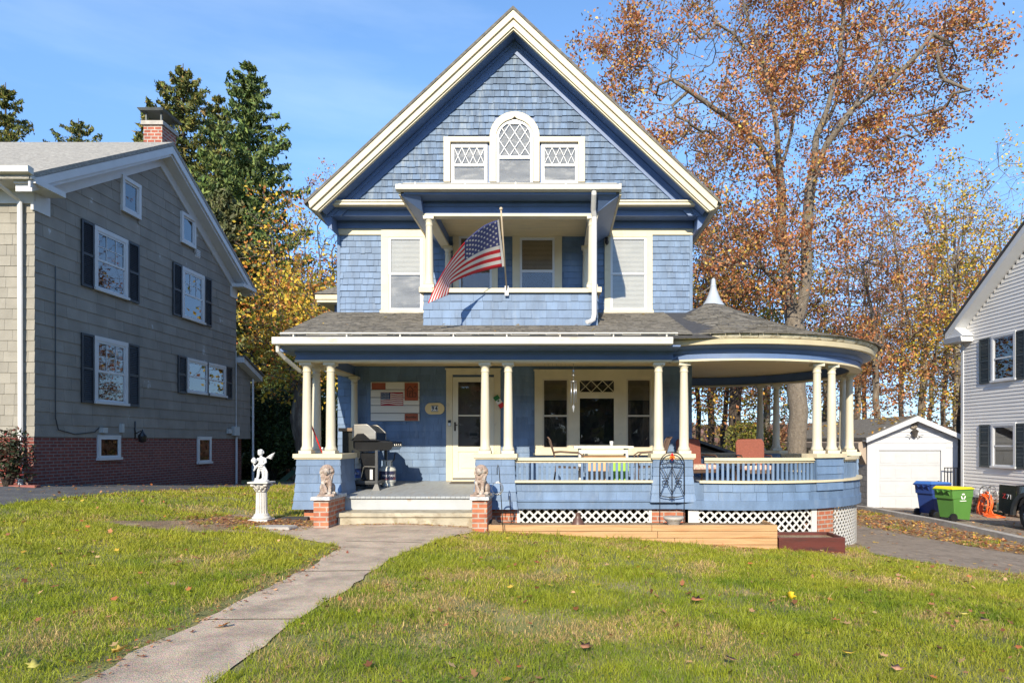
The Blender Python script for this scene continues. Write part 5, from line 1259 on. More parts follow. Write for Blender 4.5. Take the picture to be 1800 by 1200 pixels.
# little tricolour pennant beside the door
pn=thing('hanging_pennant',(X(877),13.93,Z(705)),'small green, white and red flag hanging askew on the door trim','pennant')
mb=MB(); 
for i,k in enumerate((0,1,2)):
    mb.cur=k; rot=Matrix.Rotation(R(-33),3,'Y')
    q=[(-.055,.12-.09*i),(.055,.12-.09*i),(.055,.03-.09*i),(-.055,.03-.09*i)]
    mb.prism(q,lambda p,t:tuple(rot@Vector((p[0],t,p[1]))),-.012+i*.002,-.006+i*.002)
mb.cur=0; mb.prism([(-.02,.0),(.02,.0),(.015,-.03),(-.02,-.03)],lambda p,t:tuple(rot@Vector((p[0],t,p[1]+.02))),-.018,-.012)
mb.build('cloth',[M('flag green',(.02,.16,.05),.7,.05,3,0),FWh,FR],pn,local=True)
# wind chime
wc=thing('wind_chime',(X(1008,103),11.62,2.3),'silver tube wind chime hanging from the porch beam','wind chime')
xw=(1008-PX)*11.62/1200; zt=2.73; CH=M('silver chime',(.36,.37,.38),.3,.05,3,0,metal=.8)
mb=MB(); mb.smooth=True; mb.tube([(xw,11.62,zt),(xw,11.62,2.40)],.004,5); mb.ball((xw,11.62,2.60),(.02,.02,.045)); mb.ball((xw,11.62,2.53),(.035,.035,.012)); mb.lathe([(.005,.02),(.055,.01),(.055,-.005),(.005,-.01)],(xw,11.62,2.42),16); mb.build('hanger',CH,wc)
for k in range(5):
    t=k*2*math.pi/5; m2=MB(); m2.smooth=True; m2.tube([(xw+.045*math.cos(t),11.62+.045*math.sin(t),2.40),(xw+.045*math.cos(t),11.62+.045*math.sin(t),2.07-.03*k%3*.3)],.0095,8); m2.build('chime_tube',CH,wc)
mb=MB(); mb.tube([(xw,11.62,2.41),(xw,11.62,1.98)],.003,4); mb.prism([(-.02,.05),(0,.08),(.02,.05),(0,-.06)],lambda p,t:(xw+p[0],t,1.95+p[1]),11.617,11.623); mb.build('wind_catcher',CH,wc)
mb=MB(); mb.box(X(1148)*0+(-2.15),-1.93,11.9,12.1,2.93,2.944); mb.build('porch_light',WHITE,house)
# ---- grill
gr=thing('barbecue_grill',(-3.35,12.35,.53),'black gas barbecue with a stainless steel hood end','grill')
INOX=M('stainless steel hood',(.50,.47,.42),.28,.12,2,.03,15,metal=.9,stretch=(1,1,6)); BLKG=M('black enamel',(.015,.015,.016),.18,.2,3,0)
gy=12.25; gs=1200/gy; hx=lambda px:(px-PX)/gs; hz_=lambda py:EYE+(PY-py)/gs
prof=[(hx(620),hz_(772)),(hx(618.5),hz_(768)),(hx(619),hz_(749)),(hx(622),hz_(745.5)),(hx(644),hz_(745)),(hx(648),hz_(747)),(hx(661),hz_(759)),(hx(661),hz_(772))]
mb=MB(); mb.prism(prof[:],lambda p,t:(p[0],t,p[1]),gy,gy+.05); mb.build('hood_end',INOX,gr,bevel=.01)
mb=MB(); mb.prism(prof[:],lambda p,t:(p[0],t,p[1]),gy+.70,gy+.75); mb.build('hood_end',INOX,gr,bevel=.01)
mb=MB(); q=[(a*.985+hx(640)*.015,b-.012) for a,b in prof]; mb.prism(q,lambda p,t:(p[0],t,p[1]),gy+.05,gy+.70); mb.build('hood',BLKG,gr)
mb=MB(); mb.prism([(hx(619),hz_(772.5)),(hx(628),hz_(762)),(hx(640),hz_(761.5)),(hx(652),hz_(772.5))],lambda p,t:(p[0],t,p[1]),gy-.012,gy-.001); mb.build('end_vent',BLKG,gr)
mb=MB(); mb.box(hx(617),hx(668),gy-.03,gy+.78,hz_(774.5),hz_(772.8)); mb.prism([(hx(620),hz_(774.6)),(hx(680),hz_(774.6)),(hx(676),hz_(786)),(hx(655),hz_(793)),(hx(630),hz_(793)),(hx(620),hz_(786))],lambda p,t:(p[0],t,p[1]),gy+.02,gy+.72)
mb.prism([(hx(664),hz_(774.8)),(hx(690),hz_(776)),(hx(690),hz_(785)),(hx(686),hz_(791)),(hx(664),hz_(791))],lambda p,t:(p[0],t,p[1]),gy+.0,gy+.74)
mb.build('firebox',BLKG,gr,bevel=.008)
mb=MB(); mb.smooth=True
for k in range(4): mb=MB(); mb.smooth=True; c=(hx(691),gy+.12+k*.16,hz_(782)); mb.ball(c,(.025,.03,.03),8,6); mb.build('knob',INOX,gr)
LEGM=M('dark grey cart metal',(.05,.052,.055),.45,.1,3,.05,20)
for xx in (hx(621),hx(662)):
    for yy_,zf in ((gy+.0,.52),(gy+.68,.55)):
        mb=MB(); mb.box(xx-.022,xx+.022,yy_-.02,yy_+.02,zf+.09,hz_(791)); mb.hexa([(xx-.07,yy_-.05,zf),(xx+.07,yy_-.05,zf),(xx+.07,yy_+.05,zf),(xx-.07,yy_+.05,zf),(xx-.025,yy_-.02,zf+.12),(xx+.025,yy_-.02,zf+.12),(xx+.025,yy_+.02,zf+.12),(xx-.025,yy_+.02,zf+.12)]); mb.build('leg',LEGM,gr)
mb=MB(); 
for yy_ in (gy,gy+.68): mb.box(hx(621)+.02,hx(662)-.02,yy_-.015,yy_+.015,.66,.70)
for xx in (hx(621),hx(662)): mb.box(xx-.015,xx+.015,gy+.02,gy+.66,.66,.70)
mb.box(hx(621),hx(662),gy,gy+.68,.64,.66); mb.build('bottom_shelf',LEGM,gr)
mb=MB(); mb.box(hx(632),hx(659),gy+.1,gy+.16,.72,1.20); mb.build('cart_door',BLKG,gr)
mb=MB(); mb.box(hx(646),hx(655),gy+.05,gy+.11,.70,.92); gb=mb.build('control_box',BLKG,gr)
mb=MB(); mb.box(hx(649),hx(654),gy+.045,gy+.049,.72,.90); mb.build('label_plate',WHITE_V,gb)
mb=MB(); mb.tube([(hx(634),gy+.03,.76),(hx(638),gy+.03,.94),(hx(640),gy+.03,.955),(hx(659),gy+.03,.95)],.008,6); mb.build('side_bar',INOX,gr)
# propane cylinders
def tank(x,y,z,label,body,band,txt,txtdx,rest=''):
    t=thing('propane_cylinder',(x,y,z),label,'gas cylinder','gas cylinders beside the barbecue')
    mb=MB(); mb.smooth=True; mb.lathe([(.115,0),(.115,.035),(.10,.04),(.145,.075),(.155,.11),(.155,.30),(.14,.35),(.09,.385),(.04,.395)],(0,0,0),28); mb.build('cylinder_body',body,t,local=True)
    mb=MB(); mb.smooth=True; n=30; 
    vs=[];fs=[]
    for zz_ in (.12,.29):
        for j in range(n): a_=2*math.pi*j/n; vs.append((.1565*math.cos(a_),.1565*math.sin(a_),zz_))
    fs=[(j,(j+1)%n,(j+1)%n+n,j+n) for j in range(n)]; mb.add(vs,fs); mb.build('printed_band',band,t,local=True,recalc=False)
    mb=MB(); 
    for a0,a1 in ((R(-150),R(-95)),(R(-85),R(-30)),(R(30),R(150))):
        k=8
        for i in range(k):
            a_,b_=a0+(a1-a0)*i/k,a0+(a1-a0)*(i+1)/k
            f_=lambda r_,an,zz_:(r_*math.cos(an),r_*math.sin(an),zz_)
            mb.hexa([f_(.088,a_,.38),f_(.088,b_,.38),f_(.095,b_,.38),f_(.095,a_,.38),f_(.088,a_,.475),f_(.088,b_,.475),f_(.095,b_,.475),f_(.095,a_,.475)])
    mb.lathe([(.092,.475),(.10,.475),(.10,.49),(.085,.49)],(0,0,0),20)
    mb.build('collar',body,t,local=True)
    mb=MB(); mb.smooth=True; mb.tube([(0,0,.39),(0,0,.46)],.02,8); mb.tube([(0,0,.44),(.07,-.03,.44),(.12,.0,.50),(.13,.05,.62)],.011,6); mb.build('valve',BLACK,t,local=True)
    # lettering bent round the band
    me=text_mesh(txt,.062,'lettering',dec,t,(0,0,0),ROT_F,ext=0).data
    for v in me.vertices:
        an=v.co.x/.157+txtdx; zz_=v.co.z+.20; v.co=Vector((.1578*math.sin(an),-.1578*math.cos(an),zz_))
    return t
TG=M('light grey tank paint',(.52,.53,.50),.4,.07,4,.04,20); TB=M('dark tank label',(.035,.035,.075),.4,.2,8,0,c2=(.16,.05,.07),c2pos=(.5,.6),c2scale=6); TB2=M('blue white tank label',(.05,.06,.16),.4,.2,4,0,c2=(.10,.20,.60),c2pos=(.45,.5),c2scale=5)
tank(-3.20,12.95,.56,'grey gas cylinder with a dark label, standing on the floor right of the barbecue',TG,TB,'PROPANE',.45)
tank(-3.72,12.62,.62,'pale gas cylinder with a blue label, left of the barbecue beside the pedestal',TG,TB2,'PROPANE',-.1)
# sideboard behind grill
sb=thing('side_table',(-4.0,13.2,.56),'dark cabinet with a wooden top behind the left porch columns','cabinet')
mb=MB(); mb.box(-4.06,-3.72,12.95,13.5,.58,1.60); mb.build('cabinet_body',M('dark glossy cabinet',(.03,.032,.03),.2,.4,3,0),sb)
mb=MB(); mb.box(-4.12,-3.68,12.90,13.55,1.60,1.66); mb.build('top',M('old brown wood',(.22,.14,.08),.6,.25,4,.2,20,stretch=(1,6,6)),sb)
# items on left pedestal: red handled broom, can
rb_=thing('red_handled_broom',(-4.05,11.9,1.2),'red pole leaning against the left corner columns of the porch','broom')
mb=MB(); mb.smooth=True; mb.tube([pxp(567,797,11.72),pxp(548,749,11.62)],.012,8); mb.build('handle',M('bright red handle',(.75,.02,.02),.35,.05,3,0),rb_)
mb=MB(); mb.smooth=True; mb.tube([pxp(548,749,11.62),pxp(543.5,740,11.60)],.012,8); mb.build('handle_tip',M('grey handle tip',(.2,.17,.12),.5,.1,3,0),rb_)
mb=MB(); mb.smooth=True; mb.lathe([(.0,0),(.035,0),(.035,.10),(.032,.105),(.0,.105)],(-4.02,11.74,ZC),16); c_=mb.build('tin_can',CH); tag(c_,'small silver tin can between the corner columns on the left pedestal','can')
# ---- lion statues
LST=M('weathered lion stone',(.34,.25,.20),.9,.3,7,.8,60,c2=(.52,.47,.41),c2pos=(.48,.62),c2scale=9,dist=.006)
def lion(x,y,z,label,rz):
    l=thing('lion_statue',(x,y,z),label,'lion statue','seated stone lions flanking the steps',rz)
    mb=MB(); mb.smooth=True
    E=lambda c,r_,rot=None: mb.ball(c,r_,14,10,rot)
    E((0,.05,.155),(.082,.115,.115)); E((0,.0,.22),(.075,.085,.13)); E((0,-.03,.30),(.085,.075,.10))       # haunch, chest, mane base
    for s_ in (-1,1):
        mb.tube([(s_*.045,-.055,.26),(s_*.05,-.085,.16),(s_*.048,-.09,.06)],[.038,.030,.028],10); E((s_*.048,-.11,.045),(.032,.048,.026))
        E((s_*.078,.06,.11),(.042,.085,.085)); E((s_*.085,-.01,.045),(.032,.065,.028))
        for k in range(3): E((s_*.048+(k-1)*.018,-.150,.040),(.009,.014,.014))
    E((0,-.035,.395),(.082,.075,.082))                  # head
    E((0,-.105,.385),(.048,.030,.056)); E((0,-.118,.372),(.032,.040,.026)); E((0,-.152,.384),(.016,.012,.010)); E((0,-.128,.346),(.022,.022,.012)) # muzzle, nose, jaw
    for s_ in (-1,1): E((s_*.034,-.098,.418),(.015,.012,.010)); E((s_*.035,-.096,.432),(.022,.014,.008)); E((s_*.058,-.02,.445),(.018,.014,.014))
    r5=random.Random(4)
    E((0,-.012,.40),(.098,.085,.092))
    for k in range(150):
        a_=r5.uniform(0,2*math.pi); u_=r5.uniform(-1,1); d=Vector((math.sqrt(1-u_*u_)*math.cos(a_),math.sqrt(1-u_*u_)*math.sin(a_),u_))
        if d.y<-.55 and abs(d.z)<.75: continue
        c0=Vector((d.x*.095,-.012+d.y*.082,.398+d.z*.088)); c1=c0+Vector((d.x*.012,d.y*.010-.004,-.020)); mb.tube([c0,c1,c1+Vector((0,-.002,-.020))],[.012,.012,.005],6)
    for k in range(60):
        a_=r5.uniform(math.pi,2*math.pi); h=r5.uniform(.22,.33); rr=.088-.10*(.33-h)
        c0=Vector((rr*math.cos(a_),-.02+rr*.95*math.sin(a_),h)); mb.tube([c0,c0+Vector((0,-.008,-.02)),c0+Vector((0,-.004,-.042))],[.011,.012,.004],6)
    mb.tube([(.06,.14,.06),(.11,.08,.045),(.12,-.0,.04),(.11,-.05,.05)],[.014,.014,.014,.022],8)
    mb.tube([(-.05,-.10,.20),(-.01,-.13,.12),(.0,-.135,.05)],[.02,.03,.035],8)
    ob=remesh(mb.build('lion_body',LST,l,local=True),.0065)
    mb=MB(); mb.hexa([(-.13,-.18,0),(.13,-.18,0),(.13,.17,0),(-.13,.17,0),(-.12,-.17,.035),(.12,-.17,.035),(.12,.16,.035),(-.12,.16,.035)]); mb.build('plinth',LST,l,local=True,bevel=.006)
    return l
def lionpier(x,label,g):
    p=thing('brick_pillar',(x,10.9,g),label,'brick pillar','brick pillars at the steps')
    z=.50; mb=MB(); mb.box(x-.115,x+.115,10.50,11.33,g-.1,z); mb.build('brick_shaft',BRICK,p)
    mb=MB(); mb.hexa([(x-.15,10.45,z),(x+.15,10.45,z),(x+.15,11.33,z),(x-.15,11.33,z),(x-.145,10.455,z+.055),(x+.145,10.455,z+.055),(x+.145,11.33,z+.055),(x-.145,11.33,z+.055)]); mb.build('capstone',M('white flaked concrete cap',(.50,.50,.50),.9,.25,9,.6,40,c2=(.28,.27,.26),c2pos=(.5,.6),c2scale=10),p,bevel=.008)
lionpier(-3.62,'short red brick pillar left of the steps under a stone lion',.02); lionpier(-1.18,'short red brick pillar right of the steps under a stone lion',.0)
lion(-3.60,10.72,.555,'brown stone lion on the left brick pillar',R(12)); lion(-1.17,10.66,.555,'brown stone lion on the right brick pillar',R(-14))
# ---- cherub on column pedestal
cp=thing('garden_pedestal',(-4.75,11,.10),'white fluted column pedestal with a leafy capital on the lawn','pedestal')
PW_=M('white garden cast stone',(.54,.52,.48),.8,.10,6,.4,50,c2=(.45,.41,.35),c2pos=(.56,.72),c2scale=9,dist=.004)
gz0=hz(-4.75,11.0)
mb=MB(); mb.smooth=False
mb.box(-.165,.165,-.165,.165,0,.045); 
mb.build('base',PW_,cp,local=True,bevel=.01)
mb=MB(); mb.smooth=True; mb.lathe([(.15,.045),(.155,.065),(.14,.085),(.12,.10),(.125,.115),(.105,.13),(.098,.14)],(0,0,0),32)
nfl=16; vs=[];fs=[]; NN=nfl*4
for i,z in enumerate((.13,.20,.50)):
    r0=.098-.012*i/2
    for j in range(NN):
        t=2*math.pi*j/NN; rr=r0*(1-.13*(0 if j%4==0 else (1 if j%4==2 else .75))); vs.append((rr*math.cos(t),rr*math.sin(t),z))
for i in range(2):
    for j in range(NN): fs.append((i*NN+j,i*NN+(j+1)%NN,(i+1)*NN+(j+1)%NN,(i+1)*NN+j))
mb.smooth=False; mb.add(vs,fs); mb.smooth=True
mb.lathe([(.085,.50),(.098,.505),(.098,.52),(.088,.53),(.088,.56),(.10,.60),(.12,.63)],(0,0,0),32); mb.build('shaft',PW_,cp,local=True)
mb=MB(); mb.smooth=True
for row,(zb_,rr,n) in enumerate(((.52,.092,10),(.56,.105,10))):
    for k in range(n):
        t=2*math.pi*(k+.5*row)/n; d=Vector((math.cos(t),math.sin(t),0))
        mb.tube([d*rr+Vector((0,0,zb_)),d*(rr+.012)+Vector((0,0,zb_+.035)),d*(rr+.035)+Vector((0,0,zb_+.052)),d*(rr+.04)+Vector((0,0,zb_+.035))],[.018,.02,.014,.006],6)
for k in range(4):
    t=math.pi/4+k*math.pi/2; d=Vector((math.cos(t),math.sin(t),0)); mb.ball(d*.155+Vector((0,0,.62)),(.035,.035,.035),10,8)
mb.build('capital',PW_,cp,local=True)
mb=MB(); mb.box(-.17,.17,-.17,.17,.645,.675); mb.build('top_slab',PW_,cp,local=True,bevel=.006)
cp.location.z=gz0; cp.scale=(.95,.95,.95)
ch=thing('cherub_statue',(-4.75,11,gz0+.641),'white winged cherub statue on the fluted garden pedestal','statue',rz=R(-12))
STW=M('white statue plaster',(.58,.58,.58),.6,.06,6,.15,40,c2=(.55,.55,.56),c2pos=(.62,.75),c2scale=9)
mb=MB(); mb.smooth=True; T=mb.tube; E=lambda c,r_:mb.ball(c,r_,12,9)
mb.lathe([(.0,0),(.115,0),(.115,.02),(.09,.03),(.07,.035),(0,.04)],(0,0,0),20)
T([(.03,.0,.04),(.035,.0,.11),(.028,.0,.17),(.018,.0,.23)],[.020,.024,.028,.036],10)      # supporting leg
T([(-.055,-.03,.04),(-.05,-.015,.10),(-.035,-.02,.17),(-.018,.0,.23)],[.018,.023,.028,.036],10)
E((.035,-.025,.045),(.018,.035,.014)); E((-.058,-.055,.045),(.018,.035,.014))
T([(0,.0,.20),(.0,.0,.26),(.005,-.005,.31),(.008,.0,.36),(.005,.0,.385)],[.052,.050,.047,.055,.030],12)
E((0,-.02,.27),(.045,.04,.045)); E((.008,.0,.365),(.065,.035,.03))
T([(.003,.0,.37),(-.008,-.004,.415)],[.022,.020],8)                                       # neck
E((-.015,-.008,.455),(.040,.044,.048)); E((-.018,-.048,.450),(.008,.010,.008)); E((-.030,-.036,.438),(.014,.012,.010)); E((.0,-.036,.440),(.014,.012,.012)); E((-.018,-.044,.433),(.010,.006,.004))
r6=random.Random(8)
for k in range(46):
    a_=r6.uniform(0,2*math.pi); ph=r6.uniform(.0,1.9); d=Vector((math.sin(ph)*math.cos(a_),math.sin(ph)*math.sin(a_),math.cos(ph)))
    if d.y<-.45 and d.z<.55: continue
    E(Vector((-.015,-.002,.465))+Vector((d.x*.042,d.y*.046,d.z*.045)),(.012,.012,.012))
T([(-.050,-.005,.37),(-.085,-.02,.32),(-.080,-.065,.30),(-.062,-.085,.315)],[.020,.018,.015,.013],8)   # arm holding a bowl
T([(.065,.0,.37),(.085,-.01,.31),(.055,-.05,.27),(.010,-.07,.285)],[.020,.018,.015,.012],8)
E((-.085,-.075,.335),(.042,.042,.045)); E((-.085,-.075,.378),(.018,.018,.012))                         # jug
for k in range(4): T([(-.062+.006*k,-.088,.318-.008*k),(-.075,-.105,.318-.008*k)],.0045,5); T([(.01,-.072,.29-.007*k),(-.012,-.082,.288-.007*k)],.0045,5)
T([(-.04,-.03,.27),(-.075,-.045,.23),(-.105,-.05,.17)],[.018,.022,.010],8); T([(-.04,-.04,.26),(.0,-.05,.24),(.045,-.03,.25)],[.02,.024,.018],8)  # drapery
T([(.045,-.02,.25),(.070,-.0,.19),(.10,.0,.15),(.11,.0,.13)],[.02,.022,.014,.005],8); T([(-.075,-.045,.22),(-.115,-.03,.26),(-.13,-.03,.29)],[.010,.010,.004],6)
T([(.06,.03,.04),(.07,.03,.12),(.055,.02,.20)],[.028,.024,.018],8)
mb2=mb; ob=remesh(mb.build('cherub_body',STW,ch,local=True),.0055)
for s_,tip in ((1,.17),(-1,.07)):
    mb=MB(); mb.smooth=True
    for k in range(7):
        t=k/6; a0=Vector((s_*.02,.035,.35+.02*t)); a1=a0+Vector((s_*.05,.045,.05-.02*k*.5)); a2=Vector((s_*(.06+tip*(1-.45*t)*.75),.09,.47-.115*t))
        mb.tube([a0,(a0+a2)/2+Vector((0,.01,.012)),a2],[.012,.014,.004],6,flat=.5)
    remesh(mb.build('wing',STW,ch,local=True),.004)
# ---- porch table and chairs
tb=thing('porch_table',(.9,12.6,.55),'old white painted side table behind the front railing','table')
OW=M('chipped white table paint',(.70,.69,.64),.6,.08,5,.2,30,c2=(.25,.22,.16),c2pos=(.66,.72),c2scale=8)
ys_=1200/12.5; hx=lambda px:(px-PX)/ys_; hz_=lambda py:EYE+(PY-py)/ys_
mb=MB(); mb.box(hx(1008),hx(1112),12.3,12.8,hz_(787.5),hz_(783.5)); mb.build('tabletop',OW,tb,bevel=.006)
mb=MB(); mb.box(hx(1018),hx(1102),12.36,12.385,hz_(796),hz_(790)); mb.box(hx(1018),hx(1102),12.72,12.745,hz_(796),hz_(790)); mb.box(hx(1018),hx(1018)+.02,12.385,12.72,hz_(796),hz_(790)); mb.box(hx(1102)-.02,hx(1102),12.385,12.72,hz_(796),hz_(790)); mb.build('apron',OW,tb)
for xx in (hx(1019),hx(1101)):
    for y in (12.38,12.72):
        mb=MB(); mb.tube([(xx,y,hz_(788)),(xx,y,.555)],[.028,.02],8); mb.build('leg',OW,tb)
mb=MB(); mb.box(hx(1022),hx(1098),12.3,12.75,hz_(803),hz_(801)); mb.build('lower_shelf',M('warm brown shelf',(.35,.18,.07),.6,.2,5,.1,20),tb)
MET=M('brown patio metal',(.10,.06,.04),.5,.15,4,.05,20)
def pchair(x,y,sgn,label):
    """sling patio chair, back towards -x for sgn=1"""
    c=thing('patio_chair',(x,y,.55),label,'chair','metal chairs at the porch table')
    mb=MB(); mb.smooth=True
    for yy_ in (-.26,.26):
        mb.tube([(sgn*.24,yy_,0),(sgn*.23,yy_,.38),(-sgn*.20,yy_,.40),(-sgn*.33,yy_,.88),(-sgn*.37,yy_,.93)],.014,7)
        mb.tube([(-sgn*.28,yy_,0),(-sgn*.22,yy_,.42)],.014,7)
        mb.tube([(-sgn*.27,yy_*1.06,.66),(-sgn*.15,yy_*1.08,.67),(sgn*.18,yy_*1.08,.65),(sgn*.25,yy_*1.06,.60),(sgn*.23,yy_,.38)],.015,7)
    for z_,x_ in ((.40,-sgn*.20),(.38,sgn*.23),(.93,-sgn*.37)): mb.tube([(x_,-.26,z_),(x_,.26,z_)],.012,6)
    mb.build('frame',MET,c,local=True)
    mb=MB(); mb.hexa([(min(-sgn*.20,sgn*.23),-.25,.385),(max(-sgn*.20,sgn*.23),-.25,.385),(max(-sgn*.20,sgn*.23),.25,.385),(min(-sgn*.20,sgn*.23),.25,.385),(min(-sgn*.20,sgn*.23),-.25,.40),(max(-sgn*.20,sgn*.23),-.25,.40),(max(-sgn*.20,sgn*.23),.25,.40),(min(-sgn*.20,sgn*.23),.25,.40)]); mb.build('seat',M('dark sling fabric',(.06,.05,.045),.8,.15,5,.2,60),c,local=True)
    for k in range(9):
        yv=-.22+k*.055; mb=MB(); mb.tube([(-sgn*.20,yv,.40),(-sgn*.28,yv,.66),(-sgn*.37,yv,.93)],.008,5); mb.build('back_slat',MET,c,local=True)
    return c
pchair(.22,12.3,1,'metal porch chair left of the white table'); pchair(1.72,12.6,-1,'metal porch chair right of the white table, by the columns')
gb=thing('storage_crate',(1.05,12.0,.55),'lime green crate behind the front railing','crate')
LG=M('lime green plastic',(.30,.55,.06),.5,.05,3,0)
xa,xb=(1072-PX)/ys_,(1100-PX)/ys_
mb=MB(); mb.box(xa,xb,12.0,12.015,.56,1.08); mb.box(xa,xb,12.3,12.315,.56,1.08); mb.box(xa,xa+.015,12.015,12.3,.56,1.08); mb.box(xb-.015,xb,12.015,12.3,.56,1.08); mb.box(xa,xb,12.0,12.315,.545,.56); mb.build('crate_wall',LG,gb,bevel=.004)
mb=MB(); mb.box(xa-.015,xb+.015,11.985,12.33,1.08,1.10); mb.build('rim',LG,gb,bevel=.004)
wbx=thing('wooden_bench_box',(.7,12.05,.55),'pale wooden box under the porch table behind the railing','box')
xa,xb=(1030-PX)/ys_,(1066-PX)/ys_; PALEW=M('pale orange wood',(.62,.38,.20),.6,.1,4,.1,20,stretch=(6,1,1))
for k in range(4): mb=MB(); w_=(xb-xa)/4; mb.box(xa+k*w_+.004,xa+(k+1)*w_-.004,12.0,12.02,.555,1.08); mb.build('board',PALEW,wbx)
mb=MB(); mb.box(xa,xb,12.02,12.3,.555,1.06); mb.build('box_body',PALEW,wbx)
mb=MB(); mb.smooth=True; mb.lathe([(0,0),(.03,0),(.035,.08),(.03,.09),(0,.09)],((1075-PX)/ys_,12.5,hz_(783.5)),14); c_=mb.build('mug',WHITE_V); tag(c_,'small white mug on the porch table','mug')
# cushioned chairs in the round porch
RUST=M('rust red wicker',(.24,.075,.05),.85,.15,40,.5,120); CUSH=M('pink patterned cushion',(.62,.36,.30),.85,.15,14,.2,60,c2=(.75,.55,.45),c2pos=(.5,.55),c2scale=25)
def lounge(x,y,rz,label):
    c=thing('lounge_chair',(x,y,.555),label,'armchair','rust coloured chairs on the round porch',rz)
    mb=MB(); mb.prism([(-.27,.30),(.27,.30),(.28,.82),(.24,.90),(-.24,.90),(-.28,.82)],lambda p,t:(p[0],t+.12*(p[1]-.3),p[1]),.24,.31); mb.build('backrest',RUST,c,local=True,bevel=.02)
    mb=MB(); mb.box(-.28,.28,-.28,.24,.30,.40); mb.build('seat_cushion',CUSH,c,local=True,bevel=.03)
    mb=MB(); mb.box(-.29,.29,-.29,.27,.24,.30); mb.build('seat_frame',MET,c,local=True)
    for sx in (-.28,.28):
        mb=MB(); mb.smooth=True; mb.tube([(sx,.25,.58),(sx,-.2,.58),(sx,-.27,.54),(sx,-.27,.25)],.016,6); mb.build('armrest',MET,c,local=True)
        for sy in (-.26,.25): mb=MB(); mb.tube([(sx,sy,.26),(sx,sy*1.08,0)],.018,7); mb.build('leg',MET,c,local=True)
    return c
lounge((1225-PX)*13.6/1200,13.55,R(22),'rust red chair with a pink cushion close to the house corner on the round porch'); lounge((1321-PX)*13.4/1200,13.25,R(-3),'rust red chair with a pink cushion in the middle of the round porch')
gt=thing('round_porch_table',(3.3,12.35,.55),'low dark metal table in front of the rust red chairs','table')
mb=MB(); mb.smooth=False; mb.lathe([(0,.42),(.34,.42),(.35,.435),(.34,.45),(0,.45)],(3.3,12.5,.55),24); mb.build('tabletop',LEGM,gt)
for k in range(3): t=k*2.09; mb=MB(); mb.tube([(3.3+.1*math.cos(t),12.5+.1*math.sin(t),.97),(3.3+.28*math.cos(t),12.5+.28*math.sin(t),.555)],.014,6); mb.build('leg',LEGM,gt)
# far side things
# ---- iron trellis
tl=thing('iron_trellis',(1.93,11.25,.2),'black iron trellis with a red and amber glass diamond in front of the third pedestal','trellis')
y=11.22; s_=1200/y; tx=lambda px:(px-PX)/s_; tz=lambda py:EYE+(PY-py)/s_
def wire(mb,pts,r_=.006,n=6): mb.tube([(tx(a),y,tz(b)) for a,b in pts],r_,n)
mb=MB(); mb.smooth=True
L_,R_,C_=1160,1203,1181.5
arcp=[(C_-21.5*math.cos(t),816-22*math.sin(t)) for t in np.linspace(0,math.pi,17)]
wire(mb,[(L_,870)]+arcp+[(R_,870)],.010); wire(mb,[(L_,870),(L_+6,872),(C_,874),(R_-6,872),(R_,870)],.008); wire(mb,[(C_,816),(C_,878)],.008)
wire(mb,[(L_,816),(C_,814),(R_,816)],.007)
wire(mb,[(L_,820),(C_,866)]);wire(mb,[(R_,820),(C_,866)]);wire(mb,[(C_,820),(L_+1,868)]);wire(mb,[(C_,820),(R_-1,868)]);wire(mb,[(L_+4,817),(L_+16,843)],.006);wire(mb,[(R_-4,817),(R_-16,843)],.006)
for cx_ in (L_+9.5,R_-9.5): wire(mb,[(cx_+5*math.cos(t),847+3.5*math.sin(t)) for t in np.linspace(0,2*math.pi,13)],.006); wire(mb,[(cx_-6,840),(cx_+6,840)],.007)
wire(mb,[(C_+5*math.cos(t),874+2*math.sin(t)) for t in np.linspace(0,2*math.pi,13)],.005)
for sg in (-1,1):
    for k,(cx_,cy_,rr) in enumerate(((12,810,4.5),(17,806,3),(8,806,3),(6,812,2.5))):
        wire(mb,[(C_+sg*(cx_+rr*(1-t/8)*math.cos(t)),cy_+rr*(1-t/8)*math.sin(t)) for t in np.linspace(0,6.5,14)],.0045,5)
mb.build('iron_frame',BLACK,tl)
AMB=M('amber glass',(.85,.18,.03),.15,.3,20,0); RED_=M('red glass',(.55,.02,.03),.15,.2,20,0)
for (cx_,cy_,m_) in ((0,-4,RED_),(-2.6,0,AMB),(2.6,0,AMB),(0,3.6,M('dark red glass',(.15,.01,.02),.15,.2,10,0)),(0,0,AMB)):
    mb=MB(); mb.prism([(tx(C_+cx_-2.6),tz(803+cy_)),(tx(C_+cx_),tz(799.2+cy_)),(tx(C_+cx_+2.6),tz(803+cy_)),(tx(C_+cx_),tz(806.8+cy_))],lambda p,t:(p[0],t,p[1]),y-.012,y-.004+.001*cy_); mb.build('glass_diamond',m_,tl,bevel=.003)
# legs of the trellis go to the ground
mb=MB(); 
for a in (L_,R_): mb.tube([(tx(a),y,tz(870)),(tx(a),y,hz(tx(a),y)-.05)],.006,6)
mb.build('stake',BLACK,tl)
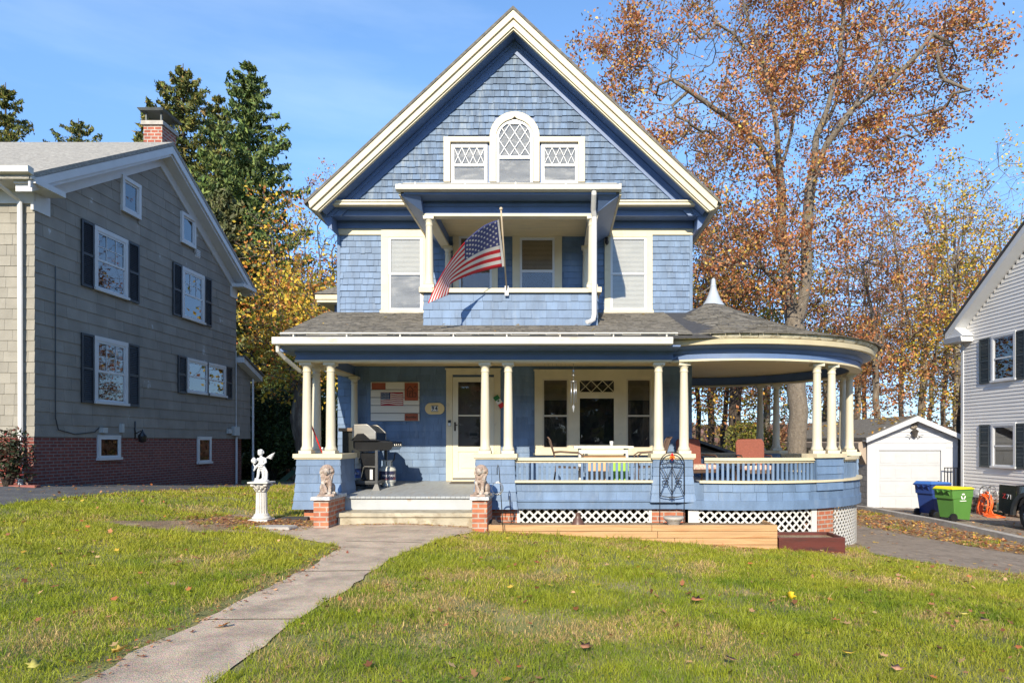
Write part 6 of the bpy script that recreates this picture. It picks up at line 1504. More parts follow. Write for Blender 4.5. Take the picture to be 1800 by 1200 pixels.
# shepherd hook and rod
def stake(pts,label,nm,cat_): 
    mb=MB(); mb.smooth=True; mb.tube(pts,.0075,6); ob=mb.build(nm,BLACK); return tag(ob,label,cat_)
d=10.45; stake([pxp(885.5,948,d),pxp(880,860,d),pxp(877,820,d),pxp(875.5,816,d),pxp(874,822,d),pxp(874,834,d)],'thin black shepherd hook by the right lion','shepherd_hook','garden hook')
wr_=thing('wire_hoop',tuple(pxp(874,858,d-.02)),'silver wire hoop hanging from the shepherd hook','wire hoop')
mb=MB(); mb.smooth=True
for k in range(5): rr=.078+.004*k; c=pxp(873+.4*k,858,d-.02); mb.tube([c+Vector((rr*math.cos(t)*.95,.006*k,rr*math.sin(t)*1.1)) for t in np.linspace(0,2*math.pi,22)],.003,5,cap=False)
mb.build('wire',CH,wr_)
d=11.1; stake([pxp(899,918,d),pxp(897,893,d),pxp(895.5,871,d)],'short bent black rod in front of the lattice','metal_rod','garden rod')
# planter boxes
LUM=M('fresh pine lumber',(.47,.28,.13),.65,.22,2.5,.15,30,stretch=(.4,4,9),c2=(.36,.15,.05),c2pos=(.52,.70),c2scale=2.2)
pb=thing('wooden_planter',(1.2,10.6,-.1),'long raised planter of fresh pine boards below the porch lattice','planter')
yf=10.6; s_=1200/yf; kx=lambda px:(px-PX)/s_; kz=lambda py:EYE+(PY-py)/s_
def lum(x0,x1,z0,z1,y0=yf,y1=yf+.045): 
    mb=MB(); mb.box(x0+.003,x1-.003,y0,y1,z0+.003,z1-.003); return mb.build('board',LUM,pb,bevel=.004)
lum(kx(857),kx(1146),kz(933.5),kz(922)); lum(kx(1146),kx(1367),kz(933.5),kz(922)); lum(kx(857),kx(1156),kz(945),kz(933.5)); lum(kx(1156),kx(1367),kz(945),kz(933.5)); lum(kx(900),kx(1186),kz(957),kz(945)); lum(kx(1186),kx(1367),kz(957),kz(945)); lum(kx(1186),kx(1367),kz(970),kz(957))
lum(kx(857)-.0,kx(857)+.045,kz(945),kz(922),yf+.05,yf+.70); lum(kx(1367)-.045,kx(1367),kz(968),kz(922),yf+.05,yf+.70)
mb=MB(); mb.box(kx(857)+.05,kx(1367)-.05,yf+.05,yf+.72,-.30,.06); so_=mb.build('potting_soil',DIRT,pb)
rp=thing('red_brown_planter',(4,10.5,-.3),'short planter box stained dark red brown at the right end of the pine planter','planter')
RBR=M('dark red brown stain',(.10,.022,.016),.45,.2,2,.1,20,stretch=(.6,3,4),c2=(.05,.018,.014),c2pos=(.5,.65),c2scale=3)
mb=MB(); a,b=kx(1368)+.005,kx(1485); z0,z1=kz(976),kz(943.5)
mb.box(a,b,yf-.02,yf+.025,z0,z1-.004); mb.box(a,b,yf+.60,yf+.645,z0,z1); mb.box(a,a+.045,yf+.03,yf+.60,z0,z1); mb.box(b-.045,b,yf+.03,yf+.60,z0,z1); mb.build('box_side',RBR,rp,bevel=.005)
mb=MB(); mb.box(a+.045,b-.045,yf+.03,yf+.6,z0,z1-.05); mb.build('potting_soil',DIRT,rp)
# birdbath stem
bbx=(1184-PX)*11.0/1200; bs=thing('birdbath_stand',(bbx,11.0,-.05),'small aged concrete birdbath stand in front of the brick pier','birdbath')
mb=MB(); mb.smooth=True; mb.lathe([(.075,-.15),(.075,.06),(.085,.10),(.11,.16),(.15,.20),(.165,.215),(.165,.245),(.14,.25),(0,.24)],(0,0,.0),20); mb.build('pillar',CONC,bs,local=True)
# brown bell-shaped pot + rock
mb=MB(); mb.smooth=True; xp=(1016-PX)*11.1/1200; mb.lathe([(0,0),(.12,0),(.115,.03),(.06,.12),(.03,.19),(.035,.20),(.03,.215),(0,.22)],(xp,11.12,.03),18)
mb.tube([(xp-.03,11.12,.19),(xp-.045,11.12,.24),(xp+.045,11.12,.24),(xp+.03,11.12,.19)],.006,5)
o_=mb.build('garden_bell',M('brown glazed pot',(.10,.05,.035),.4,.2,5,.05,20)); tag(o_,'brown bell shaped pot with a wire handle in front of the lattice','garden pot')
mb=MB(); mb.smooth=True; mb.ball((0,0,0),1,10,8); o_=mb.build('rock',M('brown field rock',(.20,.14,.10),.95,.35,6,.8,12,dist=.03))
r7=random.Random(2)
for v in o_.data.vertices: v.co=v.co*(1+r7.uniform(-.16,.16)); 
o_.scale=(.10,.09,.085); o_.location=((868-PX)*10.9/1200,10.9,.07); tag(o_,'brown rock beside the right lion pillar','rock')
mb=MB(); mb.hexa([(-.35,-.16,0),(.30,-.18,0),(.33,.12,0),(-.28,.16,0),(-.33,-.14,.045),(.28,-.16,.05),(.30,.11,.05),(-.26,.14,.045)]); o_=mb.build('stepping_stone',CONC,bevel=.02); sx_,sy_=gp(482,929); o_.location=(sx_,sy_,hz(sx_,sy_)); tag(o_,'flat pale stepping stone beside the cherub pedestal','stepping stone')
mb=MB(); mb.box(-.22,.22,-.06,.06,0,.05); o_=mb.build('splash_block',M('black splash block',(.03,.03,.032),.8,.2,5,.2,30),bevel=.01); sx_,sy_=gp(520,913); o_.location=(sx_,sy_,hz(sx_,sy_)); tag(o_,'black splash block under the white downspout','splash block')
mb=MB(); mb.hexa([(-.35,.0,.0),(.35,.0,.0),(.35,.4,.0),(-.35,.4,.0),(-.35,.0,.015),(.35,.0,.015),(.35,.4,.015),(-.35,.4,.015)]); o_=mb.build('doormat',M('grey brown doormat',(.12,.10,.08),.95,.3,30,.5,100)); o_.location=(-1.75,13.4,.585); tag(o_,'thin dark doormat in front of the cream door','doormat')
# distant red car and playset
cr_=thing('parked_car',(-14.2,32,-.45),'dark red car parked far behind the grey house','car')
mb=MB(); f2=lambda p,t:(p[0]-14.6,t,p[1]-.45)
mb.prism([(-2.1,.35),(-2.15,.75),(-1.5,.95),(-.9,1.38),(.7,1.42),(1.35,1.0),(2.1,.88),(2.2,.4)],f2,31.2,32.9); mb.build('body',M('dark red car paint',(.20,.015,.015),.2,.1,3,0),cr_,bevel=.06)
mb=MB(); mb.prism([(-1.25,1.0),(-.85,1.32),(.62,1.35),(1.12,1.0)],f2,31.18,31.21); mb.build('window',M('tinted car glass',(.01,.012,.014)),cr_)
for dx in (-1.35,1.35):
    mb=MB(); mb.smooth=False; n=20; vs=[]
    for yy_ in (31.15,31.4):
        for j in range(n): t=2*math.pi*j/n; vs.append((-14.6+dx+.32*math.cos(t),yy_,-.45+.32+.32*math.sin(t)))
    mb.add(vs,[tuple(range(n)),tuple(range(n,2*n))]+[(j,(j+1)%n,(j+1)%n+n,j+n) for j in range(n)]); mb.build('wheel',BLACK,cr_)
mb=MB(); mb.box(-14.6-.35,-14.6+.1,31.12,31.2,.15,.30); mb.build('licence_plate',WHITE_V,cr_)
ps=thing('playset',(-11.0,27,-.3),'wooden playset with a green slide beyond the cherub','playset')
WD=M('red brown playset wood',(.30,.13,.06),.8,.2,4,.2,20)
q=lambda px:(px-PX)*27/1200; zq=lambda py:EYE+(PY-py)*27/1200
mb=MB()
for a in (505,524,533): mb.box(q(a)-.05,q(a)+.05,27,27.1,-.5,zq(808)); mb.box(q(a)-.05,q(a)+.05,28.2,28.3,-.5,zq(808))
mb.box(q(503),q(535),27,28.3,zq(809),zq(806)); mb.box(q(503),q(535),27,28.3,zq(830),zq(828)); mb.build('frame',WD,ps)
mb=MB(); mb.hexa([(q(500),26.2,zq(848)),(q(510),26.2,zq(848)),(q(524),27,zq(829)),(q(513),27,zq(829)),(q(500),26.2,zq(846)),(q(510),26.2,zq(846)),(q(524),27,zq(826)),(q(513),27,zq(826))]); mb.build('slide',M('green slide plastic',(.06,.16,.10),.4,.1,3,0),ps)
mb=MB(); mb.smooth=True; mb.tube([(q(512),27,zq(797)),(q(520),27,zq(796)),(q(530),27,zq(803)),(q(533),27,zq(815))],.04,6); mb.build('grab_bar',M('yellow bar',(.6,.4,.1),.4,.1,3,0),ps)
# ================================================================== VEGETATION
BARK=M('grey brown bark',(.16,.125,.095),.95,.3,6,.8,25,stretch=(1,1,.25),c2=(.30,.26,.20),c2pos=(.5,.62),c2scale=6,dist=.02)
BARK_L=M('pale mottled bark',(.20,.17,.135),.95,.3,14,.9,40,stretch=(1,1,.45),c2=(.17,.14,.11),c2pos=(.4,.7),c2scale=22,dist=.015)
BARK_D=M('dark bark',(.065,.05,.04),.95,.3,6,.8,25,stretch=(1,1,.25),dist=.02)
LEAF=leafmat('dry leaf',.30,.55); NEED=leafmat('needle',.12,.6); GRASS=leafmat('grass blade',.45,.5)
RUSTP=[(.47,.19,.08,4),(.33,.115,.05,3),(.56,.29,.13,3),(.24,.10,.045,2),(.62,.42,.09,1.2)]
MIXP=[(.50,.20,.08,2.5),(.62,.40,.08,2.2),(.30,.10,.04,1.5),(.25,.22,.04,1.2)]
YELP=[(.70,.48,.06,4),(.52,.36,.05,2),(.54,.24,.06,1.6),(.24,.26,.045,2)]
GRNP=[(.17,.20,.03,4),(.36,.30,.04,2),(.10,.13,.02,3),(.50,.36,.05,1)]
def tree(label,base,stems,crown,nat,nleaf,lsize,pal,bark,seed,tr,group=None,cat='tree',sides=7,twig=.012,spread=.34,name='deciduous_tree',bare=0.0,seg=.55,jit=.10):
    """stems: polylines (offsets from base) of the main limbs; crown: list of (cx,cy,cz,rx,ry,rz,weight)"""
    rs=np.random.RandomState(seed); rd=random.Random(seed)
    root=thing(name,tuple(base),label,cat,group)
    pos=[];par=[];fix=[]
    def addn(p,q): pos.append(np.array(p,float)); par.append(q); return len(pos)-1
    n0=addn((0,0,-.3),-1)
    heads={}
    for si,(pidx,pts) in enumerate(stems):
        last=n0 if pidx is None else heads[pidx][0]
        if pidx is not None:
            d=[np.linalg.norm(pos[i]-np.array(pts[0])) for i in heads[pidx][1]]; last=heads[pidx][1][int(np.argmin(d))]
        ids=[]; a=pos[last]
        for p in pts:
            p=np.array(p,float); L=np.linalg.norm(p-a); k=max(1,int(L/.7))
            for i in range(1,k+1):
                q=a+(p-a)*i/k+rs.normal(0,.04,3)*(i<k); last=addn(q,last); ids.append(last)
            a=p
        heads[si]=(last,ids)
    # attractors
    C=np.array(crown,float); w_=C[:,6]/C[:,6].sum(); ii=rs.choice(len(C),nat,p=w_)
    d=rs.normal(size=(nat,3)); d/=np.linalg.norm(d,axis=1)[:,None]; rr=rs.random(nat)**(1/2.2)
    A=C[ii,:3]+d*rr[:,None]*C[ii,3:6]
    tipc=np.array([pos[h[0]] for h in heads.values()]); 
    dist=np.min(np.linalg.norm(A[:,None]-tipc[None],axis=2),axis=1); A=A[np.argsort(dist)]
    PPOS=np.zeros((nat*9+len(pos)+10,3)); n=len(pos); PPOS[:n]=np.array(pos); par=list(par)
    usable0=2
    for a in A:
        D_=PPOS[:n]-a; dd=np.sqrt((D_**2).sum(1)); pen=dd+.9*np.maximum(0,D_[:,2]+.15*dd)+.6*np.maximum(0,np.hypot(PPOS[:n,0],PPOS[:n,1])-np.hypot(a[0],a[1])); pen[:usable0]+=50
        j=int(np.argmin(pen)); L=dd[j]; k=min(7,max(1,int(L/seg))); p0=PPOS[j].copy(); prev=j
        up=np.array([0,0,.10*L])
        for i in range(1,k+1):
            t=i/k; q=p0+(a-p0)*t+up*math.sin(math.pi*t)+(rs.normal(0,jit*min(1,L/2),3) if i<k else 0)
            PPOS[n]=q; par.append(prev); prev=n; n+=1
    P_=PPOS[:n]; par=np.array(par); ch=[[] for _ in range(n)]
    for i in range(1,n): ch[par[i]].append(i)
    rad=np.zeros(n)
    for i in range(n-1,-1,-1):
        rad[i]=(sum(rad[c]**2.35 for c in ch[i]))**(1/2.35) if ch[i] else twig
    # taper the trunk to the wanted size
    f_=tr/rad[min(3,n-1)]; rad=np.where(rad>twig*3,rad*(1+(f_-1)*np.clip((rad-twig*3)/(rad[min(3,n-1)]-twig*3+1e-6),0,1)**1.4),rad)
    mb=MB(); mb.smooth=True
    done=set()
    def chain(i,start=None):
        stack=[(i,start)]
        while stack:
            i,st=stack.pop(); pts=[];rr_=[]
            if st is not None: pts.append(P_[st]); rr_.append(min(rad[st],rad[i]*1.15))
            while True:
                pts.append(P_[i]); rr_.append(rad[i])
                if not ch[i]: break
                c_=sorted(ch[i],key=lambda q:-rad[q])
                for c in c_[1:]: stack.append((c,i))
                i=c_[0]
            if len(pts)>1:
                r0=max(rr_); mb.tube([tuple(p) for p in pts],rr_,sides if r0>.12 else (5 if r0>.04 else 3),cap=False)
    chain(0)
    # fine twigs at the ends
    term=[i for i in range(n) if rad[i]<twig*1.9]
    tv=[];
    for i in term:
        for q in range(2):
            if rd.random()<.6:
                e=P_[i]+rs.normal(0,.28,3); mb.tube([tuple(P_[i]),tuple((P_[i]+e)/2+rs.normal(0,.04,3)),tuple(e)],[twig*.7,twig*.5,twig*.3],3,cap=False); tv.append(e)
    # root flare
    wood=mb.build('trunk',bark,root,local=True,recalc=False)
    if nleaf:
        T=np.concatenate([P_[term],np.array(tv)]) if tv else P_[term]
        w0=rs.random(len(T))**1.5+.05
        if bare: w0*= (vnoise(T[:,0]/1.3+50,T[:,2]/1.3+50,seed)>bare)+.02
        idx=rs.choice(len(T),nleaf,p=w0/w0.sum())
        Cc=T[idx]+rs.normal(0,spread,(nleaf,3))*np.array([1,1,.8])
        S=lsize*rs.uniform(.6,1.25,nleaf); col=pick(pal,nleaf,rs)
        leaf_mesh('crown',Cc,S,col,LEAF,root,seed=seed+1,droop=.5)
    return root
def wpt(px,py,d): return (np.array([(px-PX)*d/F,d,EYE+(PY-py)*d/F]))
def rel(base,pts): return [tuple(wpt(*p)-base) for p in pts]
# --- the big rust-leaved tree
bd_=25.0; base=np.array([(1400-PX)*bd_/F,bd_,hz((1400-PX)*bd_/F,bd_)])
S0=rel(base,[(1401,760,25),(1400,650,25),(1398,580,25)])
stems=[(None,S0),(0,rel(base,[(1386,520,25),(1375,430,25.3),(1373,330,25.5),(1366,230,25.2),(1345,120,25),(1310,20,24.5),(1290,-80,24)])),
 (0,rel(base,[(1413,520,24.7),(1417,430,24.6),(1424,330,24.4),(1435,240,24.3),(1455,190,24),(1478,110,24),(1482,0,24),(1480,-120,24)])),
 (1,rel(base,[(1372,300,25.5),(1392,230,26),(1398,150,26.3),(1418,80,26.6),(1425,-30,27)])),
 (1,rel(base,[(1370,320,25.3),(1340,260,25),(1300,220,24.3),(1240,180,23.6),(1180,140,23)])),
 (2,rel(base,[(1425,340,24.5),(1450,260,24),(1500,190,23.4),(1540,120,23),(1560,20,22.7)])),
 (1,rel(base,[(1380,520,25),(1340,470,24.4),(1290,465,24),(1240,450,23.6)])),
 (2,rel(base,[(1430,250,24.3),(1470,180,25.5),(1490,60,26.3)])),
 (5,rel(base,[(1500,190,23.4),(1570,140,22.6),(1640,60,22),(1700,40,21.6)])),
 (1,rel(base,[(1345,120,25),(1290,60,24.6),(1230,20,24)]))]
def cr_(px,py,d,rx,ry,rz,w_): p=wpt(px,py,d)-base; return (p[0],p[1],p[2],rx,ry,rz,w_)
crown=[cr_(1400,120,25,5.6,4.4,4.5,9),cr_(1190,160,24,3.0,2.8,3.0,3.2),cr_(1570,110,24,3.4,2.8,3.4,4.0),cr_(1400,-80,25,5.5,4.2,3.0,5),cr_(1280,330,24.5,3.4,3.0,2.8,3.2),cr_(1110,110,23.8,2.2,2.0,2.0,1.6),cr_(1470,330,24,2.4,2.6,2.4,2.0),
 cr_(1350,450,24,3.2,2.6,1.8,1.7),cr_(1700,60,22.5,1.7,1.6,1.5,.9),cr_(1120,60,23.5,1.6,1.8,1.5,.9),cr_(1560,230,23.6,1.8,1.8,1.4,.8),cr_(1250,470,23.8,1.4,1.4,1.2,.5)]
tree('tall rust leaved maple behind the round porch roof, its pale trunk forking in two',base,stems,crown,1300,52000,.064,RUSTP+[(.58,.38,.10,1.2)],BARK_L,21,.34,sides=12,twig=.013,spread=.21,bare=.30)
# --- other trees to the right and behind
def simple(label,px,d,ztop_py,rw,nat,nleaf,ls,pal,bark,seed,tr,lean=0,crown_lo=.35,group='bare and half bare trees behind the garage',split=False,**k):
    x=(px-PX)*d/F; b=np.array([x,d,float(HG(x,d))]); H=EYE+(PY-ztop_py)*d/F-b[2]; rd=random.Random(seed)
    fx=lambda t:lean*H*t+rd.uniform(-.15,.15)
    st=[(None,[(fx(.12),0,H*.12),(fx(.3),rd.uniform(-.2,.2),H*.3),(fx(.5),rd.uniform(-.4,.4),H*.5),(fx(.72),rd.uniform(-.4,.4),H*.72)])]
    for q in range(3): a=rd.uniform(0,6.28); st.append((0,[(lean*H*.35+math.cos(a)*rw*.15,math.sin(a)*rw*.15,H*.42),(lean*H*.5+math.cos(a)*rw*.4,math.sin(a)*rw*.4,H*.62),(lean*H*.6+math.cos(a)*rw*.55,math.sin(a)*rw*.55,H*.82)]))
    if split: st.append((None,[(rw*.05,0,H*.02),(rw*.16,.1,H*.3),(rw*.32,.2,H*.55),(rw*.4,.3,H*.8)]))
    cz=(crown_lo+1)/2*H; cr=[(lean*H*.6,0,cz,rw,rw*.8,(1-crown_lo)/2*H,4),(lean*H*.4+rd.uniform(-.4,.4)*rw,0,cz*.8,rw*.8,rw*.7,H*.16,1.2)]
    return tree(label,b,st,cr,nat,nleaf,ls,pal,bark,seed,tr,group=group,**k)
TR=[ # label, px, depth, top py, crown radius, attractors, leaves, leaf size, palette, bark, seed, trunk radius, lean
 ('tree with orange leaves seen just left of the garage roof, leaning trunk',1560,34,300,3.4,330,7500,.085,RUSTP,BARK,31,.20,-.10),
 ('twin trunked tree rising directly behind the garage peak',1618,40,250,4.2,420,8500,.09,MIXP,BARK,32,.25,.03),
 ('yellow and orange tree between the garage and the white house',1680,38,235,4.2,420,9500,.09,YELP,BARK,33,.22,.02),
 ('bare topped tree with yellow leaves just over the white house eave',1770,42,225,4.6,420,8500,.09,YELP,BARK,34,.22,-.01),
 ('dark trunk rising right beside the corner of the white house',1690,31,420,2.4,170,2200,.08,MIXP,BARK_D,35,.30,.0),
 ('reddish tree low behind the round porch roof on its right',1500,42,330,4.0,360,9000,.09,RUSTP,BARK,36,.25,.04),
 ('dark crooked tree trunk seen through the round porch next to the red chairs',1295,31,360,3.2,330,6500,.085,MIXP,BARK_D,37,.36,.01),
 ('slim dark tree, second from the left seen through the round porch',1247,33,330,2.8,260,5500,.085,YELP,BARK_D,38,.20,.02),
 ('slim leaning dark tree, third from the left seen through the round porch',1268,36,350,2.8,260,5500,.085,MIXP,BARK_D,39,.17,.05),
 ('thin straight trunk nearest the house corner seen through the round porch',1224,38,380,2.6,240,5000,.085,GRNP,BARK_D,40,.17,.0),
 ('green and yellow tree behind the big maple',1345,42,300,4.4,400,12000,.095,GRNP,BARK,41,.28,.02),
 ('rusty tree behind the right slope of the blue roof',1190,36,190,4.4,450,14000,.09,RUSTP,BARK,42,.30,.0),
 ('tall pale leaved tree between the big maple and the garage',1450,46,330,4.6,380,9000,.095,MIXP,BARK,43,.26,.0),
 ('rust and brown tree far behind the garage, left of the twin trunks',1585,52,330,5.5,520,11000,.10,RUSTP,BARK,44,.24,.0),
 ('twiggy brown tree far behind the garage right side',1655,54,300,5.5,560,9000,.10,MIXP,BARK,45,.24,.02),
 ('brown tree filling the gap just left of the white house wall',1722,50,330,4.6,520,9000,.10,YELP+RUSTP,BARK,46,.24,.0),
 ('rust tree far behind the right columns of the round porch',1520,56,380,5.5,520,11000,.11,RUSTP,BARK,47,.24,.0),
 ('sparse brown tree far behind the round porch opening',1395,58,420,5.5,420,8000,.11,RUSTP,BARK_D,48,.22,.0),
]
for q in TR:
    simple(q[0],q[1],q[2],q[3],q[4],q[5],int(q[6]*.55),q[7],q[8],q[9],q[10],q[11]*.82,lean=q[12],bare=.40,spread=.25,crown_lo=.18,split=(q[10]==32),sides=8,twig=.014)
TL=[
 ('orange and yellow tree between the grey house and the blue house',512,30,330,3.1,420,17000,.085,YELP+[(.50,.17,.04,4)],BARK,51,.20,.0,.28),
 ('yellow leaved tree with a thick reddish brown trunk beside the blue house',531,25,470,2.2,260,8000,.08,YELP,BARK,52,.33,-.01,.35),
 ('olive green tree with dark stems just right of the grey house',468,33,430,2.5,300,12000,.085,GRNP,BARK_D,53,.22,.0,.25),
 ('rust coloured tree behind the left roof edge of the blue house',585,44,285,3.6,320,9000,.09,RUSTP,BARK,54,.25,.0,.3),
 ('slim yellow tree low behind the cherub',500,36,560,2.6,240,7500,.08,YELP,BARK_D,55,.14,.0,.2),
 ('greenish tree filling the gap behind the left porch columns',600,40,480,3.4,300,11000,.09,GRNP+[(.55,.25,.05,3)],BARK,56,.2,.0,.15),
]
for q in TL:
    simple(q[0],q[1],q[2],q[3],q[4],q[5],int(q[6]*.45),q[7],q[8],q[9],q[10],q[11],lean=q[12],bare=.25,spread=.32,crown_lo=q[13],group='autumn trees between the two houses',sides=8,twig=.014)
# --- spruces
def spruce(label,px,d,top_py,rmax,seed,nlev=44,pal=None,group='tall spruces behind the grey house',lo=2.0):
    rs=np.random.RandomState(seed); x=(px-PX)*d/F; g=float(HG(x,d)); H=EYE+(PY-top_py)*d/F-g
    root=thing('spruce_tree',(x,d,g),label,'tree',group)
    mb=MB(); mb.smooth=True; mb.tube([(0,0,-.3),(0,0,H*.5),(0,0,H)],[H*.017,H*.010,.02],8)
    Cs=[];Dr=[]; 
    for i in range(nlev):
        t=(i+.5*rs.random())/nlev; z=lo+(H-lo)*t; r=rmax*(1-t)**.72*rs.uniform(.8,1.1)+.12; nb_=int(9-4*t)
        a0=rs.random()*6.28
        for k in range(nb_):
            a=a0+k*2*math.pi/nb_+rs.normal(0,.18); L=r*rs.uniform(.65,1.18); rise=.35*(t-.35)*L
            pts=[]
            for s in np.linspace(0,1,6):
                zz_=z+rise*s-.28*L*math.sin(s*2.2)*(1-t*.6)+.16*L*s*s
                pts.append((math.cos(a)*L*s,math.sin(a)*L*s,zz_))
            mb.tube(pts,[.05*(1-t)+.012]+[.03*(1-t)+.01]*4+[.006],3,cap=False)
            m=int(170*L/ rmax*1.6)+30; s=rs.random(m)**.75; 
            P0=np.array(pts); ix=np.clip(s*5,0,4.999); i0=ix.astype(int); f_=(ix-i0)[:,None]; B_=P0[i0]*(1-f_)+P0[i0+1]*f_
            side=rs.normal(0,.16,m)*L*(1-s*.6); B_[:,0]+=-math.sin(a)*side; B_[:,1]+=math.cos(a)*side; B_[:,2]-=np.abs(side)*.25+rs.random(m)*.30*(.6+.4*L/rmax)
            Cs.append(B_)
    mb.build('trunk',BARK_D,root,local=True,recalc=False)
    Cc=np.concatenate(Cs); n=len(Cc); pal=pal or [(.045,.075,.022,4),(.075,.105,.025,3),(.025,.045,.016,3),(.12,.12,.035,1)]
    leaf_mesh('crown',Cc,rs.uniform(.09,.22,n),pick(pal,n,rs,.22),NEED,root,seed=seed,droop=.9,aspect=.34)
SP=[(.13,.155,.038,4),(.19,.19,.045,3),(.07,.085,.022,3),(.26,.19,.055,1.4)]
spruce('tall dark green spruce, the nearest to the blue house roof',437,36,108,6.0,61,pal=[(.11,.165,.045,4),(.19,.235,.06,3),(.06,.09,.028,3)])
spruce('broad olive green spruce just right of the brick chimney',322,38,112,7.6,62,pal=SP)
spruce('second olive spruce, close behind the brick chimney',262,43,200,5.5,63,pal=SP)
spruce('big spruce at the left edge beyond the grey roof',10,46,145,7.5,64,pal=SP)
spruce('small spruce top peeking over the middle of the grey roof',138,50,208,9.5,65,pal=SP)
spruce('slender spruce standing between the two taller ones',385,44,165,6.0,66,pal=SP)
spruce('mossy green spruce low behind the grey gable slope',395,30,330,3.4,67,pal=[(.14,.15,.06,3),(.20,.20,.09,2),(.07,.09,.03,2)],lo=1.0)
# --- shrubs
def shrub(label,px,py_top,d,rx,ry,pal,seed,n=9000,ls=.05,name='evergreen_shrub',mat=None,cat='shrub',lumps=7,core=.8):
    rs=np.random.RandomState(seed); x=(px-PX)*d/F; g=float(HG(x,d)); H=EYE+(PY-py_top)*d/F-g
    root=thing(name,(x,d,g),label,cat)
    L=np.stack([rs.uniform(-.45,.45,lumps)*rx,rs.uniform(-.4,.4,lumps)*ry,rs.uniform(.3,.72,lumps)*H],1); Rr=rs.uniform(.38,.6,lumps); L[0]=(0,0,H*.55); Rr[0]=.72
    i=rs.randint(0,lumps,n); dd=rs.normal(size=(n,3)); dd/=np.linalg.norm(dd,axis=1)[:,None]
    P_=L[i]+dd*(Rr[i]*rs.uniform(core,1.05,n))[:,None]*np.array([rx,ry,H*.55]); P_=P_[P_[:,2]>.03]; n=len(P_)
    mb=MB(); mb.smooth=True
    for q in range(6): a=q*1.05; mb.tube([(0,0,-.1),(math.cos(a)*rx*.3,math.sin(a)*ry*.3,H*.35),(math.cos(a)*rx*.55,math.sin(a)*ry*.55,H*.7)],[.05,.03,.01],5)
    mb.build('stem',BARK_D,root,local=True)
    leaf_mesh('foliage',P_,ls*rs.uniform(.6,1.3,n),pick(pal,n,rs,.25),mat or NEED,root,seed=seed,aspect=.4)
DKG=[(.04,.07,.02,4),(.07,.105,.028,3),(.024,.042,.015,3)]
shrub('big rounded dark yew beside the far corner of the grey house',478,700,25.5,1.75,1.5,DKG,71,24000,.07)
shrub('ivy covered bush beyond the yew',505,620,29,1.5,1.4,[(.05,.09,.03,3),(.12,.16,.05,2),(.03,.05,.02,2)],72,12000,.08)
shrub('dull green bush low behind the left porch columns',560,700,33,2.4,1.6,DKG+[(.08,.10,.03,2)],73,12000,.09)
shrub('reddish leaved shrub at the front corner of the grey house',14,742,12.9,.62,.4,[(.05,.035,.02,3),(.30,.06,.05,1.3),(.04,.06,.03,3),(.35,.20,.16,.8)],74,1500,.05,name='corner_shrub',mat=LEAF,core=.2)
shrub('olive bush behind the shed roof seen through the round porch',1330,738,30,1.7,1.2,[(.20,.20,.04,3),(.10,.12,.03,3),(.35,.28,.05,1)],75,9000,.07,mat=LEAF)
shrub('leafless brown bush beyond the big maple trunk',1375,745,33,2.2,1.4,[(.35,.17,.10,3),(.26,.12,.07,3),(.45,.28,.14,1)],76,9000,.07,mat=LEAF,name='brown_shrub')
# far-off wood on the hillside: one mass
rs=np.random.RandomState(80); n=60000; hx_=rs.uniform(-260,330,n); hy_=rs.uniform(150,260,n); hzv=hillz(hx_,hy_)+rs.uniform(0,4.5,n)*(.4+.6*vnoise(hx_/14,hy_/14,2))
leaf_mesh('distant_wood',np.stack([hx_,hy_,hzv],1),rs.uniform(.5,1.1,n),pick([(.26,.15,.11,4),(.20,.12,.09,3),(.30,.17,.09,2),(.13,.12,.05,1.5)],n,rs),LEAF,seed=81,kind='stuff')
# belts of undergrowth behind the houses: stuff
def thicket(name,x0,x1,y0,y1,h,n,pal,seed,ls=.10):
    rs=np.random.RandomState(seed); x=rs.uniform(x0,x1,n); y=rs.uniform(y0,y1,n); hh=h*(.35+.65*vnoise(x/1.7,y/1.7,seed))
    z=HG(x,y)+hh*rs.random(n); leaf_mesh(name,np.stack([x,y,z],1),ls*rs.uniform(.6,1.3,n),pick(pal,n,rs,.25),LEAF,seed=seed,kind='stuff')
thicket('undergrowth',-30,-9,38,46,3.2,26000,GRNP+DKG+[(.3,.12,.05,2)],82,.13)
thicket('undergrowth',4,32,44,52,1.7,16000,[(.30,.16,.10,4),(.22,.12,.08,3),(.35,.25,.06,1.5),(.10,.10,.04,2)],83,.13)
thicket('undergrowth',-8.8,-4.6,24.5,27,.8,4000,GRNP+[(.3,.12,.05,2)],84,.07)

# the other side of the street, behind the photographer: what the window panes and the shade look out on
rs=np.random.RandomState(85); n=30000; x=rs.uniform(-75,75,n); y=rs.uniform(-38,-28,n); top=5.0+5.0*vnoise(x/5+40,y*0+3,11); z=-1+rs.random(n)**.8*top
leaf_mesh('street_side_trees',np.stack([x,y,z],1),rs.uniform(.35,.75,n),pick(GRNP+DKG+[(.3,.13,.06,3)],n,rs),LEAF,seed=86,kind='stuff')
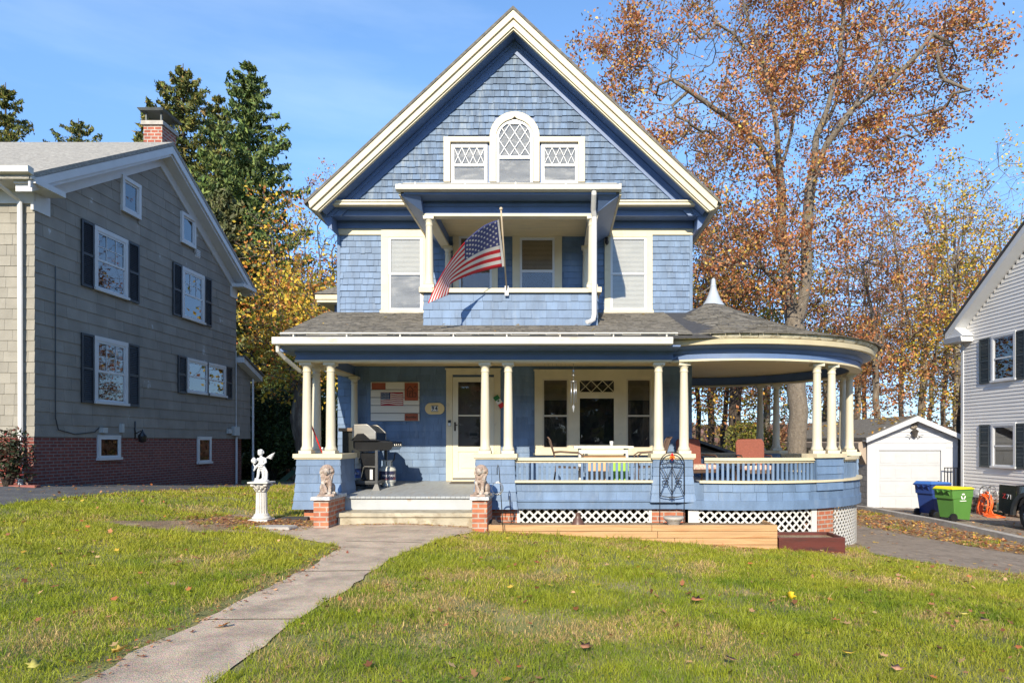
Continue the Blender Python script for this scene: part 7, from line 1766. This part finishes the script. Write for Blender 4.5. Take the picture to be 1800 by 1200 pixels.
# --- grass -------------------------------------------------------------------
rs=np.random.RandomState(90)
HOUSEP=[(-4.4,11.3),(-1.2,11.3),(4.6,11.2),(6.1,12.5),(6.1,16),(2.9,17),(2.8,24),(-4.5,24)]
BOXP=[(-1.2,10.55),(4.6,10.5),(4.6,11.4),(-1.2,11.4)]
def scatter(n,x0,x1,y0,y1):
    x=rs.uniform(x0,x1,n); y=rs.uniform(y0,y1,n)
    k=(x>-.86*y-3.2)&(x<.74*y+2.6)            # the part of the lawn the photo takes in, plus a margin
    return x[k],y[k]
def lawn_ok(x,y):
    e=.14*(vnoise(x*7,y*7,4)-.5)+.05*(vnoise(x*25,y*25,4)-.5)
    ok=~inpoly(x+e,y+e,PATH)&~inpoly(x+e,y,DRV)&~inpoly(x,y,LDRV)&~inpoly(x,y,HOUSEP)&~inpoly(x,y,BOXP)
    ok&=~((x>10.1)&(y>6)); ok&=~(inpoly(x,y,[(8.15,13),(7.95,17),(7.95,26),(10.2,26),(10.2,9.0),(12.4,7.2),(10.4,9.6),(8.9,11.3)])&(vnoise(x*1.3,y*1.3,9)<.72))
    ok&=~(inpoly(x,y,SPUR)&(vnoise(x*3,y*3,17)<.78)); ok&=~((x<-10.25)&(y>12.5)); ok&=~((np.abs(x+3.6)<.2)&(y>10.4)); ok&=~((np.abs(x+1.18)<.2)&(y>10.4))
    return ok
X_=[];Y_=[];S_=[]
for n,(y0,y1),sz in ((430000,(2.4,5.2),.85),(430000,(5.2,8.0),1.0),(320000,(8.0,11.6),1.15),(200000,(11.6,21),1.5)):
    x,y=scatter(n,-14.5,12,y0,y1); k=lawn_ok(x,y); x,y=x[k],y[k]
    thin=fbm(x,y,.7,21); k=(rs.random(len(x))<np.where(inpoly(x,y,[(p[0]-.16,p[1]+.05) for p in _left]+[(p[0]+.3,p[1]) for p in _left[::-1]]),.25,1))&(rs.random(len(x))<np.clip(1.25-1.3*np.clip(thin-.42,0,1)*2.0,.25,1)); x,y=x[k],y[k]
    X_.append(x);Y_.append(y);S_.append(np.full(len(x),sz))
x=np.concatenate(X_);y=np.concatenate(Y_);sz=np.concatenate(S_); n=len(x)
dry=fbm(x,y,.9,33); big=fbm(x,y,3.5,44); z=HG(x,y)
g=np.array([.33,.37,.030]); dk=np.array([.15,.235,.020]); st=np.array([.62,.45,.19]); yl=np.array([.55,.48,.06])
m1=np.clip((fbm(x,y,.35,55)-.35)*2.2,0,1)[:,None]; col=g*(1-m1)+dk*m1; m2=np.clip((big-.42)*2.4,0,1)[:,None]*.65; col=col*(1-m2)+yl*m2
pd=np.clip((dry-.50)*3.2+.08+np.clip((y-9.6)*.25,0,.25)*(x>-1.5),0.03,.85); isd=rs.random(n)<pd; col[isd]=st*(rs.uniform(.6,1.15,(isd.sum(),1))); col*=rs.uniform(.7,1.35,(n,1))
hgt=rs.gamma(6,.0052,n)*sz**.5*(1+.5*(fbm(x,y,.5,66)-.4))*np.where(isd,.7,1.0)*(1+.9*np.clip((fbm(x,y,.16,91)-.56)*6,0,1)); wd=rs.uniform(.0016,.0032,n)*sz*(1+.12*(y-4).clip(0,12)*.5)
# tall fringe along the left side of the walk
an=rs.uniform(0,2*math.pi,n); bl=rs.uniform(.25,1.1,n)*hgt; ba=rs.uniform(0,2*math.pi,n)
cxs,sns=np.cos(an),np.sin(an); bx_,by_=np.cos(ba)*bl,np.sin(ba)*bl
V=np.empty((n,5,3),np.float32)
V[:,0]=np.stack([x-cxs*wd,y-sns*wd,z-.004],1); V[:,1]=np.stack([x+cxs*wd,y+sns*wd,z-.004],1)
V[:,2]=np.stack([x+cxs*wd*.8+bx_*.35,y+sns*wd*.8+by_*.35,z+hgt*.6],1); V[:,3]=np.stack([x-cxs*wd*.8+bx_*.35,y-sns*wd*.8+by_*.35,z+hgt*.6],1); V[:,4]=np.stack([x+bx_,y+by_,z+hgt],1)
# quad plus degenerate-free tip: two faces sets with 4 and 3 corners -> split into triangles
tri=np.array([[0,1,2],[0,2,3],[3,2,4]]); Fc=(np.arange(n)[:,None,None]*5+tri[None]).reshape(-1,3)
np_mesh('lawn_grass',V.reshape(-1,3),Fc,GRASS,col=np.repeat(col,5,axis=0),kind='stuff')
print('grass blades',n)
# broad-leaved weeds / clover
n=9000; x,y=scatter(n*2,-9,9,3,11); k=lawn_ok(x,y)&(fbm(x,y,.8,77)>.55); x,y=x[k],y[k]; n=len(x)
leaf_mesh('clover',np.stack([x,y,HG(x,y)+rs.uniform(.015,.045,n)],1),rs.uniform(.007,.016,n),pick([(.16,.24,.03,3),(.26,.34,.03,3),(.10,.17,.03,2)],n,rs),GRASS,seed=5,flat=.85,aspect=.9,kind='stuff')
# --- fallen leaves ------------------------------------------------------------
DRYP=[(.46,.22,.10,4),(.33,.13,.06,3),(.58,.36,.18,3),(.62,.42,.06,2),(.22,.08,.04,2),(.60,.20,.07,1)]
def litter(name,x,y,dz,smin,smax,seed,pal=DRYP,flat=.80,lobed=True):
    n=len(x); r_=np.random.RandomState(seed); z=HG(x,y)+dz
    return leaf_mesh(name,np.stack([x,y,z],1),r_.uniform(smin,smax,n),pick(pal,n,r_,.2),LEAF,seed=seed,flat=flat,kind='stuff',lobed=lobed)
x,y=scatter(2100,-10,9,3.0,20); k=lawn_ok(x,y); litter('fallen_leaves',x[k],y[k],.045,.018,.052,101,flat=.6)
x,y=scatter(9000,-9,9,3.0,12); k=~inpoly(x,y,HOUSEP)&~inpoly(x,y,PATH); x,y=x[k],y[k]; litter('leaf_crumbs',x,y,.02,.004,.012,109,pal=[(.40,.28,.14,4),(.30,.15,.07,2),(.50,.38,.2,2)],lobed=False)
# along the path edges, round the pedestal and foot of the pillars
ex=[];ey=[]
for i in range(len(_left)-1):
    a=np.array(_left[i]);b=np.array(_left[i+1]); m=int(np.linalg.norm(b-a)*55); t=rs.random((m,1)); q=a+(b-a)*t+rs.normal(0,.07,(m,2)); ex+=list(q[:,0]);ey+=list(q[:,1])
litter('path_edge_leaves',np.array(ex),np.array(ey),.022,.010,.030,102)
n=2200; x=rs.normal(-4.7,.62,n); y=rs.normal(10.75,.36,n); k=(y<11.35)&(x<-3.75); x,y=x[k],y[k]; litter('soil_patch_leaves',x,y,.02,.014,.035,103)
n=900; x=rs.uniform(-1.1,4.6,n); y=10.56-np.abs(rs.normal(0,.10,n)); litter('planter_foot_leaves',x,y,.02,.010,.026,104)
n=15000; x=rs.uniform(7.4,12.6,n); y=rs.uniform(7.2,26,n); k=inpoly(x,y,[(8.15,13),(7.95,17),(7.95,26),(9.88,26),(9.88,9.2),(10.5,7.9),(12.4,7.2),(10.4,9.6),(8.9,11.3)])&(fbm(x,y,1.1,5)>.30); litter('leaf_litter',x[k],y[k],.03,.025,.06,105,pal=DRYP+[(.55,.34,.10,4)],flat=.6)
n=1200; x=rs.uniform(4.9,10,n); y=rs.uniform(7.5,24,n); k=inpoly(x,y,DRV)&(fbm(x,y,.9,6)>.52); litter('driveway_leaves',x[k],y[k],.03,.02,.05,106)
n=1500; x=rs.uniform(10.2,13.9,n); y=rs.uniform(9,27,n); k=fbm(x,y,1.2,8)>.42; litter('right_driveway_leaves',x[k],y[k],.03,.025,.055,107)
n=420; x=rs.uniform(-3.3,-1.4,n); y=10.87-np.abs(rs.normal(0,.05,n)); litter('step_foot_leaves',x,y,.025,.008,.022,108)
n=700; x=rs.uniform(-9.9,-4.6,n); y=rs.uniform(11,24,n); litter('side_yard_leaves',x,y,.035,.02,.05,110)
# leaves lying on roofs
def roofl(name,P3,pal,seed,s0=.03,s1=.06):
    n=len(P3); r_=np.random.RandomState(seed); ob=leaf_mesh(name,P3,r_.uniform(s0,s1,n),pick(pal,n,r_),LEAF,seed=seed,flat=.7,kind='stuff'); return ob
YL=[(.75,.50,.05,4),(.6,.30,.05,2),(.45,.25,.10,1)]
n=420; yy_=rs.uniform(24.1,35,n); t=rs.beta(1.2,1.6,n); xx_=GPK-(GPK-gx(1516))*t; k=fbm(xx_*2,yy_*.5,.9,3)>.50; roofl('garage_roof_leaves',np.stack([xx_,yy_,GZP(xx_)],1)[k],YL,111,.05,.10)
n=420; yy_=rs.uniform(20.1,23.3,n); xx_=rs.uniform(3.7,5.7,n); roofl('shed_roof_leaves',np.stack([xx_,yy_,1.66-(xx_-3.6)*(.73/2.15)+.03],1),YL,112,.03,.06)
n=14; uu=rs.uniform(-4.2,2,n); vv_=rs.uniform(.1,2.6,n); roofl('porch_roof_leaves',np.array([PR(u,v,.03)[:] for u,v in zip(uu,vv_)]),YL,113,.025,.045)
# a few big leaves that read singly
BL=[(790,570/2+820,'curled tan maple leaf lying in the middle of the concrete walkway',(.50,.25,.11),.070),(692,340/2+820,'orange tan maple leaf on the left lawn',(.60,.30,.16),.065),(416,675/2+820,'pale yellow maple leaf at the left edge of the walkway near the photo bottom',(.66,.48,.14),.060),(120,728/2+820,'greenish yellow leaf in the bottom left corner of the lawn',(.50,.46,.12),.055)]
BR=[(900+647/2,900+328/2,'copper brown leaf standing in the right lawn left of the yellow one',(.48,.20,.10),.075),(900+980/2,900+312/2,'bright yellow leaf in the middle of the right lawn',(.80,.58,.03),.060),(900+1180/2,900+521/2,'yellow leaf low in the right lawn',(.78,.55,.08),.060),(900+768/2,900+545/2,'light brown leaf at the bottom of the right lawn left of the low yellow leaf',(.52,.28,.16),.060),(900+1352/2,900+578/2,'pinkish brown leaf at the very bottom of the right lawn',(.60,.32,.20),.060),(900+1590/2,900+378/2,'pale yellow leaf on the far right of the lawn',(.70,.60,.16),.055),(900+258/2,900+500/2,'long curled brown leaf in the right lawn nearest the walkway',(.42,.20,.11),.065),(900+1660/2,900+400/2,'dark tan leaf right of the pale yellow leaf by the lawn edge',(.40,.24,.12),.060)]
for i,(px,py,lab,c,s) in enumerate(BL+BR):
    px=px/2 if i<4 else px
    x,y=gp(px,py); z=hz(x,y)+(.03 if i==0 else .06)
    r_=np.random.RandomState(200+i); ob=leaf_mesh('maple_leaf',np.array([[0,0,0.]]),np.array([s*1.15]),np.array([c]),LEAF,seed=300+i,flat=.6,lobed=True); ob.location=(x,y,z)
    sd=ob.modifiers.new('curl','SOLIDIFY'); sd.thickness=.0015
    tag(ob,lab,'leaf','large fallen leaves')
